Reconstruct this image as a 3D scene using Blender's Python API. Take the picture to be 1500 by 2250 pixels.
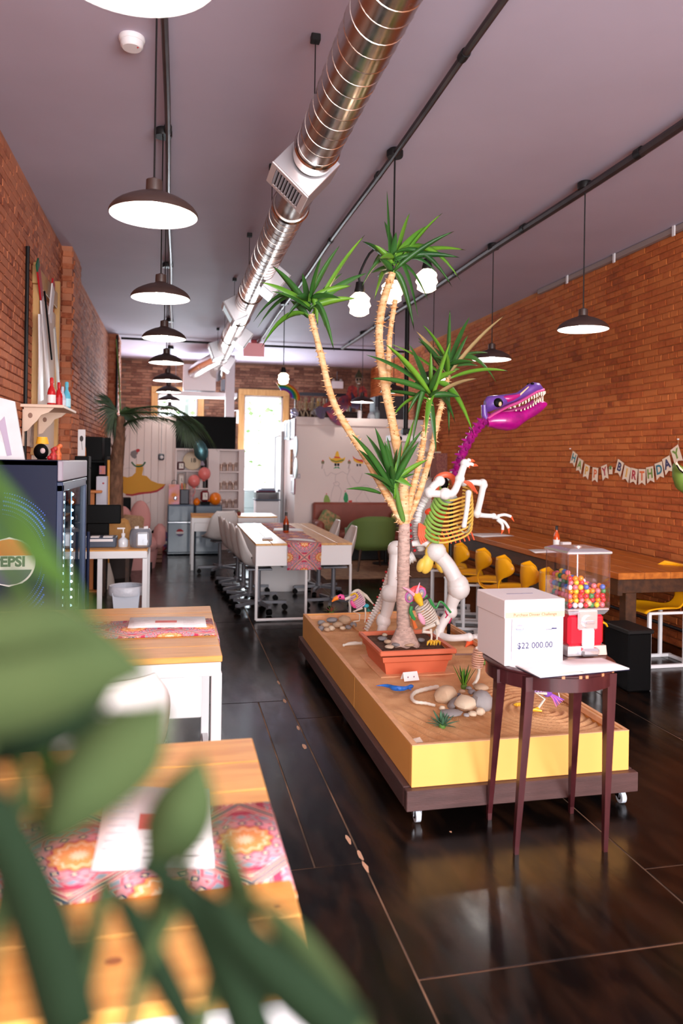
import bpy, math, random
from math import sin, cos, pi, radians, sqrt, atan2
from mathutils import Vector, Matrix
S = bpy.context.scene
for o in list(bpy.data.objects): bpy.data.objects.remove(o)
rnd = random.Random(7)

# ---------------------------------------------------------------- camera
CAMH, YAW, ROLL, FPX, PPX, PPY = 1.55, radians(12.53), 0.0150, 1650.0, 750.0, 1013.0
cam = bpy.data.cameras.new('camera'); camo = bpy.data.objects.new('camera', cam); S.collection.objects.link(camo)
camo.matrix_world = (Matrix.Translation((0, 0, CAMH)) @ Matrix.Rotation(-YAW, 4, 'Z') @
                     Matrix.Rotation(pi/2, 4, 'X') @ Matrix.Rotation(ROLL, 4, 'Z'))
cam.sensor_fit = 'VERTICAL'; cam.sensor_height = 36; cam.lens = 36*FPX/2250
cam.shift_y = -(1125-PPY)/2250
cam.clip_start = .02; cam.clip_end = 200
cam.dof.use_dof = True; cam.dof.focus_distance = 4.3; cam.dof.aperture_fstop = 2.2
S.camera = camo
# ---------------------------------------------------------------- light
S.view_settings.view_transform = 'Standard'; S.view_settings.look = 'None'
S.view_settings.gamma = 1; S.view_settings.use_curve_mapping = False
S.view_settings.exposure = 0.0
S.cycles.use_denoising = True
S.cycles.max_bounces = 7; S.cycles.diffuse_bounces = 4; S.cycles.glossy_bounces = 4
S.cycles.transmission_bounces = 6; S.cycles.transparent_max_bounces = 10
S.cycles.sample_clamp_indirect = 6
w = bpy.data.worlds.new('sky'); S.world = w; w.use_nodes = True
wb = w.node_tree.nodes['Background']; wb.inputs[0].default_value = (.86, .94, 1, 1); wb.inputs[1].default_value = 3.0
def area(name, loc, rot, sx, sy, e, col):
    l = bpy.data.lights.new(name, 'AREA'); l.shape = 'RECTANGLE'; l.size = sx; l.size_y = sy; l.energy = e; l.color = col
    o = bpy.data.objects.new(name, l); S.collection.objects.link(o); o.location = loc; o.rotation_euler = rot; return o
# daylight through the storefront window behind the camera and the two rear windows
area('daylight_storefront', (1.6, -2.13, 1.75), (radians(84), 0, 0), 4.6, 2.3, 560, (1, .985, 1.0))
area('daylight_rear_left', (.05, 15.95, 2.2), (radians(-90), 0, 0), 1.0, 1.7, 170, (.82, .92, 1))
area('daylight_rear_right', (1.85, 15.95, 1.9), (radians(-90), 0, 0), .85, 2.0, 190, (.82, .92, 1))
BULB_E = 210.0

# ---------------------------------------------------------------- helpers
def ray(px, py):
    u, v = (px-PPX)/FPX, -(py-PPY)/FPX
    c, s = cos(ROLL), sin(ROLL); u, v = u*c-v*s, u*s+v*c
    return Vector((sin(YAW)+u*cos(YAW), cos(YAW)-u*sin(YAW), v))
O = Vector((0, 0, CAMH))
def AZ(px, py, z=0): d = ray(px, py); return O+d*((z-CAMH)/d.z)
def AY(px, py, Y): d = ray(px, py); return O+d*(Y/d.y)
def AX(px, py, X): d = ray(px, py); return O+d*(X/d.x)
def lin(c):
    return tuple((x/255/12.92 if x/255 <= .04045 else ((x/255+.055)/1.055)**2.4) for x in c[:3])+(1,)
MATS = {}
def mat(name, col, rough=.5, metal=0, var=0, scale=6, bump=0, bscale=40, coat=0, emit=0, sss=0, alpha=1, spec=.5, col2=None, stretch=None, detail=4):
    if name in MATS: return MATS[name]
    m = bpy.data.materials.new(name); m.use_nodes = True; nt = m.node_tree; N = nt.nodes; L = nt.links
    b = N['Principled BSDF']; b.inputs['Base Color'].default_value = lin(col); b.inputs['Roughness'].default_value = rough
    b.inputs['Metallic'].default_value = metal; b.inputs['Coat Weight'].default_value = coat
    b.inputs['Specular IOR Level'].default_value = spec
    if emit: b.inputs['Emission Color'].default_value = lin(col); b.inputs['Emission Strength'].default_value = emit
    if alpha < 1: b.inputs['Alpha'].default_value = alpha
    if var or col2 or bump:
        tc = N.new('ShaderNodeTexCoord'); mp = N.new('ShaderNodeMapping'); L.new(tc.outputs['Object'], mp.inputs[0])
        if stretch: mp.inputs['Scale'].default_value = stretch
    if var or col2:
        n = N.new('ShaderNodeTexNoise'); n.inputs['Scale'].default_value = scale; n.inputs['Detail'].default_value = detail
        L.new(mp.outputs[0], n.inputs['Vector'])
        r = N.new('ShaderNodeValToRGB'); L.new(n.outputs[0], r.inputs[0]); e = r.color_ramp.elements
        c1 = lin(col); k = var or .1
        e[0].position = .3; e[1].position = .7
        e[0].color = lin(col2) if col2 else tuple(x*(1-k) for x in c1[:3])+(1,)
        e[1].color = c1 if col2 else tuple(min(1, x*(1+k)) for x in c1[:3])+(1,)
        L.new(r.outputs[0], b.inputs['Base Color'])
    if bump:
        n2 = N.new('ShaderNodeTexNoise'); n2.inputs['Scale'].default_value = bscale; n2.inputs['Detail'].default_value = 5
        L.new(mp.outputs[0], n2.inputs['Vector'])
        bp = N.new('ShaderNodeBump'); bp.inputs['Strength'].default_value = bump; bp.inputs['Distance'].default_value = .01
        L.new(n2.outputs[0], bp.inputs['Height']); L.new(bp.outputs[0], b.inputs['Normal'])
    MATS[name] = m; return m
def glass(name, col=(255, 255, 255), fac=.1, rough=.02):
    if name in MATS: return MATS[name]
    m = bpy.data.materials.new(name); m.use_nodes = True; nt = m.node_tree; N = nt.nodes; L = nt.links
    N.remove(N['Principled BSDF']); t = N.new('ShaderNodeBsdfTransparent'); t.inputs[0].default_value = lin(col)
    g = N.new('ShaderNodeBsdfGlossy'); g.inputs['Roughness'].default_value = rough
    f = N.new('ShaderNodeLayerWeight'); f.inputs[0].default_value = .25
    ma = N.new('ShaderNodeMath'); ma.operation = 'MULTIPLY_ADD'; ma.inputs[1].default_value = .5; ma.inputs[2].default_value = fac
    L.new(f.outputs['Facing'], ma.inputs[0])
    x = N.new('ShaderNodeMixShader'); L.new(ma.outputs[0], x.inputs[0]); L.new(t.outputs[0], x.inputs[1]); L.new(g.outputs[0], x.inputs[2])
    L.new(x.outputs[0], N['Material Output'].inputs[0]); MATS[name] = m; return m

def basis(d):
    d = d.normalized(); a = Vector((0, 0, 1)) if abs(d.z) < .9 else Vector((1, 0, 0))
    u = d.cross(a).normalized(); return u, d.cross(u).normalized()
class G:
    def __init__(s): s.v = []; s.f = []
    def add(s, vs, fs):
        k = len(s.v); s.v += [tuple(p) for p in vs]; s.f += [tuple(i+k for i in f) for f in fs]; return s
    def box(s, c, d, rz=0, b=0, R=None):
        hx, hy, hz = d[0]/2, d[1]/2, d[2]/2
        R = R or Matrix.Rotation(rz, 3, 'Z'); c = Vector(c)
        if b <= 0:
            vs = [c+R@Vector((x*hx, y*hy, z*hz)) for x in (-1, 1) for y in (-1, 1) for z in (-1, 1)]
            return s.add(vs, [(0, 1, 3, 2), (4, 6, 7, 5), (0, 4, 5, 1), (2, 3, 7, 6), (0, 2, 6, 4), (1, 5, 7, 3)])
        b = min(b, hx*.9, hy*.9, hz*.9); vs = []; idx = {}
        for x in (-1, 1):
            for y in (-1, 1):
                for z in (-1, 1):
                    for ax in range(3):
                        p = [x*(hx-b), y*(hy-b), z*(hz-b)]; p[ax] += (x, y, z)[ax]*b
                        idx[(x, y, z, ax)] = len(vs); vs.append(c+R@Vector(p))
        fs = []
        for ax in range(3):
            o1, o2 = [a for a in range(3) if a != ax]
            for sg in (-1, 1):
                q = []
                for (i, j) in ((-1, -1), (1, -1), (1, 1), (-1, 1)):
                    k = [0, 0, 0]; k[ax] = sg; k[o1] = i; k[o2] = j; q.append(idx[(*k, ax)])
                fs.append(tuple(q))
                for sj in (-1, 1):  # edge bevels between ax and o1 / o2 handled once
                    pass
        for ax in range(3):      # edges parallel to ax
            o1, o2 = [a for a in range(3) if a != ax]
            for i in (-1, 1):
                for j in (-1, 1):
                    k = [0, 0, 0]; k[o1] = i; k[o2] = j; a = list(k); a[ax] = -1; c2 = list(k); c2[ax] = 1
                    fs.append((idx[(*a, o1)], idx[(*c2, o1)], idx[(*c2, o2)], idx[(*a, o2)]))
        for x in (-1, 1):
            for y in (-1, 1):
                for z in (-1, 1): fs.append((idx[(x, y, z, 0)], idx[(x, y, z, 1)], idx[(x, y, z, 2)]))
        return s.add(vs, fs)
    def tube(s, pts, r, n=8, cap=True, flat=1.0):
        pts = [Vector(p) for p in pts]; m = len(pts); rs = r if isinstance(r, (list, tuple)) else [r]*m
        vs = []; fs = []; u = None
        for i, p in enumerate(pts):
            d = (pts[min(i+1, m-1)]-pts[max(i-1, 0)])
            if d.length < 1e-9: d = Vector((0, 0, 1))
            d.normalize()
            if u is None: u, v = basis(d)
            else:
                u = (u-d*u.dot(d)).normalized(); v = d.cross(u)
            for k in range(n):
                a = 2*pi*k/n; vs.append(p+(u*cos(a)+v*sin(a)*flat)*rs[i])
        for i in range(m-1):
            for k in range(n):
                k2 = (k+1) % n; fs.append((i*n+k, i*n+k2, (i+1)*n+k2, (i+1)*n+k))
        if cap: fs.append(tuple(range(n))[::-1]); fs.append(tuple((m-1)*n+k for k in range(n)))
        return s.add(vs, fs)
    def lathe(s, prof, c=(0, 0, 0), n=20, R=None, cap=True):
        c = Vector(c); vs = []; fs = []; m = len(prof)
        for (r, z) in prof:
            for k in range(n):
                p = Vector((r*cos(2*pi*k/n), r*sin(2*pi*k/n), z)); vs.append(c+(R@p if R else p))
        for i in range(m-1):
            for k in range(n):
                k2 = (k+1) % n; fs.append((i*n+k, i*n+k2, (i+1)*n+k2, (i+1)*n+k))
        if cap and prof[0][0] > 1e-5: fs.append(tuple(range(n))[::-1])
        if cap and prof[-1][0] > 1e-5: fs.append(tuple((m-1)*n+k for k in range(n)))
        return s.add(vs, fs)
    def ball(s, c, r, n=12, m=8, R=None, j=0, rr=None):
        if not isinstance(r, (tuple, list)): r = (r, r, r)
        c = Vector(c); vs = []; fs = []
        for i in range(m+1):
            t = pi*i/m
            for k in range(n):
                a = 2*pi*k/n; q = 1+(rr.uniform(-j, j) if j and 0 < i < m else 0)
                p = Vector((r[0]*sin(t)*cos(a), r[1]*sin(t)*sin(a), r[2]*cos(t)))*q; vs.append(c+(R@p if R else p))
        for i in range(m):
            for k in range(n):
                k2 = (k+1) % n; fs.append((i*n+k, (i+1)*n+k, (i+1)*n+k2, i*n+k2))
        return s.add(vs, fs)
    def ext(s, pts, t):            # prism: polygon of 3-D points pushed by vector t
        pts = [Vector(p) for p in pts]; t = Vector(t); n = len(pts)
        return s.add(pts+[p+t for p in pts], [tuple(range(n))[::-1], tuple(range(n, 2*n))]+[(i, (i+1) % n, (i+1) % n+n, i+n) for i in range(n)])
    def grid(s, fn, nu, nv):
        vs = [fn(i/nu, j/nv) for i in range(nu+1) for j in range(nv+1)]
        return s.add(vs, [(i*(nv+1)+j, (i+1)*(nv+1)+j, (i+1)*(nv+1)+j+1, i*(nv+1)+j+1) for i in range(nu) for j in range(nv)])
    def loft(s, T, B, W, side, n=12):   # elliptical sections between top chain T and bottom chain B, half width W along side
        side = Vector(side).normalized(); m = len(T); vs = []; fs = []
        for t, b, wv in zip(T, B, W):
            t = Vector(t); b = Vector(b); c = (t+b)/2; h = (t-b)/2
            for k in range(n):
                a = 2*pi*k/n; vs.append(c+h*cos(a)+side*wv*sin(a))
        for i in range(m-1):
            for k in range(n):
                k2 = (k+1) % n; fs.append((i*n+k, i*n+k2, (i+1)*n+k2, (i+1)*n+k))
        fs.append(tuple(range(n))[::-1]); fs.append(tuple((m-1)*n+k for k in range(n)))
        return s.add(vs, fs)
    def mesh(s, name, m, smooth=False):
        me = bpy.data.meshes.new(name); me.from_pydata(s.v, [], s.f); me.validate()
        import bmesh
        bm = bmesh.new(); bm.from_mesh(me); bmesh.ops.remove_doubles(bm, verts=bm.verts, dist=1e-5); bmesh.ops.recalc_face_normals(bm, faces=bm.faces); bm.to_mesh(me); bm.free()
        if m: me.materials.append(m)
        if smooth:
            me.polygons.foreach_set('use_smooth', [True]*len(me.polygons))
            try: me.set_sharp_from_angle(angle=radians(42))
            except Exception: pass
        me.update(); return me
    def mk(s, name, m, parent=None, smooth=False, loc=None, kind=None, label=None):
        o = bpy.data.objects.new(name, s.mesh(name, m, smooth)); S.collection.objects.link(o)
        if parent: o.parent = parent
        if loc is not None: o.location = loc
        if kind: o['kind'] = kind
        if label: o['label'] = label
        return o
def tag(o, label, cat, group=None):
    o['label'] = label; o['category'] = cat
    if group: o['group'] = group
    return o
def E(name, label, cat, loc=(0, 0, 0), rz=0, group=None):
    o = bpy.data.objects.new(name, None); S.collection.objects.link(o); o.location = loc; o.rotation_euler = (0, 0, rz)
    o.empty_display_size = .05
    return tag(o, label, cat, group)
def solo(g, name, m, label, cat, loc=(0, 0, 0), rz=0, group=None, smooth=True):
    o = g.mk(name, m, smooth=smooth); o.location = loc; o.rotation_euler = (0, 0, rz); return tag(o, label, cat, group)
def dup(o, loc=None, rz=None, label=None, group=None, parent=None):
    c = o.copy(); S.collection.objects.link(c)
    if parent: c.parent = parent
    if loc is not None: c.location = loc
    if rz is not None: c.rotation_euler = (0, 0, rz)
    if label: c['label'] = label
    if group: c['group'] = group
    for ch in o.children:
        d = dup(ch, parent=c)
    return c
def text(name, body, m, loc, rot, size, parent=None, ext=.0008, align='CENTER', bold=0):
    cu = bpy.data.curves.new(name, 'FONT'); cu.body = body; cu.size = size; cu.align_x = align; cu.align_y = 'CENTER'; cu.extrude = ext; cu.offset = bold
    cu.resolution_u = 3; fo = bpy.data.objects.new(name, cu); me = bpy.data.meshes.new_from_object(fo); me.name = name; bpy.data.objects.remove(fo)
    me.materials.clear(); me.materials.append(m); o = bpy.data.objects.new(name, me); S.collection.objects.link(o)
    if parent: o.parent = parent
    if isinstance(rot, Matrix): o.matrix_local = Matrix.Translation(loc) @ rot.to_4x4()
    else: o.location = loc; o.rotation_euler = rot
    return o
def lerp(a, b, t): return a+(b-a)*t
def smoothpts(P, k=4):   # catmull-rom
    P = [Vector(p) for p in P]; Q = [P[0]*2-P[1]]+P+[P[-1]*2-P[-2]]; out = []
    for i in range(1, len(Q)-2):
        for j in range(k):
            t = j/k; a, b, c, d = Q[i-1:i+3]
            out.append(.5*((2*b)+(c-a)*t+(2*a-5*b+4*c-d)*t*t+(3*b-a-3*c+d)*t**3))
    out.append(P[-1]); return out

# ---------------------------------------------------------------- materials
white = mat('white_paint', (232, 228, 230), .45)
whitem = mat('white_metal', (236, 234, 236), .35)
blackm = mat('black_metal', (20, 19, 20), .5, spec=.3)
dkm = mat('dark_bronze', (62, 46, 42), .42)
pipe_m = mat('conduit_steel', (74, 64, 66), .4, metal=.6, var=.3, scale=5)
chrome = mat('chrome', (215, 215, 222), .12, metal=1)
greym = mat('grey_metal', (120, 122, 130), .38, metal=.3)
pine = mat('pine_wood', (232, 172, 90), .42, col2=(206, 138, 60), scale=3.2, stretch=(1.2, 9, 9), bump=.05, detail=7)
pine_y = mat('pine_wood_long', (226, 176, 108), .42, col2=(202, 142, 76), scale=3.2, stretch=(9, 1.2, 9), bump=.05, detail=7)
trimwood = mat('window_pine', (200, 156, 96), .5, col2=(176, 130, 74), scale=4, stretch=(6, 6, 1))
barwood = mat('bar_wood', (206, 122, 48), .4, col2=(160, 84, 28), scale=3, stretch=(8, 1, 8), bump=.1, detail=7)
darkwood = mat('walnut_wood', (84, 50, 28), .5, col2=(52, 30, 18), scale=4, stretch=(6, 1, 6), bump=.1)
mahog = mat('mahogany', (78, 34, 38), .3, col2=(56, 22, 26), scale=7, stretch=(3, 3, .6), coat=.3)
paper = mat('paper', (240, 236, 236), .6)
bone = mat('bone_white', (226, 220, 208), .45, var=.06, scale=20)
leafm = mat('yucca_green', (60, 112, 44), .42, col2=(30, 74, 30), scale=3, spec=.4)
leafm2 = mat('yucca_light_green', (110, 160, 46), .42, col2=(70, 128, 36), scale=3, spec=.4)
leafm3 = mat('dry_leaf', (150, 128, 84), .7, var=.2)
red = mat('red_paint', (188, 20, 34), .4)
blk = mat('black_plastic', (7, 7, 8), .55, spec=.12)
# ---------------------------------------------------------------- room shell
XL, XR, YB, YF, ZC = -1.11, 4.24, 16.15, -2.2, 3.62
def brickmat(name, cols, mx=(150, 90, 60)):
    m = bpy.data.materials.new(name); m.use_nodes = True; N = m.node_tree.nodes; L = m.node_tree.links; b = N['Principled BSDF']
    at = N.new('ShaderNodeAttribute'); at.attribute_name = 'tint'
    tc = N.new('ShaderNodeNewGeometry'); n = N.new('ShaderNodeTexNoise'); n.inputs['Scale'].default_value = 1.5; n.inputs['Detail'].default_value = 9; n.inputs['Roughness'].default_value = .68
    L.new(tc.outputs['Position'], n.inputs['Vector'])
    n3 = N.new('ShaderNodeTexNoise'); n3.inputs['Scale'].default_value = 22; n3.inputs['Detail'].default_value = 6; L.new(tc.outputs['Position'], n3.inputs['Vector'])
    a = N.new('ShaderNodeMath'); a.operation = 'MULTIPLY_ADD'; a.inputs[1].default_value = .40; L.new(n.outputs[0], a.inputs[2]); L.new(at.outputs['Fac'], a.inputs[0])
    a2 = N.new('ShaderNodeMath'); a2.operation = 'MULTIPLY_ADD'; a2.inputs[1].default_value = .4; L.new(a.outputs[0], a2.inputs[2]); L.new(n3.outputs[0], a2.inputs[0])
    r = N.new('ShaderNodeValToRGB'); L.new(a2.outputs[0], r.inputs[0]); e = r.color_ramp.elements
    e[0].position = .45; e[0].color = lin(cols[0]); e[1].position = 1.2; e[1].color = lin(cols[2])
    k = e.new(.72); k.color = lin(cols[1]); k = e.new(.97); k.color = lin(cols[2])
    L.new(r.outputs[0], b.inputs['Base Color']); b.inputs['Roughness'].default_value = .82
    bp = N.new('ShaderNodeBump'); bp.inputs['Strength'].default_value = .45; bp.inputs['Distance'].default_value = .008
    L.new(n3.outputs[0], bp.inputs['Height']); L.new(bp.outputs[0], b.inputs['Normal']); return m
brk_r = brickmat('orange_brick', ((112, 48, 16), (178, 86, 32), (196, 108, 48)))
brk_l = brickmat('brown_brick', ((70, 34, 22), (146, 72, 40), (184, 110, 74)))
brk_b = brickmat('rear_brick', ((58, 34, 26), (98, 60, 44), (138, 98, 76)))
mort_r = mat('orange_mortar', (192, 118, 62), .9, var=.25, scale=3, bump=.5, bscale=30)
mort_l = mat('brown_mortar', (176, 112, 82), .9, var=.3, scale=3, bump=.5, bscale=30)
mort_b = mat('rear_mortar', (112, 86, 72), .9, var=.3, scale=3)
BL, BH, GAP, BD = .205, .0525, .008, .015
def bverts(c, l, h, d, rr):
    vs = []
    j = lambda k: rr.uniform(-k, k)
    hx, hz = l/2, h/2
    for (x, z) in ((-hx, -hz), (hx, -hz), (hx, hz), (-hx, hz)): vs.append((c[0]+x, 0, c[2]+z))
    e = .005
    for (x, z) in ((-hx, -hz), (hx, -hz), (hx, hz), (-hx, hz)): vs.append((c[0]+x+j(.002), -d+e+j(.002), c[2]+z+j(.0015)))
    for (x, z) in ((-hx+e, -hz+e), (hx-e, -hz+e), (hx-e, hz-e), (-hx+e, hz-e)): vs.append((c[0]+x+j(.003), -d+j(.003), c[2]+z+j(.003)))
    return vs
BF = [(0, 1, 5, 4), (1, 2, 6, 5), (2, 3, 7, 6), (3, 0, 4, 7), (4, 5, 9, 8), (5, 6, 10, 9), (6, 7, 11, 10), (7, 4, 8, 11), (8, 9, 10, 11)]
def tint(me, vals):
    at = me.attributes.new('tint', 'FLOAT', 'FACE'); at.data.foreach_set('value', vals)
VAR = {}
def variants(m, l):
    k = (m.name, round(l, 3))
    if k not in VAR:
        r = []
        for i in range(7):
            me = bpy.data.meshes.new('brick'); me.from_pydata(bverts((0, 0, 0), l, BH, BD, rnd), [], BF); me.materials.append(m)
            tint(me, [rnd.random()]*9); r.append(me)
        VAR[k] = r
    return VAR[k]
def bricks(parent, x0, x1, z0, z1, place, m, near=300, holes=(), half0=0, skip=None):
    """local frame: x along wall, -y into the room, z up; place = 4x4 matrix"""
    L0 = []; row = 0; z = z0+BH/2+GAP
    while z+BH/2 < z1:
        head = row % 6 == 5; l = BL*.5-GAP/2 if head else BL; st = l+GAP
        x = x0+(st/2 if row % 2 else 0)-.0
        while x < x1:
            a = max(x, x0); b = min(x+l, x1)
            if b-a > .04 and not any(h[0] < (a+b)/2 < h[1] and h[2] < z < h[3] for h in holes):
                L0.append((a, b, z, l))
            x += st
        z += BH+GAP; row += 1
    def key(q):
        p = place @ Vector(((q[0]+q[1])/2, 0, q[2])); d = p-O
        f = d.x*sin(YAW)+d.y*cos(YAW)
        if f < .5: return 99+d.length
        u = (d.x*cos(YAW)-d.y*sin(YAW))/f*FPX; v = -d.z/f*FPX
        if abs(u) > 760 or v+PPY < -5 or v+PPY > 2260: return 90+d.length
        if skip and skip(p): return 80+d.length
        return d.length-(.0 if q[1]-q[0] > .15 else -3)
    L0.sort(key=key); R3 = place.to_3x3()
    full = [q for q in L0 if abs(q[1]-q[0]-q[3]) < 1e-4]
    nearset = set(); parts = []
    for q in full:
        if len(parts) >= near or key(q) > 60: break
        parts.append(q); nearset.add((q[0], q[2]))
    for q in parts:
        o = bpy.data.objects.new('brick', rnd.choice(variants(m, q[3]))); S.collection.objects.link(o); o.parent = parent
        o.matrix_local = place @ Matrix.Translation(((q[0]+q[1])/2, 0, q[2]))
    vs = []; fs = []; tv = []
    for q in L0:
        if (q[0], q[2]) in nearset: continue
        k = len(vs); vs += [tuple(place @ Vector(p)) for p in bverts(((q[0]+q[1])/2, 0, q[2]), q[1]-q[0], BH, BD, rnd)]
        fs += [tuple(i+k for i in f) for f in BF]; tv += [rnd.random()]*9
    me = bpy.data.meshes.new('distant_bricks'); me.from_pydata(vs, [], fs); me.materials.append(m); tint(me, tv)
    o = bpy.data.objects.new('distant_bricks', me); S.collection.objects.link(o); o.parent = parent; o['kind'] = 'stuff'
def struct(g, name, m, smooth=False):
    o = g.mk(name, m, smooth=smooth); o['kind'] = 'structure'; return o
T = .25
wr = struct(G().box((XR+T/2, (YB+YF)/2, ZC/2), (T, YB-YF, ZC)), 'wall_right', mort_r)
MR = Matrix(((0, 1, 0, XR), (1, 0, 0, 0), (0, 0, 1, 0), (0, 0, 0, 1)))     # local x -> +Y, local -y -> -X
MR = Matrix(((0, 1, 0, XR), (1, 0, 0, 0), (0, 0, 1, 0), (0, 0, 0, 1)))
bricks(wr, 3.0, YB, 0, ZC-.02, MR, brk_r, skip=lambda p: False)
g = G(); g.box((XL-T/2, (YB+YF)/2, ZC/2), (T, YB-YF, ZC)); g.box((XL+.05, 8.1, ZC/2), (.1, .62, ZC)); g.box((XL+.08, 13.35, ZC/2), (.16, .5, ZC))
wl = struct(g, 'wall_left', mort_l)
ML = Matrix(((0, -1, 0, XL), (1, 0, 0, 0), (0, 0, 1, 0), (0, 0, 0, 1)))
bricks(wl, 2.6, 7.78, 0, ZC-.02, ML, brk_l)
def blocks(parent, x, ya, yb, m, face_m):
    pass
for (d, a, b) in ((.10, 7.79, 8.41), (.16, 13.1, 13.6)):
    ML2 = ML.copy(); ML2[0][3] = XL+d; bricks(wl, a, b, 0, ZC-.02, ML2, brk_l, near=0)
    MF = Matrix(((1, 0, 0, XL), (0, 1, 0, a), (0, 0, 1, 0), (0, 0, 0, 1))); bricks(wl, 0.0, d, 0, ZC-.02, MF, brk_l, near=0)
bricks(wl, 8.42, 13.09, 0, ZC-.02, ML, brk_l, near=0); bricks(wl, 13.61, YB, 0, ZC-.02, ML, brk_l, near=0)
# rear wall with two window openings
W1 = (-.36, .46, 1.2, 2.92); W2 = (1.44, 2.27, .75, 2.93)
g = G()
def wallholes(g, x0, x1, y, z1, holes, t):
    xs = x0
    for h in sorted(holes):
        g.box(((xs+h[0])/2, y, z1/2), (h[0]-xs, t, z1)); g.box(((h[0]+h[1])/2, y, h[2]/2), (h[1]-h[0], t, h[2])); g.box(((h[0]+h[1])/2, y, (h[3]+z1)/2), (h[1]-h[0], t, z1-h[3])); xs = h[1]
    g.box(((xs+x1)/2, y, z1/2), (x1-xs, t, z1))
wallholes(g, XL-T, XR+T, YB+T/2, ZC, [W1, W2], T)
wb_ = struct(g, 'wall_back', mort_b)
MB_ = Matrix(((1, 0, 0, 0), (0, 1, 0, YB), (0, 0, 1, 0), (0, 0, 0, 1)))
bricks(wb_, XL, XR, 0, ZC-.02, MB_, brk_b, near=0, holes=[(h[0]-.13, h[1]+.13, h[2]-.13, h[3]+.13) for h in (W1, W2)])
WF = (-.7, 3.9, .55, 2.95)
g = G(); wallholes(g, XL-T, XR+T, YF-T/2, ZC, [WF], T); struct(g, 'wall_front', white)
def window(name, h, y, sgn, rails, frame_m, casing_m):
    o = G()
    x0, x1, z0, z1 = h; cw = .13
    for (cx, cz, sx, sz) in (((x0+x1)/2, z1+cw/2, x1-x0+2*cw, cw), ((x0+x1)/2, z0-cw/2, x1-x0+2*cw, cw), (x0-cw/2, (z0+z1)/2, cw, z1-z0), (x1+cw/2, (z0+z1)/2, cw, z1-z0)):
        o.box((cx, y-sgn*.03, cz), (sx, .06, sz), b=.006)
    e = struct(o, name, casing_m)
    f = G(); fw = .035; yy = y+sgn*.08
    for (cx, cz, sx, sz) in (((x0+x1)/2, z1-fw/2, x1-x0, fw), ((x0+x1)/2, z0+fw/2, x1-x0, fw), (x0+fw/2, (z0+z1)/2, fw, z1-z0), (x1-fw/2, (z0+z1)/2, fw, z1-z0)):
        f.box((cx, yy, cz), (sx, .05, sz), b=.004)
    f.mk('sash', frame_m, e)
    for (z, t) in rails: G().box(((x0+x1)/2, yy-sgn*.005, z), (x1-x0-2*fw, .05, t), b=.003).mk('rail', frame_m, e)
    zs = [z0+fw]+sorted(z for z, t in rails)+[z1-fw]
    for a, b in zip(zs, zs[1:]): G().box(((x0+x1)/2, yy, (a+b)/2), (x1-x0-2*fw, .006, b-a)).mk('pane', glass('window_glass', fac=.03), e)
window('window_1', W1, YB, 1, [(2.0, .05)], white, trimwood)
window('window_2', W2, YB, 1, [(2.42, .025), (1.95, .07), (1.4, .025)], white, trimwood)
o = G(); 
window('window_3', WF, YF, -1, [(2.4, .05)], blackm, white)
for x in (.45, 1.6, 2.75): G().box((x, YF-.08, 1.75), (.05, .05, 2.35)).mk('mullion', blackm, bpy.data.objects['window_3'])

# ceiling: painted plaster, gently uneven
cm = mat('mauve_ceiling_paint', (182, 172, 190), .75, var=.05, scale=1.2, bump=.12, bscale=1.4)
struct(G().box(((XL+XR)/2, (YB+YF)/2, ZC+.1), (XR-XL+2*T, YB-YF+2*T, .2)), 'ceiling', cm)
# floor: black painted plywood sheets over a paler subfloor
sub = mat('worn_seam', (150, 112, 86), .8, col2=(20, 13, 9), scale=2.6, detail=7)
fl = struct(G().box(((XL+XR)/2, (YB+YF)/2, -.1025), (XR-XL+2*T, YB-YF+2*T, .2)), 'floor', sub)
def floormat():
    m = bpy.data.materials.new('black_floor_paint'); m.use_nodes = True; N = m.node_tree.nodes; L = m.node_tree.links; b = N['Principled BSDF']
    tc = N.new('ShaderNodeNewGeometry'); mp = N.new('ShaderNodeMapping'); mp.inputs['Scale'].default_value = (3.2, 1, 1); L.new(tc.outputs['Position'], mp.inputs[0])
    n = N.new('ShaderNodeTexNoise'); n.inputs['Scale'].default_value = 2.2; n.inputs['Detail'].default_value = 9; n.inputs['Distortion'].default_value = 1.2; L.new(mp.outputs[0], n.inputs[0])
    r = N.new('ShaderNodeValToRGB'); L.new(n.outputs[0], r.inputs[0]); e = r.color_ramp.elements
    e[0].position = .42; e[0].color = lin((8, 6, 6)); e[1].position = .8; e[1].color = lin((48, 28, 17)); L.new(r.outputs[0], b.inputs['Base Color'])
    n2 = N.new('ShaderNodeTexNoise'); n2.inputs['Scale'].default_value = 5; n2.inputs['Detail'].default_value = 8; L.new(mp.outputs[0], n2.inputs[0])
    r2 = N.new('ShaderNodeMapRange'); r2.inputs[3].default_value = .08; r2.inputs[4].default_value = .34; L.new(n2.outputs[0], r2.inputs[0]); L.new(r2.outputs[0], b.inputs['Roughness'])
    bp = N.new('ShaderNodeBump'); b.inputs['Specular IOR Level'].default_value = .24; bp.inputs['Strength'].default_value = .3; bp.inputs['Distance'].default_value = .004; L.new(n2.outputs[0], bp.inputs['Height']); L.new(bp.outputs[0], b.inputs['Normal'])
    return m
fm = floormat()
cols = [XL, -.31, .735, 1.785, 2.83, 3.87, XR]; starts = [-2.3, -1.9, -.33, -2.2, -1.0, -2.0]
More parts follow.
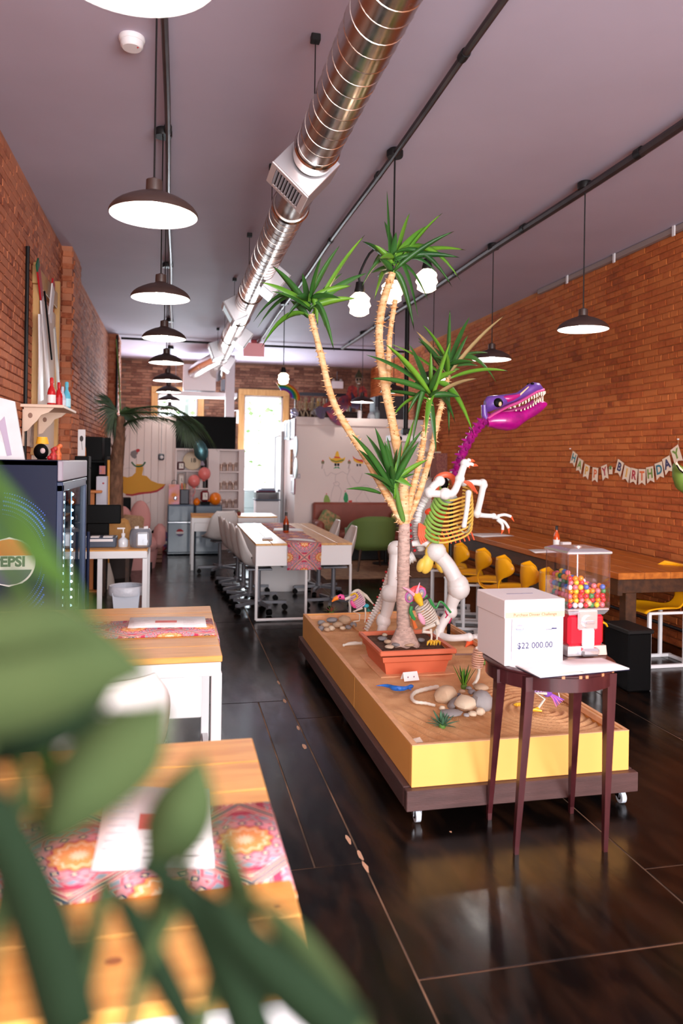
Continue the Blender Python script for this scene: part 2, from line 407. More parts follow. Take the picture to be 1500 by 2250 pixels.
for i in range(6):
    y = starts[i]
    ys = []
    while y < YB: ys.append(y); y += 2.38 if i != 2 else 2.38
    if i == 1: ys = [-2.1, .4, 2.81, 4.80, 7.2, 9.6, 12.0, 14.4]
    if i == 2: ys = [-2.2, -.25, 2.14, 4.45, 6.85, 9.25, 11.65, 14.05]
    ys = [max(YF, q) for q in ys]+[YB]
    for a, b in zip(ys, ys[1:]):
        if b-a < .05: continue
        if i == 1 and 2.5 < a < 3:       # narrower repaired boards beside the aisle
            for (xa, xb) in ((cols[1], .545), (.545, .735)):
                G().box(((xa+xb)/2, (a+b)/2, -.005), (xb-xa-.007, b-a-.007, .01), b=.0015).mk('floor_panel', fm, fl)
        else: G().box(((cols[i]+cols[i+1])/2, (a+b)/2, -.005), (cols[i+1]-cols[i]-.007, b-a-.007, .01), b=.0015).mk('floor_panel', fm, fl)
chip = mat('bare_wood_chip', (196, 152, 124), .8, var=.1)
for (px, py, n) in ((792, 1880, 9), (803, 1905, 6), (765, 1845, 5), (668, 1640, 5), (655, 1600, 4), (612, 1500, 5), (625, 1540, 5), (990, 1828, 3)):
    c = AZ(px, py); g = G(); P = [(c.x+rnd.uniform(.5, 1)*.012*cos(a), c.y+rnd.uniform(.6, 1)*.05*sin(a), .0002) for a in [k*2*pi/9 for k in range(9)]]
    if n == 3: P = [(c.x+(p[0]-c.x)*.6, c.y+(p[1]-c.y)*.15, p[2]) for p in P]
    g.ext(P, (0, 0, .0006)).mk('paint_chip', chip, fl)
# baseboard conduit along the right wall, ceiling edge trim
g = G().tube([(XR-.06, 3.0, .17), (XR-.06, 13, .17)], .016, 8)
struct(g, 'trim_1', pipe_m, True)
g = G().box((XR-.045, 5.6, ZC-.03), (.05, 5.2, .05), b=.004); t2 = struct(g, 'trim_2', mat('trim_grey', (150, 132, 128), .6))
for y in (3.9, 4.8, 5.7, 6.6, 7.5): G().box((XR-.075, y, ZC-.045), (.012, .035, .09), b=.002).mk('clip', white, t2)
# white partition walls: kitchen box on the right, mural wall on the left
wp = mat('blush_wall_paint', (236, 218, 214), .6, var=.02, scale=2)
PX0, PY0 = 1.90, 12.0
g = G(); g.box(((PX0+XR)/2, PY0+.06, 1.12), (XR-PX0, .12, 2.24)); g.box((PX0+.06, 13.98, 1.12), (.12, 3.72, 2.24)); 
g.box(((PX0+XR)/2, PY0-.012, 2.19), (XR-PX0, .03, .13), b=.004)
mw = struct(g, 'wall_middle', wp)
g = G(); g.box(((XL+.9)/2+.06, 13.06, 1.13), (.9-XL+.1, .12, 2.26)); mur = struct(g, 'wall_mural', wp)
for k in range(11):
    x = XL+.02+k*.118
    G().box((x+.058, 12.985, 1.13), (.113, .03, 2.26), b=.003).mk('wall_plank', wp, mur)
# doorway and door in the corridor beside the kitchen box
g = G(); g.box((PX0-.03, 13.3, 1.0), (.05, .07, 2.0), b=.004); g.box((PX0-.03, 14.2, 1.0), (.05, .07, 2.0), b=.004); g.box((PX0-.03, 13.75, 2.03), (.05, .97, .07), b=.004)
dr = struct(g, 'door_1', mat('door_paint', (206, 208, 210), .5))
G().box((PX0-.02, 13.75, .99), (.03, .83, 1.98), b=.003).mk('door_leaf', mat('door_paint2', (190, 192, 194), .5), dr)
G().ball((PX0-.06, 13.45, 1.0), .025, 10, 6).mk('door_knob', greym, dr, True)
# yard beyond the rear windows
yd = struct(G().box((1, 24, -.3), (24, 15, .1)), 'yard_ground', mat('lawn', (150, 170, 120), .9, var=.2))
for (x, y, h, lean) in ((2.55, 19.5, 5.5, .3), (1.9, 22, 6, -.2), (.2, 21, 6, .1)):
    t = E('garden_tree', {2.55: 'pale leaning tree trunk seen low through the right rear window', 1.9: 'thin pale tree further back seen through the right rear window', .2: 'pale tree outside the left rear window'}[x], 'tree', (x, y, -.25))
    G().tube(smoothpts([(0, 0, 0), (lean*.4, 0, h*.3), (lean*1.2, .1, h*.6), (lean*1.5, .2, h)]), [.11-.007*k for k in range(13)], 8).mk('trunk', mat('grey_bark', (170, 176, 172), .9), t, True)
    g = G()
    for k in range(90):
        c = Vector((lean*1.2+rnd.gauss(0, .9), rnd.gauss(0, .7), h*.6+rnd.gauss(0, 1.1))); a, b = basis(Vector((rnd.gauss(0, 1), rnd.gauss(0, 1), rnd.gauss(0, 1)))); a *= .1; b *= .07
        g.add([c-a, c-b, c+a, c+b], [(0, 1, 2, 3)])
    g.mk('foliage', mat('spring_leaf', (176, 206, 140), .8), t, kind='stuff')
# ---------------------------------------------------------------- ceiling fittings
bulbm = mat('lit_bulb', (255, 246, 236), .5, emit=BULB_E)
refl = mat('reflector_enamel', (250, 250, 250), .35)
def pendant(X, Y, zrim, label, group, top=ZC):
    e = E('pendant_lamp', label, 'lamp', (X, Y, zrim), 0, group)
    G().lathe([(.181, -.004), (.184, .0), (.181, .012), (.168, .03), (.15, .045), (.12, .062), (.085, .078), (.05, .088), (.032, .1), (.03, .105)], n=40, cap=False).mk('lamp_shade', dkm, e, True)
    G().lathe([(.180, -.003), (.166, .022), (.148, .038), (.118, .055), (.083, .071), (.048, .08), (.0, .083)], n=40, cap=False).mk('reflector', refl, e, True)
    G().lathe([(.0, .155), (.012, .155), (.018, .15), (.033, .145), (.034, .105), (.033, .095)], n=20).mk('socket_cap', dkm, e, True)
    G().ball((0, 0, .035), (.032, .032, .04), 12, 8).mk('bulb', bulbm, e, True)
    G().tube([(0, 0, .15), (.0, 0, top-zrim-.05)], .0045, 6).mk('cord', blackm, e)
    G().lathe([(.052, top-zrim-.055), (.056, top-zrim-.045), (.056, top-zrim-.012), (.045, top-zrim-.003)], n=20).mk('ceiling_box', blackm, e, True)
    return e
ords = ['first', 'second', 'third', 'fourth', 'fifth', 'sixth', 'seventh', 'eighth', 'ninth']
for i in range(9):
    Y = [1.62, 3.25, 4.85, 6.5, 8.15, 9.72, 11.4, 12.7, 14.2][i]
    pendant(-.1, Y, [2.575, 2.57, 2.555, 2.56, 2.56, 2.53, 2.53, 2.50, 2.44][i],
        ['lit brown dome pendant cut off by the top edge of the photo', 'largest whole lit brown dome pendant, below the smoke detector', 'third dome pendant along the left conduit, above the palm', 'fourth dome pendant along the left conduit', 'fifth dome pendant along the left conduit', 'sixth dome pendant along the left conduit', 'seventh dome pendant, just above the left rear window', 'eighth dome pendant seen dark against the left rear window', 'farthest dome pendant low against the left rear window'][i], 'dome pendants along the left conduit')
for i, Y in enumerate((4.98, 6.60, 8.25, 9.85, 11.6)):
    pendant(2.9, Y, 2.54-.012*i, ['nearest dome pendant in front of the right brick wall', 'second dome pendant from the right, above the skeleton head', 'dome pendant glowing behind the right yucca crown', 'small dome pendant behind the orange yucca stem', 'farthest right dome pendant in front of the winged skeleton'][i], 'dome pendants along the right conduit')
def conduit(X, y0, y1, label, r=.021, extra=None):
    e = E('conduit', label, 'pipe', (0, 0, 0))
    z = ZC-r-.018; pts = [(X+.006*sin(y*1.7), y, z-.008*abs(sin(y*.9))) for y in [y0+(y1-y0)*k/30 for k in range(31)]]
    G().tube(pts, r, 8).mk('pipe', pipe_m, e, True)
    y = y0+.9
    while y < y1: G().tube([(X+.006*sin(y*1.7), y-.03, z), (X+.006*sin(y*1.7), y+.03, z)], r+.006, 10).mk('coupling', blackm, e, True); y += 1.63
    return e
conduit(-.075, .6, 13.1, 'dark steel conduit along the ceiling above the left row of pendants', .018)
conduit(1.38, 1.0, 13.1, 'dark steel conduit running along the middle of the ceiling beside the duct', .02)
conduit(2.9, 1.8, 13.1, 'thick dark steel conduit along the ceiling nearest the right wall', .03)
e = E('conduit', 'dark conduit crossing the whole ceiling from wall to wall near the back', 'pipe')
G().tube([(XL+.2, 13.2, ZC-.05), (1.5, 13.22, ZC-.06), (XR-.05, 13.2, ZC-.05)], .02, 8).mk('pipe', blackm, e, True)
G().tube([(XL+.16, 12.9, ZC-.05), (XL+.16, 12.9, 2.3)], .02, 8).mk('drop_pipe', blackm, e, True)
# glass cluster pendants
gl = mat('bright_globe', (255, 226, 190), .3, emit=14)
jar = mat('frosted_jar', (255, 240, 222), .25, emit=2.2, alpha=.8)
def globe(name_e, c, parent):
    g = G(); g.lathe([(.03, .055), (.05, .04), (.072, .02), (.066, -.0), (.078, -.03), (.064, -.05), (.066, -.08), (.035, -.10), (.0, -.102)], c, 7, cap=False).mk('glass_shade', jar, parent, True)
    G().ball((c[0], c[1], c[2]-.012), (.045, .045, .052), 12, 8).mk('bulb', gl, parent, True)
    g = G(); g.lathe([(.034, .05), (.036, .065), (.03, .085), (.026, .12), (0, .122)], c, 14).mk('socket_cap', blackm, parent, True)
e = E('cluster_pendant', 'three arm pendant with glowing glass jars tangled in the yucca crown', 'lamp', (1.39, 4.77, 2.7))
G().tube([(0, 0, .2), (0, 0, .88)], .006, 6).mk('cord', blackm, e); G().lathe([(.05, .86), (.055, .87), (.055, .9), (.04, .915)], n=18).mk('ceiling_box', blackm, e, True)
for k, P in enumerate(((-.225, -.0, -.10), (.0, .02, -.0), (.235, .0, .085))):
    G().tube(smoothpts([(0, 0, .2), (P[0]*.6, P[1], .24), (P[0], P[1], P[2]+.18), (P[0], P[1], P[2]+.11)]), .008, 7).mk('arm', blackm, e, True)
    globe('', P, e)
e = E('globe_pendant', 'single lit glass jar pendant hanging in front of the right rear window', 'lamp', (1.36, 9.66, 2.68))
G().tube([(0, 0, .1), (0, 0, .9)], .006, 6).mk('cord', blackm, e); G().lathe([(.05, .88), (.055, .89), (.055, .92), (.04, .935)], n=18).mk('ceiling_box', blackm, e, True)
globe('', (0, 0, -.05), e)
# smoke detector
e = E('smoke_detector', 'round white smoke detector on the ceiling', 'detector', (-.235, 3.84, ZC))
G().lathe([(.062, 0), (.064, -.012), (.06, -.02), (.058, -.024)], n=28).mk('base', white, e, True)
G().lathe([(.055, -.024), (.054, -.045), (.045, -.055), (0, -.057)], n=28).mk('cover', white, e, True)
G().ball((.03, -.02, -.056), .004, 8, 6).mk('led', red, e)
# spiral duct
ductm = bpy.data.materials.new('galvanised_duct'); ductm.use_nodes = True
b = ductm.node_tree.nodes['Principled BSDF']; b.inputs['Metallic'].default_value = 1; b.inputs['Base Color'].default_value = lin((206, 196, 190)); b.inputs['Roughness'].default_value = .24
nt = ductm.node_tree; tc = nt.nodes.new('ShaderNodeTexCoord'); n = nt.nodes.new('ShaderNodeTexNoise'); n.inputs['Scale'].default_value = 14; n.inputs['Detail'].default_value = 3; nt.links.new(tc.outputs['Object'], n.inputs[0])
bp = nt.nodes.new('ShaderNodeBump'); bp.inputs['Strength'].default_value = .05; bp.inputs['Distance'].default_value = .01; nt.links.new(n.outputs[0], bp.inputs['Height']); nt.links.new(bp.outputs[0], b.inputs['Normal'])
mr = nt.nodes.new('ShaderNodeMapRange'); mr.inputs[3].default_value = .12; mr.inputs[4].default_value = .34; nt.links.new(n.outputs[0], mr.inputs[0]); nt.links.new(mr.outputs[0], b.inputs['Roughness'])
sheet = mat('galvanised_sheet', (214, 212, 216), .33, metal=.85)
DX, DZ, DR = .768, 3.335, .125
duct = E('spiral_duct', 'long spiral steel air duct hanging below the ceiling', 'duct')
seg = [(-.4, 4.32), (4.66, 5.2), (5.2, 8.0), (8.0, 11.0), (11.0, 14.4)]
for k, (a, b_) in enumerate(seg):
    r = DR-(.0 if k != 1 else .006)
    G().tube([(DX, a+(b_-a)*i/12, DZ) for i in range(13)], r, 40).mk('duct_section', ductm, duct, True)
# spiral seam: a raised helical lock
for (a, b_) in ((-.3, 4.2), (5.25, 8.0), (8.0, 14.3)):
    pts = []; th = 0; y = a; pitch = .115
    while y < b_:
        pts.append((DX+(DR+.001)*cos(th), y, DZ+(DR+.001)*sin(th))); th += 2*pi/28; y += pitch/28
    G().tube(pts, .0016, 4, cap=False).mk('spiral_seam', ductm, duct, True)
def ring(y, r=DR, w=.012): 
    g = G(); g.tube([(DX, y-w, DZ), (DX, y, DZ), (DX, y+w, DZ)], [r+.002, r+.011, r+.002], 40, cap=False); g.mk('collar_ring', ductm, duct, True)
for y in (4.2, 5.22, 8.02, 9.4, 11.0, 12.7): ring(y)
for y in (3.6, 5.25, 6.89, 8.64, 10.3, 12.0):
    g = G(); g.tube([(DX-DR-.004, y, DZ), (DX-DR-.004, y, ZC-.03)], .003, 6); g.box((DX-DR-.004, y, ZC-.018), (.045, .045, .035), b=.003); g.mk('hanger_rod', blackm, duct)
def boot(y, ang, size, ln, face_only, off, reg=True):
    """square take-off box turned about the duct axis; ang measured from straight down, positive to the right"""
    R = Matrix.Rotation(-ang, 3, 'Y'); c = Vector((DX, y, DZ))+R@Vector((0, 0, -off))
    g = G(); g.box(c, (size, ln, size*face_only), b=.004, R=R); o = g.mk('outlet_box', sheet, duct)
    fc = c+R@Vector((0, 0, -size*face_only/2-.004))
    if reg:
        fr = G()
        for (dx, dy, sx, sy) in ((-size/2+.02, 0, .04, ln), (size/2-.02, 0, .04, ln), (0, -ln/2+.02, size-.08, .04), (0, ln/2-.02, size-.08, .04)):
            fr.box(fc+R@Vector((dx, dy, 0)), (sx, sy, .008), b=.002, R=R)
        o2 = fr.mk('register_frame', white, duct)
        G().box(fc+R@Vector((0, 0, .003)), (size-.08, ln-.08, .004), R=R).mk('register_back', blk, o2)
        nn = 9
        for k in range(nn):
            x = -size/2+.05+(size-.1)*k/(nn-1)
            G().box(fc+R@Vector((x, 0, -.002)), (.016, ln-.085, .002), R=R@Matrix.Rotation(radians(-35), 3, 'Y')).mk('vane', mat('register_vane', (160, 150, 160), .5), o2)
boot(4.5, radians(-42), .285, .30, 1.0, .05)
boot(7.15, radians(52), .25, .36, .55, .17)
boot(8.75, radians(-60), .26, .36, .7, .13)
boot(10.6, radians(55), .25, .36, .55, .18)
boot(12.2, radians(-70), .26, .4, .6, .16)
boot(13.6, radians(60), .25, .4, .6, .17)
# wye branch and blower box at the back
G().tube([(DX, 13.2, DZ), (DX-.25, 13.9, DZ-.07), (DX-.42, 14.5, DZ-.14)], .13, 24).mk('duct_branch', ductm, duct, True)
G().tube([(DX, 14.4, DZ), (DX, 14.7, DZ-.05), (DX, 14.9, DZ-.16)], DR, 24).mk('duct_elbow', ductm, duct, True)
e = E('air_handler', 'white air handler cabinet the duct feeds from at the back wall', 'air conditioner', (.45, 15.0, 0))
G().box((0, 0, 3.12), (.62, .5, .5), b=.01).mk('casing', white, e); G().box((.1, -.02, 2.8), (1.25, .5, .09), b=.008).mk('drip_tray', white, e)
G().box((.5, -.1, 3.0), (.16, .2, .22), b=.01).mk('control_box', greym, e)
g = G(); g.tube([(.62, -.1, 2.76), (.55, -.1, 2.6), (.62, -.1, 2.5), (.75, -.1, 2.52), (.75, -.1, 2.26)], .02, 8); g.mk('drain_pipe', white, e, True)
for x in (-.45, .6): G().tube([(x, 0, 2.86), (x, 0, ZC-.005)], .008, 6).mk('threaded_rod', greym, e)
e = solo(G().box((1.02, 14.6, 2.9), (.17, .17, 1.3), b=.005).box((1.02, 14.6, 1.2), (.17, .17, 2.2), b=.005), 'column', mat('column_paint', (206, 198, 202), .5), 'square white column rising beside the television to the ceiling', 'column', smooth=False)
e = E('exit_sign', 'pale pink lit sign hanging from the ceiling beside the duct', 'sign', (1.31, 13.0, ZC))
G().box((0, 0, -.17), (.36, .03, .24), b=.006).mk('panel', mat('pink_sign', (236, 160, 164), .4, emit=.25), e); G().box((0, 0, -.03), (.1, .05, .055), b=.005).mk('mount', mat('sign_red', (196, 60, 70), .4), e)
# black suspended pole with white bracket in front of the kitchen box
p0 = AZ(895, 665, ZC)
e = E('hanging_pole', 'thick black pole dropping from the ceiling behind the yucca', 'pole', (p0.x, p0.y, 0))
G().tube([(0, 0, ZC-.02), (0, 0, 1.98)], .03, 10).mk('pole', blackm, e, True); G().lathe([(.06, ZC-.02), (.06, ZC-.002)], n=16).mk('flange', blackm, e)
G().box((0, 0, 1.95), (.1, .1, .07), b=.006).mk('foot', blackm, e)
e = E('projector', 'slim pale projector under the black hanging pole', 'projector', (p0.x-.02, p0.y, 1.80)); G().box((0, 0, .05), (.42, .26, .085), b=.012).mk('body', white, e)
G().tube([(-.1, -.13, .05), (-.1, -.15, .05)], .03, 14).mk('lens', blk, e); G().box((0, 0, .108), (.05, .05, .03)).mk('mount', blackm, e)
# ---------------------------------------------------------------- pine tables with runners
def runnermat(name, org, sc, axis=0):
    m = bpy.data.materials.new(name); m.use_nodes = True; N = m.node_tree.nodes; L = m.node_tree.links; b = N['Principled BSDF']; b.inputs['Roughness'].default_value = .85
    tc = N.new('ShaderNodeTexCoord'); sx = N.new('ShaderNodeSeparateXYZ'); L.new(tc.outputs['Object'], sx.inputs[0])
    def M(op, a, b_=None, c=None):
        n = N.new('ShaderNodeMath'); n.operation = op
        for i, q in enumerate((a, b_, c)):
            if q is None: continue
            if isinstance(q, (int, float)): n.inputs[i].default_value = q
            else: L.new(q, n.inputs[i])
        return n.outputs[0]
    ax = sx.outputs[0]; ay = M('SUBTRACT', sx.outputs[1], sx.outputs[2]) if axis == 0 else sx.outputs[1]
    if axis == 2: ax = M('SUBTRACT', sx.outputs[0], sx.outputs[2]); ay = sx.outputs[1]
    u = M('MULTIPLY_ADD', ax, 1/sc, 50.0-org[0]/sc); v = M('MULTIPLY_ADD', ay, 1/sc, 20.0-org[1]/sc)
    fu = M('SUBTRACT', M('FRACT', M('ADD', u, v)), .5); fv = M('SUBTRACT', M('FRACT', M('SUBTRACT', u, v)), .5)
    au = M('ABSOLUTE', fu); av = M('ABSOLUTE', fv)
    def ramp(src, stops):
        r = N.new('ShaderNodeValToRGB'); r.color_ramp.interpolation = 'CONSTANT'; L.new(src, r.inputs[0]); e = r.color_ramp.elements
        e[0].position = 0; e[0].color = lin(stops[0][1]); e[1].position = stops[1][0]; e[1].color = lin(stops[1][1])
        for p, c in stops[2:]: k = e.new(p); k.color = lin(c)
        return r.outputs[0]
    PK, RD, BL, OR, CR, GR, NV = (226, 146, 156), (190, 52, 84), (138, 150, 166), (238, 154, 88), (248, 214, 176), (150, 160, 172), (66, 68, 104)
    # rosette field around cell centre, in polar petals
    r_ = M('MULTIPLY', M('SQRT', M('ADD', M('MULTIPLY', fu, fu), M('MULTIPLY', fv, fv))), .707); th = M('ARCTAN2', fv, fu)
    pet = M('MULTIPLY', M('COSINE', M('MULTIPLY', th, 12)), .014)
    rr = M('ADD', r_, pet)
    rose = ramp(rr, [(0, CR), (.05, OR), (.12, CR), (.135, OR), (.165, RD), (.185, PK), (.5, PK)])
    # ring of lozenges
    ang = M('ABSOLUTE', M('SUBTRACT', M('FRACT', M('MULTIPLY', th, 12/(2*pi))), .5)); lz = M('ADD', M('MULTIPLY', ang, .1), M('ABSOLUTE', M('SUBTRACT', r_, .215)))
    loz = ramp(lz, [(0, CR), (.014, NV), (.03, PK), (.2, PK)])
    lz2 = M('ADD', M('MULTIPLY', ang, .11), M('ABSOLUTE', M('SUBTRACT', r_, .30))); loz2 = ramp(lz2, [(0, BL), (.03, PK), (.038, RD), (.05, PK), (.058, BL), (.075, CR), (.082, RD), (.2, PK)])
    edge = M('MAXIMUM', au, av); dd = M('SUBTRACT', .5, edge); braid = ramp(dd, [(0, NV), (.012, CR), (.026, RD), (.044, PK), (.056, CR), (.064, RD), (.1, RD)])
    cd = M('ABSOLUTE', M('SUBTRACT', M('ADD', au, av), .84)); corner = ramp(cd, [(0, CR), (.018, RD), (.035, PK), (.05, RD), (.062, CR), (.07, RD), (.2, RD)])
    def mix(f, a, b_):
        x = N.new('ShaderNodeMix'); x.data_type = 'RGBA'; L.new(f, x.inputs[0]); L.new(a, x.inputs[6]); L.new(b_, x.inputs[7]); return x.outputs[2]
    c = mix(M('GREATER_THAN', r_, .185), rose, loz); c = mix(M('GREATER_THAN', r_, .25), c, loz2)
    c = mix(M('GREATER_THAN', M('ADD', au, av), .66), c, corner); c = mix(M('GREATER_THAN', edge, .435), c, braid)
    L.new(c, b.inputs['Base Color'])
    n = N.new('ShaderNodeTexNoise'); n.inputs['Scale'].default_value = 260; L.new(tc.outputs['Object'], n.inputs[0]); bp = N.new('ShaderNodeBump'); bp.inputs['Strength'].default_value = .25; bp.inputs['Distance'].default_value = .002
    L.new(n.outputs[0], bp.inputs['Height']); L.new(bp.outputs[0], b.inputs['Normal']); return m
def plank_top(e, x0, x1, y0, y1, zt, t, n, m, along='x', gap=.004):
    for k in range(n):
        if along == 'x':
            a = y0+(y1-y0)*k/n; b = y0+(y1-y0)*(k+1)/n; G().box(((x0+x1)/2, (a+b)/2, zt-t/2), (x1-x0, b-a-gap, t), b=.003).mk('plank', m, e)
        else:
            a = x0+(x1-x0)*k/n; b = x0+(x1-x0)*(k+1)/n; G().box(((a+b)/2, (y0+y1)/2, zt-t/2), (b-a-gap, y1-y0, t), b=.003).mk('plank', m, e)
def drape(x0, x1, y0, y1, z, drop, end='x'):
    """thin cloth lying on a top and hanging over one end"""
    g = G(); t = .002; n = 40
    L_ = (x1-x0)+drop if end == 'x' else (y1-y0)+drop
    def P(s):
        q = s*L_; 
        if end == 'x':
            return ((x0+q, z) if q < x1-x0 else (x1+.004+.012*sin((q-(x1-x0))*4), z-(q-(x1-x0))))
    if end == 'x':
        pts = [P(i/n) for i in range(n+1)]
        vs = []; 
        for (x, zz) in pts: vs += [(x, y0, zz), (x, y1, zz)]
        fs = [(2*i, 2*i+1, 2*i+3, 2*i+2) for i in range(n)]; g.add(vs, fs)
    else:      # hangs over the near (y0) end
        pts = [(y1-q*(y1-y0)/20, z) for q in range(21)]+[(y0-.005-.01*sin(q*.5), z-drop*q/12) for q in range(1, 13)]
        vs = []
        for (y, zz) in pts: vs += [(x0, y, zz), (x1, y, zz)]
        g.add(vs, [(2*i, 2*i+1, 2*i+3, 2*i+2) for i in range(len(pts)-1)])
    return g
def solid(o, t):
    s = o.modifiers.new('thickness', 'SOLIDIFY'); s.thickness = t; s.offset = 1; return o
def desk_table(x0, x1, y0, y1, label, legs=True, drawer=True):
    e = E('dining_table', label, 'table', ((x0+x1)/2, (y0+y1)/2, 0)); hx, hy = (x1-x0)/2, (y1-y0)/2
    plank_top(e, -hx, hx, -hy, hy, .75, .025, 6, pine, 'x')
    G().box((0, -hy+.02, .695), (2*hx-.01, .03, .055), b=.003).mk('apron', whitem, e); G().box((0, hy-.03, .66), (2*hx-.06, .02, .12), b=.003).mk('apron', whitem, e)
    G().box((hx-.02, 0, .695), (.03, 2*hy-.06, .055), b=.003).mk('apron', whitem, e)
    if drawer:
        d = G().box((hx-.30, -hy+.035, .58), (.44, .02, .17), b=.004).box((hx-.30, 0, .6), (.44, 2*hy-.12, .13)).mk('drawer', whitem, e)
    for (sx, sy) in ((1, -1), (1, 1), (-1, -1), (-1, 1)):
        G().box((sx*(hx-.022), sy*(hy-.022), .34), (.042, .042, .68), b=.003).mk('leg', whitem, e)
    G().box((hx-.022, 0, .06), (.03, 2*hy-.09, .03), b=.002).mk('stretcher', whitem, e)
    return e
desk_table(-1.05, .23, 1.13, 2.165, 'nearest pine table with a patterned runner, behind the blurred leaves')
desk_table(-1.05, .202, 3.085, 4.15, 'second pine table from the camera, above the white shell chair')
rm = runnermat('kilim_runner_near', (.06, 1.74), .33, 2)
solid(solo(drape(-1.03, .232, 1.41, 1.74, .7535, .26), 'table_runner', rm, 'red and blue patterned runner across the nearest pine table', 'runner', group='patterned table runners', smooth=True), .002)
rm2 = runnermat('kilim_runner_second', (.06, 3.78), .33, 2)
solid(solo(drape(-1.03, .204, 3.44, 3.80, .7535, .20), 'table_runner', rm2, 'patterned runner across the second pine table', 'runner', group='patterned table runners'), .002)
def menu(P, label, art=True, col=(196, 70, 60), T=.0022, group=None):
    """P: four corners on the table, near-left, near-right, far-right, far-left"""
    P = [Vector(p) for p in P]; c = sum(P, Vector())/4; e = E('menu', label, 'menu', c, 0, group)
    Q = [p-c for p in P]; g = G()
    def fn(u, v):
        p = Q[0].lerp(Q[1], u).lerp(Q[3].lerp(Q[2], u), v); return (p.x, p.y, .0012+.002*sin(pi*u))
    g.grid(fn, 6, 2); o = g.mk('sheet', paper, e, True); solid(o, .0012)
    if art:
        def pt(u, v): p = Q[0].lerp(Q[1], u).lerp(Q[3].lerp(Q[2], u), v); return Vector((p.x, p.y, .0045))
        inkm = mat('menu_ink', (196, 188, 192), .6)
        G().ext([pt(.34, .42), pt(.62, .42), pt(.62, .62), pt(.34, .62)], (0, 0, .0004)).mk('printed_panel', mat('menu_red', (206, 92, 84), .6, var=.15, scale=60), e)
        k = 0
        for (u0, u1) in ((.06, .3), (.7, .94)):
            for r in range(9):
                v = .1+r*.09; w_ = rnd.uniform(.6, 1)
                G().ext([pt(u0, v), pt(u0+(u1-u0)*w_, v), pt(u0+(u1-u0)*w_, v+.012), pt(u0, v+.012)], (0, 0, .0003)).mk('print_line', inkm, e)
        for r in range(4):
            v = .1+r*.07; G().ext([pt(.4, v), pt(.6, v), pt(.6, v+.012), pt(.4, v+.012)], (0, 0, .0003)).mk('print_line', inkm, e)
    return e
zt = .756
menu([AZ(200, 1915, zt), AZ(470, 1908, zt), AZ(462, 1735, zt), AZ(238, 1732, zt)], 'white menu sheet with a red panel on the nearest table')
menu([AZ(280, 1381, zt), AZ(454, 1379, zt), AZ(450, 1356, zt), AZ(286, 1358, zt)], 'white menu sheet on the runner of the second table')

# ---------------------------------------------------------------- shell chairs
shellm = mat('white_shell_plastic', (228, 222, 220), .35)
def shell(prof, wid, lift, mname='seat_shell'):
    P = smoothpts([(0, p[0], p[1]) for p in prof], 4); W = smoothpts([(0, w_, 0) for w_ in wid], 4); U = smoothpts([(0, w_, 0) for w_ in lift], 4); n = len(P)-1
    def fn(a, b):
        i = min(n, int(round(a*n))); u = b*2-1; d = (P[min(i+1, n)]-P[max(i-1, 0)]).normalized(); nrm = Vector((0, -d.z, d.y))
        if nrm.z < 0 and i > n*.5: nrm = -nrm
        q = P[i]; k = U[i].y*abs(u)**2.4
        back = a < .5
        f = Vector((0, 1, .2)) if back else Vector((0, 0, 1))
        return (u*W[i].y, q.y+f.y*k, q.z+f.z*k)
    return G().grid(fn, n, 12)
def office_chair(name='swivel_chair'):
    e = E(name, 'x', 'chair')
    # faces +Y; back at -Y
    g = shell([(-.235, .86), (-.225, .76), (-.20, .62), (-.155, .5), (-.04, .455), (.1, .465), (.2, .47), (.235, .455)], [.12, .185, .205, .215, .215, .215, .205, .17], [.02, .05, .085, .13, .10, .05, .03, .02])
    solid(g.mk('seat_shell', shellm, e, True), .008)
    G().box((0, 0, .435), (.2, .26, .02), b=.004).mk('seat_bracket', greym, e); G().tube([(0, 0, .11), (0, 0, .43)], [.026, .022], 12).mk('gas_post', greym, e, True)
    G().lathe([(.045, .07), (.045, .11), (.03, .13)], n=14).mk('hub', greym, e, True)
    for k in range(5):
        a = 2*pi*k/5+.3; d = Vector((cos(a), sin(a), 0)); s = Vector((-sin(a), cos(a), 0))
        g = G(); g.ext([d*.03+s*.022+Vector((0, 0, .075)), d*.03-s*.022+Vector((0, 0, .075)), d*.29-s*.015+Vector((0, 0, .07)), d*.29+s*.015+Vector((0, 0, .07))], (0, 0, .028)); g.mk('base_arm', greym, e)
        c = d*.275; g = G(); g.tube([c-s*.022+Vector((0, 0, .032)), c+s*.022+Vector((0, 0, .032))], .03, 12); g.tube([c+Vector((0, 0, .03)), c+Vector((0, 0, .075))], .01, 6); g.mk('caster', blk, e, True)
    return e
ch0 = office_chair(); used = [0]
def put_chair(X, Y, rz, label, group='white shell swivel chairs'):
    if not used[0]: used[0] = 1; o = ch0; o.location = (X, Y, 0); o.rotation_euler = (0, 0, rz); o['label'] = label; o['group'] = group; return o
    return dup(ch0, (X, Y, 0), rz, label, group)
for k, (Y, lb) in enumerate(((7.72, 'white shell swivel chair nearest the runner end, left side of the long white table'), (8.22, 'second white shell chair down the left side of the long white table'), (8.72, 'third white shell chair down the left side of the long white table'), (9.22, 'farthest white shell chair on the left side of the long white table'))):
    put_chair(.86-.03*k, Y, -pi/2+.05*(k % 2), lb)
for k, (Y, lb) in enumerate(((7.78, 'white shell swivel chair nearest on the right side of the long white table'), (8.6, 'farther white shell chair on the right side of the long white table'))):
    put_chair(1.66, Y, pi/2-.04*k, lb)
put_chair(.62, 10.32, .25, 'white shell swivel chair with its back to us at the pine desk')
put_chair(-.25, 2.62, .42, 'white shell chair tucked between the two pine tables')

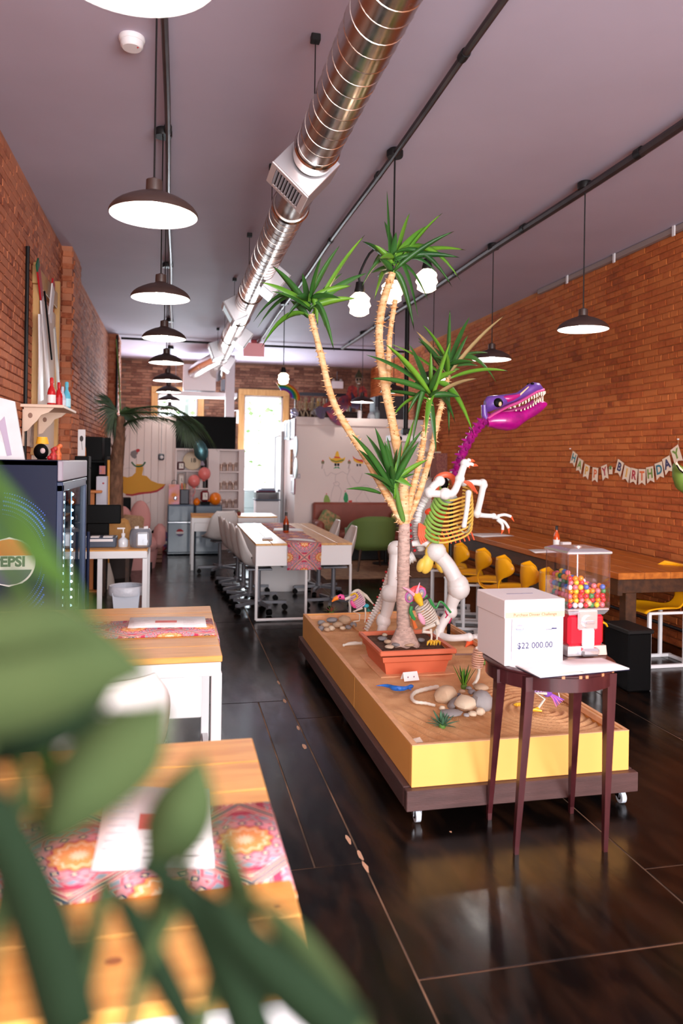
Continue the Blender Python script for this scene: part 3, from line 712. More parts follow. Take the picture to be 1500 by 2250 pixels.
# ---------------------------------------------------------------- long white table
e = E('long_table', 'long white table with pine top and a patterned runner down its middle', 'table', (1.24, 8.3, 0))
plank_top(e, -.475, .475, -1.14, 1.16, .75, .022, 6, pine_y, 'y')
for (x, y, sx, sy) in ((0, -1.12, .94, .02), (0, 1.14, .94, .02), (-.46, 0, .02, 2.2), (.46, 0, .02, 2.2)): G().box((x, y, .635), (sx, sy, .205), b=.003).mk('apron', whitem, e)
G().box((-.0, .75, .30), (.62, .55, .6), b=.004).mk('pedestal', white, e)
for y in (-1.13, 1.14):
    for x in (-.46, .02, .46): G().tube([(x, y, .54), (x, y, .02)], .014, 8).mk('leg', whitem, e, True)
    G().tube([(-.46, y, .02), (.46, y, .02)], .014, 8).mk('foot_rail', whitem, e, True)
rm4 = runnermat('kilim_runner_far2', (1.235, 7.148-.7535+.13), .33, 0)
solid(solo(drape(1.07, 1.40, 7.148, 9.46, .7535, .26, 'y'), 'table_runner', rm4, 'patterned runner hanging over the near end of the long white table', 'runner', group='patterned table runners'), .002)
def bottle(loc, label, scale=1, liquid=(120, 30, 14), lab=(30, 20, 18), cap=(24, 20, 20), name='sauce_bottle', cat='bottle', group=None, h=.2):
    e = E(name, label, cat, loc, 0, group); s = scale
    G().lathe([(0, 0), (.026*s, 0), (.028*s, .005*s), (.028*s, .09*s), (.022*s, .115*s), (.011*s, .14*s), (.011*s, .16*s)], n=16).mk('bottle_body', mat('liquid_%d_%d_%d' % liquid, liquid, .15, coat=.5), e, True)
    G().lathe([(.0285*s, .02*s), (.0287*s, .021*s), (.0287*s, .075*s), (.0285*s, .076*s)], n=16).mk('bottle_label', mat('label_%d_%d_%d' % lab, lab, .5), e, True)
    G().lathe([(.0125*s, .158*s), (.0125*s, .19*s), (.008*s, .195*s), (0, .195*s)], n=14).mk('cap', mat('cap_%d_%d_%d' % cap, cap, .4), e, True); return e
p = AZ(628, 1170, .757); bottle((p.x, p.y, .758), 'brown sauce bottle with a black cap on the long white table', 1.15, (160, 60, 20), (40, 24, 20))
menu([AZ(600, 1167, zt), AZ(668, 1168, zt), AZ(662, 1162, zt), AZ(602, 1161, zt)], 'cream menu lying behind the sauce bottle on the long white table', False)
menu([AZ(630, 1186, zt), AZ(694, 1191, zt), AZ(684, 1186, zt), AZ(640, 1183, zt)], 'folded paper lying near the runner end of the long white table', False)
menu([AZ(575, 1186, zt), AZ(600, 1186, zt), AZ(596, 1181, zt), AZ(577, 1181, zt)], 'pale sheet at the left edge of the long white table', False)

kn = mat('pine_knot', (150, 88, 42), .5)
for (px, py, r) in ((250, 2112, .009), (520, 2060, .005), (300, 1650, .005), (610, 1990, .004)):
    q = AZ(px, py, .7502); o = G().ext([(q.x+r*1.5*cos(k*.524), q.y+r*sin(k*.524), .7501) for k in range(12)], (0, 0, .0004)).mk('knot', kn, bpy.data.objects['dining_table']); o.matrix_parent_inverse = Matrix.Translation(-Vector(bpy.data.objects['dining_table'].location))
# ---------------------------------------------------------------- yellow sand crate on casters
BX0, BX1, BY0, BY1 = 1.012, 2.055, 3.075, 5.875
yel = mat('yellow_paint', (244, 178, 94), .42, var=.04, scale=3)
brn = mat('brown_stained_board', (78, 52, 50), .5, var=.2, scale=5, stretch=(1, 1, 8), bump=.1)
rawply = mat('raw_plywood_edge', (222, 168, 124), .7, var=.1, scale=20)
e = E('sand_crate', 'long yellow sand filled crate on a brown frame with casters', 'planter box', ((BX0+BX1)/2, (BY0+BY1)/2, 0))
hx, hy = (BX1-BX0)/2, (BY1-BY0)/2; t = .018
for (nm, x, y, sx, sy) in (('side_panel', 0, -hy+t/2, 2*hx, t), ('side_panel', 0, hy-t/2, 2*hx, t)): G().box((x, y, .242), (sx, sy, .18), b=.002).mk(nm, yel, e)
for sx in (-1, 1):
    for (a, b) in ((-hy+t, -.35), (-.345, hy-t)): G().box((sx*(hx-t/2), (a+b)/2, .242), (t, b-a, .18), b=.002).mk('side_panel', yel, e)
g = G()
for (x, y, sx, sy) in ((0, -hy+t/2, 2*hx, t), (0, hy-t/2, 2*hx, t), (-hx+t/2, 0, t, 2*hy-2*t), (hx-t/2, 0, t, 2*hy-2*t)): g.box((x, y, .3335), (sx*.999, sy*.999, .003))
g.mk('raw_rim', rawply, e)
for sx in (-1, 1): G().box((sx*(hx-t-.008), 0, .315), (.014, 2*hy-2*t-.01, .03), b=.002).mk('inner_batten', rawply, e)
G().box((0, hy-t-.008, .30), (2*hx-2*t-.04, .014, .05), b=.002).mk('inner_batten', rawply, e)
f = .03
for (nm, x, y, sx, sy) in (('frame_board', 0, -hy-f+.02, 2*hx+2*f, .04), ('frame_board', 0, hy+f-.02, 2*hx+2*f, .04), ('frame_board', -hx-f+.02, 0, .04, 2*hy-.04), ('frame_board', hx+f-.02, 0, .04, 2*hy-.04)):
    G().box((x, y, .107), (sx, sy, .088), b=.003).mk(nm, brn, e)
G().box((0, 0, .145), (2*hx-.02, 2*hy-.02, .012)).mk('deck', rawply, e)
for (x, y) in ((-hx+.03, -hy+.01), (hx-.03, -hy+.01), (-hx+.03, hy-.05), (hx-.03, hy-.05), (-hx+.03, 0), (hx-.03, 0)):
    c = G(); c.tube([(x-.011, y, .0285), (x+.011, y, .0285)], .028, 20); o = c.mk('caster', mat('caster_rubber', (196, 204, 214), .3), e, True)
    G().tube([(x-.013, y, .0285), (x+.013, y, .0285)], .013, 14).mk('hub', blackm, o, True); G().box((x, y+.012, .058), (.04, .05, .006)).box((x-.017, y+.006, .043), (.003, .03, .03)).box((x+.017, y+.006, .043), (.003, .03, .03)).mk('fork', chrome, o)
def sandmat():
    m = bpy.data.materials.new('raked_sand'); m.use_nodes = True; N = m.node_tree.nodes; L = m.node_tree.links; b = N['Principled BSDF']; b.inputs['Roughness'].default_value = .95
    g_ = N.new('ShaderNodeNewGeometry'); n = N.new('ShaderNodeTexNoise'); n.inputs['Scale'].default_value = 5; n.inputs['Detail'].default_value = 10; L.new(g_.outputs['Position'], n.inputs[0])
    r = N.new('ShaderNodeValToRGB'); L.new(n.outputs[0], r.inputs[0]); e = r.color_ramp.elements; e[0].position = .3; e[0].color = lin((200, 142, 92)); e[1].position = .75; e[1].color = lin((236, 188, 140)); L.new(r.outputs[0], b.inputs['Base Color'])
    n2 = N.new('ShaderNodeTexNoise'); n2.inputs['Scale'].default_value = 140; n2.inputs['Detail'].default_value = 4; L.new(g_.outputs['Position'], n2.inputs[0])
    bp = N.new('ShaderNodeBump'); bp.inputs['Strength'].default_value = .7; bp.inputs['Distance'].default_value = .006; L.new(n2.outputs[0], bp.inputs['Height']); L.new(bp.outputs[0], b.inputs['Normal']); return m
from mathutils import noise
def sandz(x, y):   # world coords
    z = .285+.010*noise.noise((x*3, y*3, 1))+.005*noise.noise((x*11, y*11, 4))
    q = AZc; d = sqrt((x-q[0])**2+((y-q[1])*1.0)**2)
    if y < 4.0:
        if d < .48: z += .006*sin(d*150)*min(1, (.48-d)*8)
        elif x < 1.62: z += .008*sin((x*1.4+y*.5)*70)*min(1, max(0, (3.75-y)*4))
    dl = min(abs(x-BX0), 1)
    z += .02*max(0, 1-dl/.16)*(.4+.6*noise.noise((0, y*5, 2)))
    return z
AZc = AZ(1198, 1560, .29)
g = G(); x0, x1, y0, y1 = BX0+t+.002, BX1-t-.002, BY0+t+.002, BY1-t-.002; NX, NY = 150, 330
g.grid(lambda u, v: (lerp(x0, x1, u), lerp(y0, y1, v), sandz(lerp(x0, x1, u), lerp(y0, y1, v))), NX, NY)
o = g.mk('sand', sandmat(), smooth=True); o.parent = e; o.matrix_parent_inverse = Matrix.Translation(-Vector(e.location)); o['kind'] = 'stuff'
# ---------------------------------------------------------------- terracotta planter
ter = mat('terracotta_plastic', (214, 112, 78), .5, var=.05, scale=4)
pcx, pcy = 1.425, 4.49
e = E('terracotta_planter', 'square terracotta planter holding the yucca on the sand', 'planter', (pcx, pcy, .285))
def frus(g, w0, d0, w1, d1, z0, z1, open_top=False):
    v = [(-w0/2, -d0/2, z0), (w0/2, -d0/2, z0), (w0/2, d0/2, z0), (-w0/2, d0/2, z0), (-w1/2, -d1/2, z1), (w1/2, -d1/2, z1), (w1/2, d1/2, z1), (-w1/2, d1/2, z1)]
    g.add(v, [(3, 2, 1, 0), (0, 1, 5, 4), (1, 2, 6, 5), (2, 3, 7, 6), (3, 0, 4, 7)]+([] if open_top else [(4, 5, 6, 7)])); return g
g = G(); frus(g, .365, .42, .41, .47, .0, .10); g.mk('pot_body', ter, e)
g = G(); frus(g, .425, .485, .435, .495, .085, .115); frus(g, .41, .47, .425, .485, .078, .085); g.mk('pot_band', ter, e)
g = G(); ow, od, iw, idp = .475, .535, .435, .495
for (x, y, sx, sy) in ((0, -od/2+.012, ow, .024), (0, od/2-.012, ow, .024), (-ow/2+.012, 0, .024, od-.048), (ow/2-.012, 0, .024, od-.048)): g.box((x, y, .14), (sx, sy, .03), b=.006)
g.mk('pot_rim', ter, e)
G().box((0, -.0, -.0), (.46, .52, .012), b=.003).mk('base_board', rawply, e)
soil = mat('potting_soil', (88, 60, 44), .95, var=.4, scale=30, bump=.8, bscale=60)
g = G(); g.grid(lambda u, v: ((u-.5)*.43, (v-.5)*.49, .128+.014*noise.noise((u*9, v*9, 0))+.03*max(0, 1-4*((u-.45)**2+(v-.5)**2)**.5)), 30, 30); g.mk('soil', soil, e, True)
# ---------------------------------------------------------------- yucca
bark = mat('yucca_trunk_bark', (196, 168, 156), .9, var=.28, scale=26, stretch=(1, 1, 2.5), bump=.9, bscale=22)
cane = mat('yucca_cane_cream', (242, 212, 166), .7, col2=(216, 150, 84), scale=9, bump=.9, bscale=16, stretch=(1, 1, 5))
YT = 4.47
root = AY(888, 1400, YT); root.z = .41
yc = E('yucca', 'tall yucca with cream canes and spiky green crowns in the terracotta planter', 'plant', root)
def rel(p): return Vector(p)-root
def stem(pts, rs, m, nm='cane', thorns=0):
    P = smoothpts([rel(p) for p in pts], 5); n = len(P)
    R = [lerp(rs[0], rs[1], i/(n-1))*(1+rnd.uniform(-.07, .07)) for i in range(n)]
    g = G().tube(P, R, 12)
    for k in range(thorns):
        i = rnd.randrange(1, n-1); q = P[i].lerp(P[min(i+1, n-1)], rnd.random()); d = (P[min(i+1, n-1)]-P[i-1]).normalized(); u, v = basis(d); a = rnd.uniform(0, 2*pi)
        out = (u*cos(a)+v*sin(a)); r = R[i]; s = rnd.uniform(.008, .024)
        up = d*rnd.uniform(-.006, .012); sd = out.cross(d)*.006
        g.add([q+out*r*.9-sd, q+out*r*.9+sd, q+out*r*.9+d*.008, q+out*(r+s)+up], [(0, 1, 3), (1, 2, 3), (2, 0, 3)])
    return g.mk(nm, m, yc, True)
stem([root+Vector((0, 0, -.02)), AY(885, 1330, YT), AY(886, 1240, YT), AY(888, 1150, YT)], (.043, .036), bark, 'trunk', 30)
g = G(); g.tube([(0, 0, .0), (0, 0, .05), (0, 0, .12)], [.10, .075, .044], 14); g.mk('root_flare', bark, yc, True)
C1 = AY(682, 690, 4.35); C2 = AY(862, 600, 4.5); C2b = AY(868, 660, 4.6); C3 = AY(944, 875, 4.4); C4 = AY(984, 830, 4.6); C5 = AY(862, 1040, 4.35)
J = AY(888, 1155, YT)
stem([J, AY(860, 1105, 4.45), AY(800, 1000, 4.42), AY(735, 890, 4.4), AY(705, 780, 4.38), C1], (.026, .017), cane, thorns=150)
stem([J, AY(885, 1060, 4.48), AY(866, 950, 4.5), AY(846, 850, 4.5), AY(833, 760, 4.5), AY(838, 680, 4.5), C2], (.033, .022), cane, thorns=170)
stem([AY(850, 870, 4.5), AY(853, 800, 4.55), AY(857, 730, 4.58), C2b], (.02, .015), cane, thorns=70)
stem([J, AY(905, 1080, 4.5), AY(925, 1000, 4.48), AY(935, 930, 4.42), C3], (.023, .014), cane, thorns=110)
stem([J+Vector((.01, .02, 0)), AY(918, 1090, 4.55), AY(945, 1000, 4.6), AY(962, 920, 4.6), AY(975, 870, 4.6), C4], (.023, .014), cane, thorns=110)
stem([J, AY(874, 1100, 4.4), C5], (.02, .014), mat('green_stem', (96, 140, 60), .5), 'green_shoot')
dry = [0]
def leaf(c, tip, w_=.022, m=None, droop=.0, nm='leaf', d_=None):
    c = rel(c); tip = rel(tip); L_ = (tip-c).length; n = 9
    side = (tip-c).cross(Vector((0, 1, .3))).normalized(); ca = rnd.uniform(-.9, .9); side = (side*cos(ca)+Vector((0, 1, 0))*sin(ca)).normalized()
    nrm = (tip-c).cross(side).normalized(); nrm = -nrm if nrm.z < 0 else nrm
    g = G(); vs = []
    arch = Vector((0, 0, 1))*L_*(.10+droop)
    for i in range(n+1):
        t_ = i/n; p = c.lerp(tip, t_)+arch*(4*t_*(1-t_))*.6; ww = w_*(.45+1.4*t_)*(1-t_)**.55 if t_ > .0 else w_*.45
        ww = w_*min(1, .45+2.2*t_)*(1-t_**3)
        vs += [p-side*ww, p-nrm*ww*.35, p+side*ww]
    fs = []
    for i in range(n): a = 3*i; fs += [(a, a+1, a+4, a+3), (a+1, a+2, a+5, a+4)]
    g.add(vs, fs); o = g.mk(nm, m or (leafm if rnd.random() < .72 else leafm2), yc, True); solid(o, .0012); return o
def crown(c, tips, w_=.022, base=(0, 0, 0), extra=6, dy=.28, stemlen=.10):
    for k, t_ in enumerate(tips):
        dr = .30 if t_[1] > (proj(c)[1]) else 0
        Y = c.y+rnd.uniform(-dy, dy)
        off = Vector((rnd.uniform(-.012, .012), rnd.uniform(-.02, .02), rnd.uniform(-.02, stemlen)))
        leaf(c+off, AY(t_[0], t_[1], Y), w_*rnd.uniform(.7, 1.05), leafm3 if len(t_) > 2 else None, dr)
    for k in range(extra):      # leaves pointing away from or towards us
        a = rnd.uniform(0, 2*pi); ln = rnd.uniform(.22, .38)
        leaf(c+Vector((0, 0, rnd.uniform(0, stemlen))), c+Vector((ln*.45*cos(a), ln*(.8 if sin(a) > 0 else -.75)*abs(sin(a))**.5, ln*rnd.uniform(.1, .75))), w_)
def proj(p):
    d = Vector(p)-O; f = d.x*sin(YAW)+d.y*cos(YAW); r_ = d.x*cos(YAW)-d.y*sin(YAW); u, v = r_/f, d.z/f; c, s = cos(ROLL), sin(ROLL); u, v = u*c+v*s, -u*s+v*c
    return PPX+u*FPX, PPY-v*FPX
crown(C1, [(556, 708), (566, 720), (574, 764), (574, 620), (598, 584), (746, 540), (802, 516), (752, 600), (806, 600), (782, 656), (734, 772), (714, 720), (698, 716), (706, 564), (638, 660), (664, 600), (628, 700), (596, 640), (772, 628)])
crown(C2, [(850, 420), (844, 486), (900, 468), (972, 468), (944, 494), (998, 508), (1024, 550), (1010, 566), (1012, 618), (994, 632), (926, 540), (918, 696), (910, 728), (834, 568), (810, 608), (792, 636), (822, 660), (898, 560), (870, 510), (960, 600), (940, 660)], stemlen=.14)
crown(C3, [(804, 780), (812, 832), (846, 756), (946, 772), (898, 756), (850, 936), (894, 912), (934, 960), (958, 996), (1042, 960), (1010, 872), (990, 748), (1050, 832, 1), (830, 862), (1000, 930), (905, 980)], w_=.021)
crown(C4, [(988, 680), (1032, 696), (928, 714), (1110, 692, 1), (1074, 776), (1118, 816), (1050, 804), (914, 728, 1), (1028, 736), (986, 960), (858, 756), (1090, 840)], w_=.02)
base5 = AY(868, 1110, 4.38)
for k, t_ in enumerate([(771, 953), (787, 987), (804, 955), (823, 938), (912, 915), (920, 971), (928, 945), (912, 1041), (829, 1001), (821, 1041), (850, 960), (882, 970), (940, 1010), (800, 1040), (906, 1070)]):
    s_ = base5.lerp(C5, rnd.uniform(.2, 1.1)); leaf(s_, AY(t_[0], t_[1], 4.35+rnd.uniform(-.2, .1)), .021, None, 0)
for k in range(6): leaf(base5.lerp(C5, rnd.random()), AY(rnd.uniform(840, 890), rnd.uniform(960, 1030), 4.2+rnd.uniform(-.1, .3)), .02)
leaf(AY(836, 1084, 4.3), AY(759, 1075, 4.2), .012, leafm)
# ---------------------------------------------------------------- stones and small things on the sand
stonems = [mat('stone_tan', (196, 168, 140), .8, var=.12, scale=9, bump=.2), mat('stone_grey', (140, 136, 138), .75, var=.12, scale=9, bump=.2), mat('stone_blue', (112, 112, 128), .7, var=.1), mat('stone_cream', (214, 196, 172), .8, var=.1, scale=9), mat('stone_slate', (158, 156, 158), .7, var=.08)]
def stone(px, py, wpx, hpx, mi, label, group=None, rot=0, dep=1.0, z=.30, name='stone'):
    p = AZ(px, py+hpx*.25, z); f = p.x*sin(YAW)+p.y*cos(YAW); s = f/FPX
    r = (wpx*s/2, wpx*s/2*dep, hpx*s/2*.95); rr = random.Random(px*7+py)
    g = G(); g.ball((0, 0, 0), r, 10, 7, j=.10, rr=rr); p.z = z+r[2]*.5
    o = g.mk(name, stonems[mi], smooth=True); o.location = p; o.rotation_euler = (rr.uniform(-.15, .15), rot, rr.uniform(-.5, .5)); tag(o, label, 'stone', group); o['px'] = px; STN.append(o); return o
STN = []
GS = 'stones of the front rock pile'
stone(978, 1526, 50, 44, 0, 'tall tan slab stone at the left of the front rock pile', GS, -.3)
stone(1023, 1544, 52, 36, 3, 'large rounded cream stone in the middle of the front rock pile', GS)
stone(1058, 1540, 50, 50, 4, 'big flat grey stone behind the table leg in the rock pile', GS)
stone(990, 1566, 52, 12, 4, 'flat pale slate stone lying at the front of the rock pile', GS)
stone(1056, 1510, 34, 16, 0, 'tan stone at the back of the front rock pile', GS)
stone(996, 1545, 34, 14, 1, 'thin grey stone leaning between the tan slab and the cream stone', GS, -.7)
stone(1007, 1529, 17, 12, 2, 'small bluish pebble under the grass tuft', GS)
stone(971, 1556, 15, 12, 3, 'small white pebble at the left end of the pile', GS)
stone(1055, 1563, 22, 18, 3, 'cream stone at the right front of the pile', GS)
for i, (px, py, w_, h, m) in enumerate([(1036, 1520, 18, 12, 1), (1046, 1524, 14, 10, 1), (1014, 1519, 16, 9, 0), (1038, 1568, 20, 12, 3), (1024, 1571, 14, 8, 4), (1043, 1556, 12, 10, 0), (1030, 1512, 14, 9, 1)]):
    stone(px, py, w_, h, m, 'small pebble tucked among the big stones of the front rock pile', GS)
GB = 'stones of the back rock pile'
stone(729, 1362, 26, 12, 1, 'long grey stone on top of the back rock pile', GB, z=.33)
stone(757, 1362, 28, 20, 0, 'pinkish tan stone at the right of the back rock pile', GB)
for i, (px, py, w_, h, m) in enumerate([(706, 1368, 18, 12, 4), (715, 1374, 20, 14, 0), (742, 1372, 24, 14, 0), (765, 1378, 14, 10, 1), (728, 1380, 16, 12, 3), (705, 1380, 14, 12, 1), (718, 1383, 14, 10, 0), (752, 1380, 14, 9, 3), (776, 1372, 16, 12, 1)]):
    stone(px, py, w_, h, m, 'small stone in the heap at the far left corner of the sand', GB)
GP = 'stones on the planter soil'
for i, (px, py, w_, h, m) in enumerate([(840, 1403, 22, 9, 1), (852, 1410, 18, 10, 0), (895, 1407, 14, 13, 3), (908, 1411, 15, 12, 3), (898, 1417, 26, 8, 0), (870, 1416, 20, 8, 1), (845, 1395, 12, 8, 3), (870, 1405, 12, 8, 1), (925, 1406, 16, 9, 1), (880, 1400, 10, 8, 0), (855, 1421, 20, 7, 3)]):
    stone(px, py, w_, h, m, 'small stone on the dark soil of the terracotta planter', GP, z=.425)
CN = {0: 'tan', 1: 'dark grey', 2: 'bluish', 3: 'cream', 4: 'light grey'}
for grp, gl_ in ((GS, 'front rock pile'), (GB, 'back rock pile'), (GP, 'planter soil')):
    L_ = sorted([o for o in STN if o.get('group') == grp and o['label'].startswith('small ') and ('pebble tucked' in o['label'] or 'stone in the heap' in o['label'] or 'stone on the dark' in o['label'])], key=lambda o: o['px'])
    for i, o in enumerate(L_):
        c_ = [CN[k] for k in CN if o.data.materials[0] == stonems[k]][0]
        o['label'] = 'small %s stone, %s small one from the left on the %s' % (c_, ['first', 'second', 'third', 'fourth', 'fifth', 'sixth', 'seventh', 'eighth', 'ninth', 'tenth', 'eleventh'][i], gl_)
for o in STN: del o['px']
def tuft(px, py, z, label, n, h, w_, spread, m, name='grass_tuft', cat='plant', up=True, cols=None):
    p = AZ(px, py, z); e = E(name, label, cat, p); q = G()
    for k in range(n):
        a = 2*pi*k*.618; r0 = rnd.uniform(0, .012); tilt = spread*(k/n)**.6; L_ = h*rnd.uniform(.75, 1.1)
        d = Vector((cos(a)*sin(tilt), sin(a)*sin(tilt), cos(tilt))); sd = Vector((-sin(a), cos(a), 0)); g = G(); vs = []
        for i in range(6):
            t_ = i/5; c = Vector((cos(a)*r0, sin(a)*r0, 0))+d*L_*t_-Vector((0, 0, 1))*L_*.12*t_*t_; ww = w_*(1-t_**2)*(.6+.8*t_)
            vs += [c-sd*ww, c+sd*ww]
        g.add(vs, [(2*i, 2*i+1, 2*i+3, 2*i+2) for i in range(5)]); o = g.mk('leaf', m if k % 3 else (cols or m), e, True); solid(o, .001)
    G().lathe([(.016, -.012), (.02, .0), (.01, .02), (0, .022)], n=8).mk('crown_base', mat('green_stem', (96, 140, 60), .5), e, True)
    return e
tuft(1019, 1508, .30, 'bright green upright grass tuft among the front stones', 22, .13, .006, .5, leafm2, cols=leafm)
tuft(971, 1594, .288, 'small dark green agave rosette near the front edge of the sand', 26, .085, .008, 1.35, mat('agave_green', (70, 112, 84), .5), 'agave_rosette')
tuft(728, 1345, .335, 'small reddish green succulent on the back rock pile', 20, .07, .007, 1.3, mat('succulent_green', (92, 110, 56), .6), 'succulent', cols=mat('succulent_red', (156, 60, 60), .6))
tuft(1066, 1455, .30, 'green seedling behind the pale skeleton neck near the round table', 9, .07, .009, 1.0, leafm2, 'seedling')
# blue lizard toy, folded card, paper scrap, bone
bl = mat('blue_plastic', (24, 104, 196), .2, coat=.6)
e = E('toy_lizard', 'shiny blue plastic lizard toy lying on the sand', 'toy', AZ(875, 1508, .305))
P = [AZ(x, y, .30)-AZ(875, 1508, .30) for (x, y) in ((826, 1507), (840, 1506), (856, 1508), (866, 1512), (885, 1513), (900, 1509), (908, 1507))]
G().tube(smoothpts(P, 3), [.001, .0025, .004, .006, .008, .01, .011, .0125, .014, .015, .015, .014, .013, .011, .01, .0125, .012, .009, .003][:19], 8).mk('body', bl, e, True)
for (x, y, dx) in ((868, 1512, -.02), (868, 1512, .022), (894, 1511, -.02), (894, 1511, .022)):
    q = AZ(x, y, .3)-AZ(875, 1508, .3); G().tube([q, q+Vector((.004, dx, .002)), q+Vector((.014, dx*1.5, -.004))], [.005, .004, .003], 6).mk('leg', bl, e, True)
q = AZ(901, 1497, .29); e = E('folded_card', 'small white folded card standing beside the blue lizard', 'card', (q.x, q.y, .298), .15)
g = G(); g.ext([(-.048, -.02, 0), (.048, -.02, 0), (.045, .004, .045), (-.045, .004, .045)], (0, .001, .0006)); g.ext([(-.048, .03, 0), (.048, .03, 0), (.045, .005, .045), (-.045, .005, .045)], (0, .001, .0006)); g.mk('card_stock', paper, e)
for x in (-.02, .018): G().ball((x, -.0115, .02), (.004, .002, .005), 8, 5).mk('printed_dot', mat('card_print', (150, 110, 130), .6), e)
q = AZ(912, 1630, .30); solo(G().ext([(-.03, -.015, 0), (.03, -.02, .004), (.028, .02, .012), (-.02, .018, .004)], (0, 0, .001)), 'paper_scrap', mat('tan_paper', (226, 206, 188), .8), 'crumpled paper scrap in the front left corner of the crate', 'paper', (q.x, q.y, .30), smooth=False)
q = AZ(774, 1418, .295); g = G(); g.tube([(-.06, -.006, 0), (-.03, .0, .006), (.02, .004, .008), (.06, .01, .004)], [.006, .011, .013, .008], 8); g.ball((-.062, -.006, 0), .01, 8, 5); g.ball((.062, .012, .004), .012, 8, 5)
solo(g, 'bone', bone, 'loose bone lying on the sand left of the planter', 'bone', (q.x, q.y, .30))
q = AZ(1022, 1437, .3); g = G(); g.tube([(-.07, 0, 0), (.08, -.02, 0)], .006, 6); solo(g, 'driftwood_stick', mat('stick', (130, 100, 90), .8), 'thin dark stick on the sand right of the planter', 'stick', (q.x, q.y, .30))
# ---------------------------------------------------------------- large painted dinosaur skeleton
YD = 4.98
dbase = AZ(985, 1400, .29)
dn = E('dinosaur_skeleton', 'tall painted dinosaur skeleton with a magenta head, standing behind the yucca on a black pole', 'skeleton', (dbase.x, dbase.y, .285))
D0 = Vector(dn.location)
def DP(px, py, dy=0): return AY(px, py, YD+dy)-D0
purp = mat('magenta_bone', (170, 10, 124), .35, col2=(110, 12, 96), scale=16, coat=.4)
viol = mat('violet_bone', (118, 74, 168), .4, col2=(84, 54, 138), scale=14, coat=.3)
pinkg = mat('pink_gum', (226, 92, 160), .4)
grn = mat('lime_rib', (150, 196, 92), .45); ylw = mat('yellow_rib', (238, 196, 92), .45); org = mat('coral_bone', (232, 102, 68), .45)
dy_ = mat('yellow_pelvis', (236, 200, 84), .45, var=.06); clawm = mat('orange_claw', (236, 98, 54), .4); tooth = mat('tooth_ivory', (244, 234, 214), .35)
dbone = mat('dino_white_bone', (232, 230, 228), .4, var=.05, scale=12, bump=.1, bscale=25)
G().tube([(0, 0, .0), DP(987, 1300, .03), DP(990, 1180, .0), DP(992, 1080, 0)], .013, 10).mk('support_pole', blackm, dn, True)
G().lathe([(.07, .0), (.07, .008), (.02, .014)], n=18).mk('pole_base', blackm, dn, True)
def bonem(pts, rs, m=dbone, nm='limb_bone', knob=1.35):
    P = smoothpts(pts, 4); n = len(P)-1; R = []
    for i in range(n+1):
        t_ = i/n; k = 1+(knob-1)*max(0, 1-min(t_, 1-t_)*7); R.append(lerp(rs[0], rs[1], t_)*k)
    g = G().tube(P, R, 14); g.ball(P[0], R[0]*1.02, 12, 8); g.ball(P[-1], R[-1]*1.02, 12, 8); return g.mk(nm, m, dn, True)
# tail
tp = smoothpts([DP(905, 1225, .12), DP(878, 1240, .14), DP(862, 1270, .16), DP(850, 1300, .18), DP(836, 1328, .2), DP(820, 1355, .22), DP(806, 1383, .24)], 5); n = len(tp)
for i in range(0, n, 1):
    r = lerp(.042, .014, i/n); d = (tp[min(i+1, n-1)]-tp[max(0, i-1)]).normalized()
    R3 = d.to_track_quat('Z', 'Y').to_matrix(); g = G().lathe([(r*.7, -r*.5), (r, -r*.35), (r*.75, 0), (r, r*.35), (r*.7, r*.5)], tp[i], 10, R3); g.box(tp[i]+Vector((-r*1.1, 0, r*.5)), (r*.9, r*.5, r*.6), b=.003); g.mk('tail_vertebra', dbone, dn, True)
    if i % 3 == 0: G().ball(tp[i]+Vector((-r*1.7, 0, r*.7)), r*.3, 8, 5).mk('spine_tip', red, dn, True)
# spine between pelvis and shoulders
sp = smoothpts([DP(925, 1205, .1), DP(916, 1165, .1), DP(922, 1120, .1), DP(945, 1080, .08), DP(972, 1055, .05), DP(998, 1040, .02)], 4); n = len(sp)
for i in range(n):
    d = (sp[min(i+1, n-1)]-sp[max(0, i-1)]).normalized(); R3 = d.to_track_quat('Z', 'Y').to_matrix(); r = .03
    m = dbone if i > 4 else dbone
    G().lathe([(r*.7, -r*.6), (r, -r*.3), (r*.8, 0), (r, r*.3), (r*.7, r*.6)], sp[i], 10, R3).mk('vertebra', m, dn, True)
    o_ = d.cross(Vector((0, 1, 0))).normalized(); o_ = o_ if o_.x < 0 else -o_
    if i < 7: G().ball(sp[i]+o_*.05, .012, 8, 6).mk('spine_tip', red, dn, True)
# neck
npts = smoothpts([DP(1000, 1050, .0), DP(1008, 1018, -.01), DP(1022, 985, -.02), DP(1037, 958, -.03), DP(1052, 938, -.04), DP(1070, 920, -.05)], 2); n = len(npts)
for i in range(n):
    d = (npts[min(i+1, n-1)]-npts[max(0, i-1)]).normalized(); R3 = d.to_track_quat('Z', 'Y').to_matrix(); r = .036
    g = G().lathe([(r*.6, -r*1.0), (r*.95, -r*.7), (r*.7, -r*.1), (r*1.0, r*.6), (r*.6, r*1.0)], npts[i], 10, R3)
    o_ = d.cross(Vector((0, 1, 0))).normalized(); o_ = o_ if o_.x < 0 else -o_
    for sgn in (-1, 1): g.tube([npts[i]+Vector((0, sgn*.02, 0)), npts[i]+Vector((0, sgn*.05, 0))-d*.015], [.014, .005], 6)
    g.tube([npts[i]+o_*.02, npts[i]+o_*.055-d*.01], [.014, .004], 6); g.mk('neck_vertebra', purp, dn, True)
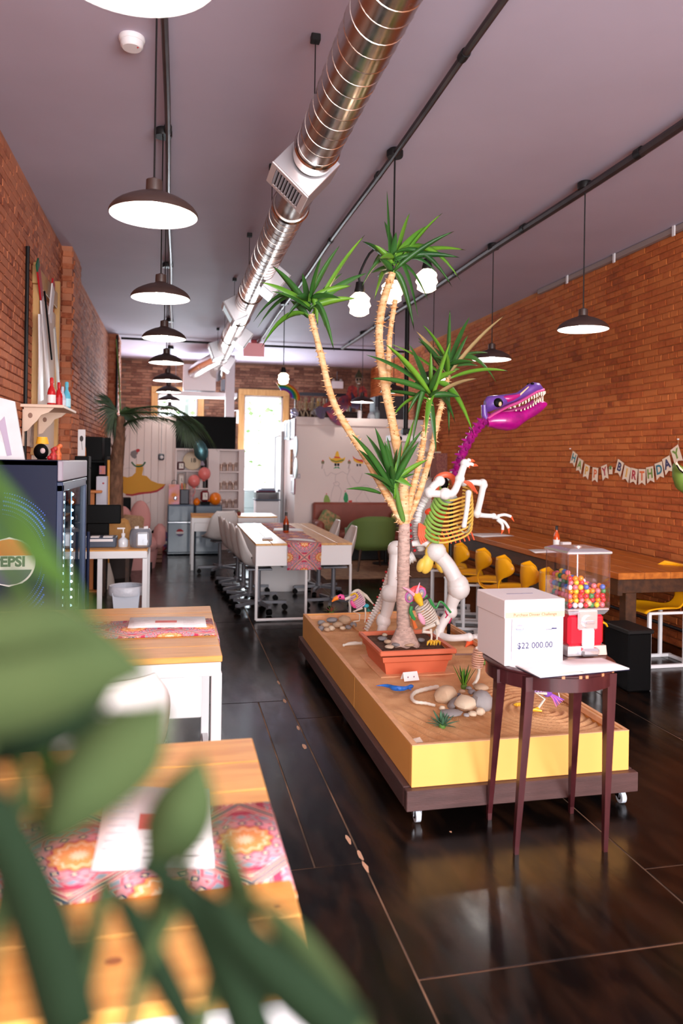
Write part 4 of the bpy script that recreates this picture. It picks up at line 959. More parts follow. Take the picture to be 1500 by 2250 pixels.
# head: lofts across the jaw
YH = -.06; side = Vector((sin(.0)*0, 1, 0))
T_ = [(1064, 880), (1070, 871), (1080, 869), (1093, 868), (1113, 866), (1134, 863), (1146, 855), (1157, 846), (1170, 839.5), (1182, 841), (1190, 850)]
B_ = [(1067, 905), (1073, 906), (1084, 902), (1097, 897), (1114, 889), (1135, 881), (1148, 875), (1160, 869), (1172, 863), (1184, 861), (1192, 859)]
Wd = [.028, .05, .065, .066, .055, .042, .038, .04, .044, .038, .016]
G().loft([DP(x, y, YH) for x, y in T_], [DP(x, y, YH) for x, y in B_], Wd, side, 18).mk('skull', viol, dn, True)
gt = [(1068, 924), (1080, 914), (1096, 905), (1114, 896), (1135, 888), (1150, 880), (1164, 871), (1176, 864), (1187, 861), (1194, 860)]
gb = [(x+1, y+9) for x, y in gt]; gb[0] = (1070, 928)
o = G().loft([DP(x, y-7, YH) for x, y in gt], [DP(x, y+1, YH) for x, y in gt], [.03, .05, .06, .058, .048, .042, .041, .041, .036, .018], side, 16).mk('upper_gum', pinkg, dn, True)
JT = [(1066, 918), (1078, 909), (1098, 903), (1118, 903), (1141, 903), (1156, 897), (1168, 891), (1180, 883), (1190, 880), (1199, 884)]
JB = [(1072, 938), (1090, 943), (1112, 947), (1131, 944), (1146, 932), (1160, 922), (1172, 916), (1184, 908), (1195, 898), (1201, 891)]
G().loft([DP(x, y, YH) for x, y in JT], [DP(x, y, YH) for x, y in JB], [.035, .06, .072, .07, .05, .044, .04, .036, .028, .012], side, 18).mk('lower_jaw', mat('magenta_jaw', (190, 6, 138), .3, col2=(126, 6, 100), scale=14, coat=.5), dn, True)
G().loft([DP(x, y+2, YH) for x, y in ((1090, 905), (1120, 896), (1150, 888), (1170, 876))], [DP(x, y, YH) for x, y in ((1090, 910), (1120, 908), (1150, 901), (1170, 892))], [.035, .03, .025, .018], side, 10).mk('mouth_lining', mat('mouth_dark_pink', (150, 50, 110), .5), dn, True)
for sgn in (-1, 1):
    G().ball(DP(1087, 886, YH)+Vector((0, sgn*.056, 0)), (.036, .018, .033), 14, 8).mk('eye_socket', blk, dn, True)
    G().ball(DP(1089, 888, YH)+Vector((.0, sgn*.071, -.004)), (.013, .008, .017), 10, 6).mk('eye', mat('eye_cream', (206, 180, 140), .2, coat=.6), dn, True)
    G().loft([DP(x, y, YH)+Vector((0, sgn*.042, 0)) for x, y in ((1099, 872), (1108, 869), (1122, 868), (1136, 866))], [DP(x, y, YH)+Vector((0, sgn*.042, 0)) for x, y in ((1100, 881), (1108, 886), (1122, 881), (1136, 872))], [.014, .026, .02, .006], side, 10).mk('cheek_opening', mat('cheek_magenta', (176, 20, 120), .35, coat=.4), dn, True)
    G().ball(DP(1165, 845, YH)+Vector((0, sgn*.03, .004)), (.014, .012, .008), 10, 6).mk('nostril', blk, dn, True)
    G().tube([DP(1118, 880, YH)+Vector((0, sgn*.05, 0)), DP(1136, 869, YH)+Vector((0, sgn*.038, 0)), DP(1156, 851, YH)+Vector((0, sgn*.034, 0))], [.004, .007, .004], 8).mk('gold_highlight', mat('gold_streak', (246, 206, 170), .3), dn, True)
    for k in range(13):
        t_ = k/12; i = 3+t_*5.6; a = int(i); f = i-a; x = lerp(gt[a][0], gt[min(a+1, 9)][0], f); y = lerp(gt[a][1], gt[min(a+1, 9)][1], f)
        wv = lerp(.05, .034, t_); ln = lerp(.014, .034, t_**.8)*(1.1 if k % 3 else .75)
        p = DP(x, y, YH)+Vector((0, sgn*wv, .0)); G().tube([p, p+Vector((.003, 0, -ln*.6)), p+Vector((-.002, 0, -ln))], [.0068, .0055, .0008], 7).mk('tooth', tooth, dn, True)
    for k in range(10):
        t_ = k/9; i = 3.4+t_*4.4; a = int(i); f = i-a; x = lerp(JT[a][0], JT[min(a+1, 9)][0], f); y = lerp(JT[a][1], JT[min(a+1, 9)][1], f)
        p = DP(x, y, YH)+Vector((0, sgn*lerp(.044, .026, t_), -.004)); ln = lerp(.012, .034, t_)
        G().tube([p, p+Vector((0, 0, ln*.6)), p+Vector((.003, 0, ln))], [.006, .0048, .0008], 7).mk('tooth', tooth, dn, True)
for k in range(4):
    p = DP(1191+k*.6, 861+k*.5, YH)+Vector((0, -.018+.012*k, 0)); G().tube([p, p+Vector((0, 0, -.024)), p+Vector((-.003, 0, -.036))], [.0068, .0055, .0008], 7).mk('tooth', tooth, dn, True)
G().tube([DP(1070, 925, YH), DP(1064, 912, YH), DP(1063, 890, YH)], [.018, .022, .02], 10).mk('skull_back', viol, dn, True)
# ribs: tilted hoops, lime at the back and yellow in front
def hoop(t_, k):
    cx = lerp(983, 1000, t_); cy = lerp(1160, 1078, t_); c = DP(cx, cy, 0); a = lerp(.175, .115, t_**1.6)*1.0; b = lerp(.15, .10, t_)
    X = Vector((cos(.18), 0, sin(.18))); Yv = Vector((0, cos(.5), sin(.5)))     # near side hangs lower
    def P(th): q = c+X*a*cos(th)+Yv*b*sin(th); q.z += -.03*max(0, -cos(th))*max(0, -sin(th)); return q
    g = G(); g.tube([P(pi*.55+i*pi*.75/12) for i in range(13)], [.009+.003*sin(pi*i/12) for i in range(13)], 8); g.mk('rib', grn, dn, True)
    g = G(); g.tube([P(pi*1.3+i*pi*.95/16) for i in range(17)], .0072, 8); g.mk('rib', ylw, dn, True)
for k in range(11): hoop(k/10, k)
for k in range(3):   # coral shoulder ribs
    t_ = k/2; P = [DP(1005+6*k, 1052+2*k, -.1), DP(1025+5*k, 1062, -.12), DP(1040+4*k, 1078+3*k, -.08)]; G().tube(smoothpts(P, 3), .0065, 7).mk('shoulder_rib', org, dn, True)
for k in range(9):   # coral belly rods
    x = 950+k*10; y0 = 1172-k*1.5; G().tube([DP(x, y0, -.05), DP(x+6, y0+12, -.05), DP(x+11, y0+26, -.03)], [.006, .0055, .006], 7).mk('belly_rib', org, dn, True)
for k in range(6): G().tube([DP(922+k*3, 1150+k*2, .0), DP(920+k*4, 1175, -.02), DP(926+k*5, 1196-k*3, -.03)], [.012, .01, .007], 7).mk('flank_rib', org, dn, True)
G().tube(smoothpts([DP(958, 1075, -.12), DP(960, 1052, -.14), DP(978, 1043, -.15), DP(994, 1050, -.14), DP(1000, 1066, -.12)], 4), .022, 10).mk('shoulder_girdle', org, dn, True)
G().ball(DP(976, 1062, -.13), (.03, .02, .04), 12, 8).mk('shoulder_hollow', blk, dn, True)
G().tube([DP(962, 1085, 0), DP(985, 1100, 0), DP(1000, 1090, 0)], .03, 10).mk('lungs', mat('grey_inner', (170, 176, 170), .5), dn, True)
for k in range(3): G().ball(DP(946+k*12, 1125+k*5, .03), (.045, .03, .03), 10, 7).mk('organ', mat('orange_organ', (206, 66, 30), .4), dn, True)
# pelvis
for (x, y, rx, rz, ry) in ((949, 1212, .05, .075, .03), (938, 1238, .045, .075, .03), (966, 1240, .032, .065, -.6), (925, 1242, .03, .05, .1)):
    G().ball(DP(x, y, -.02), (rx, .035, rz), 14, 10, R=Matrix.Rotation(ry+.25, 3, 'Y')).mk('pelvis_plate', dy_, dn, True)
G().tube([DP(905, 1195, .05), DP(935, 1190, .02), DP(960, 1215, 0)], [.02, .035, .03], 10).mk('hip_bone', dbone, dn, True)
# legs
bonem([DP(958, 1212, -.03), DP(985, 1245, -.04), DP(1006, 1285, -.06)], (.052, .055))
bonem([DP(1007, 1293, -.06), DP(995, 1318, -.04), DP(990, 1342, -.03)], (.058, .034))
bonem([DP(990, 1345, -.03), DP(973, 1368, -.02), DP(962, 1395, -.02)], (.034, .028))
bonem([DP(962, 1395, -.02), DP(990, 1402, -.1), DP(1030, 1400, -.14)], (.026, .022), nm='foot_bone')
bonem([DP(870, 1207, .06), DP(866, 1255, .04), DP(862, 1300, .0)], (.045, .04))
bonem([DP(857, 1305, .0), DP(850, 1340, .02), DP(842, 1362, .03)], (.048, .036))
bonem([DP(842, 1365, .03), DP(838, 1388, .0), DP(828, 1410, -.05)], (.038, .03))
def foot(c, dirs, r=.02):
    for (dx, dy, L_) in dirs:
        d = Vector((dx, dy, 0)).normalized(); P = [c, c+d*L_*.5+Vector((0, 0, .015)), c+d*L_-Vector((0, 0, .01))]
        G().tube(P, [r, r*.9, r*.7], 9).mk('toe', dbone, dn, True); G().tube([P[-1], P[-1]+d*.05+Vector((0, 0, .006)), P[-1]+d*.09-Vector((0, 0, .016))], [r*.8, r*.7, .003], 9).mk('claw', clawm, dn, True)
c = AZ(1048, 1405, .315)-D0; foot(Vector((c.x, c.y, .035)), [(-.1, -1, .07), (.7, -.7, .07), (-.6, -.5, .08)], .026)
G().ball((c.x, c.y, .04), (.05, .05, .03), 12, 8).mk('ankle', dbone, dn, True)
c = AZ(828, 1412, .31)-D0; foot(Vector((c.x, c.y, .03)), [(-.75, -.75, .05), (-.1, -1, .03)], .022)
# arms
bonem([DP(966, 1057, -.2), DP(952, 1068, -.21), DP(943, 1081, -.22)], (.026, .026))
bonem([DP(943, 1084, -.22), DP(975, 1086, -.26)], (.024, .026)); bonem([DP(978, 1085, -.26), DP(996, 1082, -.28), DP(1010, 1052, -.28)], (.03, .022))
bonem([DP(1010, 1052, -.28), DP(1016, 1032, -.28), DP(1021, 1018, -.28)], (.024, .022), nm='hand_bone')
for (x, y, x2, y2) in ((1030, 1012, 1043, 1011), (1036, 1022, 1050, 1021), (1026, 1024, 1031, 1026)):
    G().tube([DP(1021, 1018, -.28), DP(x, y-2, -.3), DP(x+4, y, -.3)], [.014, .012, .01], 8).mk('finger', dbone, dn, True); G().tube([DP(x+3, y, -.3), DP((x+x2)/2+2, y, -.3), DP(x2, y2+3, -.3)], [.011, .009, .002], 8).mk('claw', clawm, dn, True)
bonem([DP(1018, 1062, .05), DP(1040, 1060, .04), DP(1060, 1062, .04)], (.018, .024)); bonem([DP(1062, 1066, .04), DP(1055, 1100, .02), DP(1048, 1128, .0)], (.022, .022))
bonem([DP(1048, 1131, 0), DP(1066, 1133, 0), DP(1084, 1134, 0)], (.018, .016))
G().ball(DP(1090, 1137, 0), (.028, .02, .014), 10, 6).mk('hand_bone', dbone, dn, True)
for (P, cl) in ((((1092, 1134), (1108, 1131), (1122, 1135)), (1129, 1146)), (((1092, 1139), (1108, 1147), (1117, 1160)), (1118, 1173)), (((1092, 1142), (1103, 1152), (1104, 1164)), (1101, 1174))):
    G().tube(smoothpts([DP(*p, 0) for p in P], 3), [.011]*7, 8).mk('finger', dbone, dn, True); G().tube([DP(*P[-1], 0), DP(*cl, 0)], [.011, .002], 8).mk('claw', clawm, dn, True)
bonem([DP(1029, 1083, -.2), DP(1025, 1120, -.2), DP(1019, 1155, -.2)], (.018, .016), nm='hanging_bone', knob=1.15)
G().tube(smoothpts([DP(1003, 1152, -.1), DP(1015, 1168, -.12), DP(1027, 1168, -.12), DP(1032, 1150, -.1)], 4), .006, 8).mk('wire_loop', mat('khaki_wire', (160, 150, 110), .4), dn, True)

# ---------------------------------------------------------------- small painted skeleton figures
def ribcage(e, c, ax, r, n, m, rr=.0025, L_=.06, front=Vector((0, -1, 0))):
    ax = ax.normalized(); u, v = basis(ax)
    for k in range(n):
        t_ = k/(n-1)-.5; q = c+ax*L_*t_; R_ = r*(1-.9*t_*t_)
        G().tube([q+(u*cos(a)*.85+v*sin(a))*R_ for a in [i*2*pi/14 for i in range(15)]], rr, 6, cap=False).mk('rib', m, e, True)
# pink headed vulture skeleton on the back rocks
B = AZ(793, 1372, .31); e = E('vulture_skeleton', 'small pink headed vulture skeleton hunched on the back rocks', 'skeleton', (B.x, B.y, .31)); Yv = B.y
q = lambda px, py, dy=0: AY(px, py, Yv+dy)-Vector((B.x, B.y, .31))
G().loft([q(741, 1308), q(748, 1305), q(755, 1307), q(757, 1312)], [q(741, 1314), q(748, 1317), q(755, 1318), q(757, 1317)], [.012, .022, .022, .012], (0, 1, 0), 12).mk('skull', mat('hot_pink', (236, 84, 160), .4), e, True)
G().tube([q(742, 1313), q(735, 1316), q(729, 1322)], [.018, .015, .004], 10).mk('beak', mat('beak_orange', (246, 138, 44), .4), e, True)
G().ball(q(747, 1312, -.02), .007, 8, 6).mk('eye', blk, e, True)
G().tube(smoothpts([q(757, 1317), q(768, 1312), q(778, 1300), q(790, 1299), q(800, 1320)], 4), .012, 8).mk('neck', bone, e, True)
ribcage(e, q(785, 1319), q(795, 1332)-q(776, 1300), .05, 8, mat('pale_pink_rib', (236, 196, 222), .4), .005, .10)
G().tube(smoothpts([q(770, 1308, -.03), q(780, 1304, -.05), q(785, 1312, -.05), q(776, 1320, -.05)], 3), .007, 8).mk('collar_bone', mat('yolk_yellow', (246, 200, 50), .4), e, True)
G().ball(q(776, 1328, -.02), (.018, .012, .036), 10, 7, R=Matrix.Rotation(-.6, 3, 'Y')).mk('breast_bone', mat('hot_pink', (236, 84, 160), .4), e, True)
for s in (-.03, .03):
    G().tube([q(796, 1336, s), q(776, 1344, s), q(790, 1350, s), q(789, 1364, s), q(776, 1366, s-.02)], [.008, .007, .006, .005, .005], 7).mk('leg', bone, e, True)
    G().tube([q(802, 1335, s), q(803, 1350, s), q(801, 1368, s-.03)], [.008, .005, .005], 7).mk('leg', bone, e, True)
G().ball(q(804, 1331), (.024, .02, .016), 10, 6).mk('hip', mat('turquoise', (50, 176, 200), .4), e, True); G().tube([q(806, 1340), q(816, 1344)], [.016, .003], 8).mk('tail_feather', mat('teal', (40, 130, 120), .5), e, True)
G().tube([q(790, 1298, .03), q(804, 1310, .04), q(815, 1322, .04), q(826, 1334, .04)], [.009, .014, .007, .003], 7).mk('wing_bone', bone, e, True)
G().tube([q(766, 1322, .02), q(769, 1335, .02), q(770, 1346, .0)], [.005, .004, .004], 6).mk('arm', bone, e, True)
# horned skeleton perched on the planter
B = AZ(955, 1408, .44); e = E('horned_skeleton', 'horned pink frilled skeleton figure with green arms perched on the planter soil', 'skeleton', (B.x, B.y, .43)); Yv = B.y
q = lambda px, py, dy=0: AY(px, py, Yv+dy)-Vector((B.x, B.y, .43))
G().loft([q(897, 1297, .02), q(908, 1288, .02), q(922, 1285, .02), q(934, 1292, .02)], [q(896, 1314, .02), q(908, 1322, .02), q(922, 1318, .02), q(934, 1306, .02)], [.008, .018, .018, .008], (0, 1, 0), 14).mk('frill', mat('coral_red', (236, 86, 86), .4), e, True)
for (x, y, s) in ((926, 1303, 1), (899, 1312, -1)):
    G().ball(q(x, y, -.005), (.03, .014, .036), 12, 8).mk('frill_lobe', mat('orchid', (214, 120, 190), .4), e, True); G().ball(q(x, y, -.014), (.019, .012, .026), 10, 7).mk('eye_socket', mat('grey_lilac', (160, 156, 180), .5), e, True); G().ball(q(x, y+2, -.022), (.009, .008, .014), 8, 6).mk('eye', mat('eye_cream', (206, 180, 140), .2, coat=.6), e, True)
G().tube([q(914, 1310, -.02), q(917, 1295, -.03), q(922, 1280, -.03)], [.012, .009, .002], 8).mk('horn', mat('pale_pink_horn', (244, 178, 206), .4), e, True); G().tube([q(909, 1307, -.02), q(896, 1296, -.03), q(884, 1290, -.03)], [.012, .009, .002], 8).mk('horn', mat('pale_pink_horn', (244, 178, 206), .4), e, True)
G().tube([q(914, 1306, -.01), q(920, 1318, -.04), q(926, 1331, -.05)], [.024, .026, .012], 10).mk('snout', mat('yolk_yellow', (246, 200, 50), .4), e, True)
for (a, b_) in (((895, 1322), (905, 1324)), ((930, 1313), (938, 1308))): G().tube([q(*a, .01), q(*b_, .01)], .009, 7).mk('neck_spike', mat('leaf_green_paint', (52, 148, 78), .4), e, True)
ribcage(e, q(936, 1348), q(955, 1372)-q(925, 1322), .055, 9, bone, .0052, .12)
G().tube(smoothpts([q(935, 1320, .03), q(952, 1345, .04), q(962, 1372, .03)], 4), .014, 8).mk('spine', bone, e, True)
G().ball(q(926, 1360, -.035), (.017, .012, .042), 10, 7, R=Matrix.Rotation(-.5, 3, 'Y')).mk('breast_bone', mat('pale_pink_horn', (244, 178, 206), .4), e, True)
gg = mat('leaf_green_paint', (52, 148, 78), .4)
G().tube(smoothpts([q(943, 1316, -.02), q(950, 1328, -.02), q(958, 1336, -.02), q(966, 1322, -.02), q(976, 1328, -.02), q(990, 1346, -.02)], 3), [.01]*4+[.007]*12, 8).mk('wing_arm', gg, e, True)
G().tube(smoothpts([q(904, 1332, -.02), q(902, 1345, -.02), q(910, 1362, -.02)], 3), .012, 8).mk('wing_arm', gg, e, True)
for (a, b_) in (((978, 1342), (982, 1352)), ((984, 1350), (978, 1358)), ((992, 1358), (986, 1370))): G().tube([q(*a, -.02), q(*b_, -.02)], .004, 6).mk('wing_feather', mat('crimson', (190, 20, 80), .4), e, True)
G().tube([q(905, 1352, -.02), q(910, 1372, -.02), q(913, 1380, -.02)], [.006, .012, .014], 8).mk('wing_feather', mat('rust_orange', (214, 110, 50), .4), e, True)
for s, X in ((-.02, 0), (.03, 12)):
    G().tube([q(955, 1372, s), q(930, 1382, s), q(928, 1388, s), q(948, 1390, s)], [.012, .011, .01, .009], 8).mk('thigh', bone, e, True); G().tube([q(946+X, 1382, s), q(948+X, 1398, s), q(947+X, 1408, s-.01)], [.008, .006, .006], 7).mk('leg', bone, e, True)
    for k in range(3): G().tube([q(947+X, 1406, s), q(940+X+k*7, 1411, s-.03), q(938+X+k*8, 1418, s-.04)], [.006, .008, .003], 7).mk('toe', mat('claw_yellow', (240, 190, 50), .4), e, True)
# purple skeleton at the right, behind the round table legs
B = AZ(1185, 1562, .29); e = E('purple_tailed_skeleton', 'small skeleton with purple tail feathers seen through the round table legs', 'skeleton', (B.x, B.y, .29)); Yv = B.y
q = lambda px, py, dy=0: AY(px, py, Yv+dy)-Vector((B.x, B.y, .29))
vv = mat('violet_paint', (140, 84, 196), .4)
for k in range(6): G().tube([q(1204, 1522), q(1214+k*3, 1534), q(1222+k*3.4, 1553-k*3)], [.006, .005, .002], 6).mk('tail_feather', vv if k % 2 else mat('orchid', (214, 120, 190), .4), e, True)
G().ball(q(1202, 1518), (.028, .02, .032), 12, 8).mk('pelvis', vv, e, True); G().ball(q(1204, 1515, -.018), .011, 8, 6).mk('hip_joint', mat('yolk_yellow', (246, 200, 50), .4), e, True)
ribcage(e, q(1180, 1508), Vector((-1, 0, .4)), .035, 7, mat('lilac_rib', (196, 160, 226), .4), .004, .08)
G().tube([q(1205, 1514), q(1180, 1500), q(1150, 1492)], .008, 7).mk('spine', bone, e, True); G().loft([q(1150, 1486), q(1140, 1484), q(1128, 1490)], [q(1150, 1498), q(1140, 1498), q(1128, 1496)], [.014, .018, .006], (0, 1, 0), 10).mk('skull', vv, e, True)
for s in (-.03, .03):
    G().tube([q(1200, 1524, s), q(1176, 1522, s), q(1196, 1536, s), q(1182, 1556, s)], [.009, .008, .007, .006], 7).mk('leg', bone, e, True)
    G().tube([q(1182, 1556, s), q(1172, 1560, s-.02), q(1190, 1562, s-.03)], [.007, .008, .006], 7).mk('foot', mat('claw_yellow', (240, 190, 50), .4), e, True)
G().tube([q(1214, 1500), q(1226, 1520), q(1230, 1538)], .003, 6).mk('tail_wire', bone, e, True)
q = AZ(1140, 1550, .29); g = G(); 
for k in range(4): g.tube([(-.02+k*.014, 0, .004), (-.016+k*.014, -.014, .006)], [.007, .004], 6)
g.ball((0, .004, .005), (.03, .012, .01), 10, 6); solo(g, 'claw_toy', mat('claw_yellow', (240, 190, 50), .4), 'loose yellow clawed foot on the raked sand behind a table leg', 'toy', (q.x, q.y, .289))
# long necked pale skeleton and its curled tail
B = AZ(1042, 1508, .30); e = E('long_necked_skeleton', 'pale skeleton with an upright bony neck right of the grass tuft', 'skeleton', (B.x, B.y, .295)); Yv = B.y
q = lambda px, py, dy=0: AY(px, py, Yv+dy)-Vector((B.x, B.y, .295))
P = smoothpts([q(1040, 1506), q(1048, 1492), q(1052, 1475), q(1050, 1462)], 5)
G().tube(P, [.012, .011, .01, .009, .009, .01, .011, .01, .009, .008, .008, .009, .01, .011, .012, .013], 8).mk('leg_column', bone, e, True)
ribcage(e, q(1050, 1446), Vector((.1, 0, 1)), .034, 9, mat('rosy_rib', (222, 178, 156), .5), .0042, .10)
G().tube([q(1056, 1460, .02), q(1062, 1440, .02), q(1058, 1424, .02)], .009, 8).mk('spine', bone, e, True)
G().loft([q(1060, 1420), q(1052, 1417), q(1044, 1422)], [q(1060, 1430), q(1052, 1432), q(1044, 1428)], [.01, .016, .006], (0, 1, 0), 10).mk('skull', bone, e, True)
P = smoothpts([AZ(x, y, .30) for (x, y) in ((962, 1510), (935, 1515), (912, 1522), (904, 1533), (912, 1543), (935, 1546), (955, 1551))], 5); c0 = P[0].copy()
g = G(); g.tube([p-c0 for p in P], [lerp(.012, .007, i/(len(P)-1))*(1.15 if i % 2 else .92) for i in range(len(P))], 8)
solo(g, 'curled_tail_bone', bone, 'white curled tail bone looping out left of the front rock pile', 'bone', (c0.x, c0.y, .302))
P = smoothpts([AZ(x, y, .30) for (x, y) in ((774, 1372), (780, 1382), (792, 1390), (804, 1384), (812, 1372))], 4); c0 = P[0].copy()
solo(G().tube([p-c0 for p in P], [lerp(.009, .004, i/(len(P)-1)) for i in range(len(P))], 7), 'curved_rib_bone', mat('tan_bone', (206, 150, 96), .6), 'tan curved bone on the sand beside the back rock pile', 'bone', (c0.x, c0.y, .305))
# ---------------------------------------------------------------- round mahogany table with box, guest book and gumball machine
TX, TY, TZ = 1.55, 2.90, .735
e = E('round_table', 'small round dark mahogany table on tall tapering legs in front of the crate', 'table', (TX, TY, 0)); RT = .272
G().lathe([(0, TZ-.014), (RT-.006, TZ-.014), (RT, TZ-.009), (RT, TZ-.004), (RT-.005, TZ), (0, TZ)], n=56).mk('table_top', mahog, e, True)
G().lathe([(RT-.022, TZ-.07), (RT-.012, TZ-.07), (RT-.012, TZ-.0145), (RT-.022, TZ-.0145), (RT-.022, TZ-.07)], n=56, cap=False).mk('apron', mahog, e, True)
for (tp_, fp_) in (((1097, 1500), (1074, 1800)), ((1158, 1520), (1133, 1876)), ((1350, 1512), (1328, 1870)), ((1264, 1512), (1254, 1786))):
    a_, b_ = AZ(*tp_, .655), AZ(*fp_, 0); x, y, fx, fy = a_.x-TX, a_.y-TY, b_.x-TX, b_.y-TY; k_ = min(1, (RT-.02)/sqrt(x*x+y*y)); x *= k_/1.02; y *= k_/1.02
    g = G(); v = []
    for (cx, cy, z, h) in ((fx, fy, 0, .0085), (fx, fy, .03, .0095), (x*1.02, y*1.02, TZ-.075, .019), (x*1.02, y*1.02, TZ-.02, .02)):
        v += [(cx-h, cy-h, z), (cx+h, cy-h, z), (cx+h, cy+h, z), (cx-h, cy+h, z)]
    g.add(v, [(3, 2, 1, 0), (12, 13, 14, 15)]+[(4*i+k, 4*i+(k+1) % 4, 4*i+4+(k+1) % 4, 4*i+4+k) for i in range(3) for k in range(4)]); g.mk('leg', mahog, e)
wear = mat('worn_varnish', (196, 130, 90), .6)
for a in (-1.85, -1.6, -1.5, -1.2, -.9): G().box((cos(a)*(RT+.0002), sin(a)*(RT+.0002), TZ-.007), (.004, .012, .011), rz=a).mk('worn_patch', wear, e)
# ballot box
bw = mat('white_card', (240, 236, 238), .45)
bx, by = 1.43, 2.93; e = E('ballot_box', 'white cardboard entry box with a slotted lid and a prize notice', 'box', (bx, by, TZ+.002), .02)
w_, d_, h_ = .265, .27, .262
G().box((0, 0, h_/2), (w_-.006, d_-.006, h_), b=.002).mk('box_body', bw, e)
G().box((0, 0, h_-.035), (w_+.002, d_+.002, .075), b=.003).mk('lid', bw, e)
G().box((0, .0, h_+.0032), (.12, .006, .001)).mk('slot', mat('slot_shadow', (110, 104, 130), .8), e)
G().box((0, -d_/2-.0018, h_-.058), (w_-.004, .0012, .024)).mk('lid_band', mat('peach_band', (240, 180, 146), .5), e)
G().box((0, -d_/2+.0008, .105), (w_-.03, .0045, .17), b=.001).mk('acrylic_holder', glass('acrylic', (238, 236, 244), .12), e)
G().box((.004, -d_/2-.0022, .106), (w_-.055, .0012, .165)).mk('notice', paper, e)
ink = mat('notice_ink', (26, 20, 84), .6); ink2 = mat('faint_ink', (140, 134, 160), .6); RX = (pi/2, 0, 0); yf = -d_/2-.0032
text('lid_lettering', 'Purchase Dinner Challenge', mat('band_ink', (150, 76, 60), .6), (0, -d_/2-.0028, h_-.058), RX, .0175, e, .0003)
text('amount_lettering', '$22 000.00', ink, (.0, yf, .079), RX, .035, e, .0003, bold=.0006)
text('notice_lettering', '1 WINNER', ink2, (.0, yf, .103), RX, .013, e, .0003)
for (x, z, l) in ((.06, .158, .04), (.06, .15, .045), (-.0, .12, .15), (.045, .178, .06), (-.03, .152, .014), (-.03, .146, .014), (0, .112, .11)): G().box((x, yf+.0004, z), (l, .0006, .002)).mk('print_line', ink2, e)
G().box((.085, yf+.0004, .145), (.024, .0006, .006), b=0).mk('signature', ink, e); G().box((.06, yf+.0004, .142), (.03, .0006, .003)).mk('signature', ink, e)
def disc_logo(e, c, r, bands, word=None, wm=None, R=None, flat=.001, size=1):
    """round badge built of horizontal colour bands"""
    for (z0, z1, m) in bands:
        P = []; n = 14
        for i in range(n+1): z = z0+(z1-z0)*i/n; P.append((sqrt(max(0, 1-z*z))*r, z*r))
        P = [(x, z) for x, z in P]+[(-x, z) for x, z in P[::-1]]
        V = [Vector(c)+((R or Matrix.Identity(3)) @ Vector((x, 0, z))) for x, z in P]
        G().ext(V, (R or Matrix.Identity(3)) @ Vector((0, -flat, 0))).mk('badge_band', m, e)
disc_logo(e, (-.068, yf+.0006, .150), .0175, [(.45, 1, mat('badge_pink', (240, 150, 170), .5)), (.05, .45, mat('badge_cream', (250, 214, 170), .5)), (-.25, .05, mat('badge_ink', (90, 84, 120), .5)), (-1, -.25, mat('badge_blue', (150, 160, 214), .5))])
text('badge_lettering', 'SUMMER', paper, (-.068, yf-.0008, .1485), RX, .0075, e, .0002)
# open guest book
gx = E('guest_book', 'open white guest book spread across the front of the round table', 'book', (1.56, 2.72, TZ+.001), .12)
G().box((-.0, 0, .002), (.42, .17, .003), b=.001).mk('cover', mat('navy_cover', (24, 28, 60), .5), gx)
for s, ht in ((-1, .012), (1, .006)):
    g = G(); g.grid(lambda u, v: (s*.208*u, (v-.5)*.165, .004+ht*sin(pi*min(1, u*1.0)**.6)*(1-u*.4)+.002), 12, 2); o = g.mk('page_block', paper, gx, True); solid(o, .0015)
    G().box((s*.104, 0, .0045), (.205, .163, .003)).mk('page_edges', mat('page_edge', (226, 222, 214), .8, bump=.2, bscale=300, stretch=(1, 1, 40)), gx)
solo(G().box((0, 0, .0006), (.12, .09, .0012)), 'loose_sheet', paper, 'loose white sheet sticking out under the guest book', 'paper', (1.40, 2.79, TZ+.0005), .5, smooth=False)
# gumball machine
cx, cy = 1.728, 2.985; e = E('gumball_machine', 'red and chrome gumball machine with a square clear globe', 'candy machine', (cx, cy, TZ+.002), .0)
chr2 = mat('polished_chrome', (238, 238, 244), .2, metal=.8); redg = mat('machine_red', (206, 14, 40), .28, coat=.6)
frus(G(), .185, .185, .178, .178, 0, .04).mk('base_skirt', chr2, e); G().box((0, 0, .105), (.168, .168, .13), b=.012).mk('machine_body', redg, e)
g = G(); frus(g, .165, .165, .19, .19, .172, .19); g.box((0, 0, .196), (.196, .196, .01), b=.003); g.mk('collar', chr2, e)
G().box((0, -.09, .152), (.094, .014, .085), b=.012).mk('coin_plate', chr2, e); G().tube([(0, -.09, .145), (0, -.108, .145)], .027, 18).mk('coin_dial', chr2, e, True)
G().box((0, -.112, .145), (.042, .009, .013), b=.003).mk('turn_handle', chr2, e); G().box((.004, -.088, .075), (.056, .014, .07), b=.004).mk('chute', whitem, e); G().box((.0, -.104, .02), (.085, .045, .034), b=.01).mk('chute_flap', chr2, e)
zg0, zg1 = .201, .432; hw = .098
for (x, y, sx, sy) in ((0, -hw, .196, .003), (0, hw, .196, .003), (-hw, 0, .003, .193), (hw, 0, .003, .193)): G().box((x, y, (zg0+zg1)/2), (sx, sy, zg1-zg0)).mk('globe_pane', glass('clear_globe', (250, 248, 252), .03), e)
for (x, y) in ((-1, -1), (1, -1), (1, 1), (-1, 1)): G().tube([(x*.097, y*.097, zg0), (x*.097, y*.097, zg1)], .0022, 6).mk('globe_edge', glass('globe_edge', (220, 214, 230), .3), e)
g = G(); g.box((0, 0, zg1+.006), (.212, .212, .012), b=.004); frus(g, .2, .2, .15, .15, zg1+.012, zg1+.022); g.mk('lid', chr2, e); G().lathe([(.016, zg1+.022), (.016, zg1+.026), (0, zg1+.027)], n=14).mk('lock', chr2, e, True)
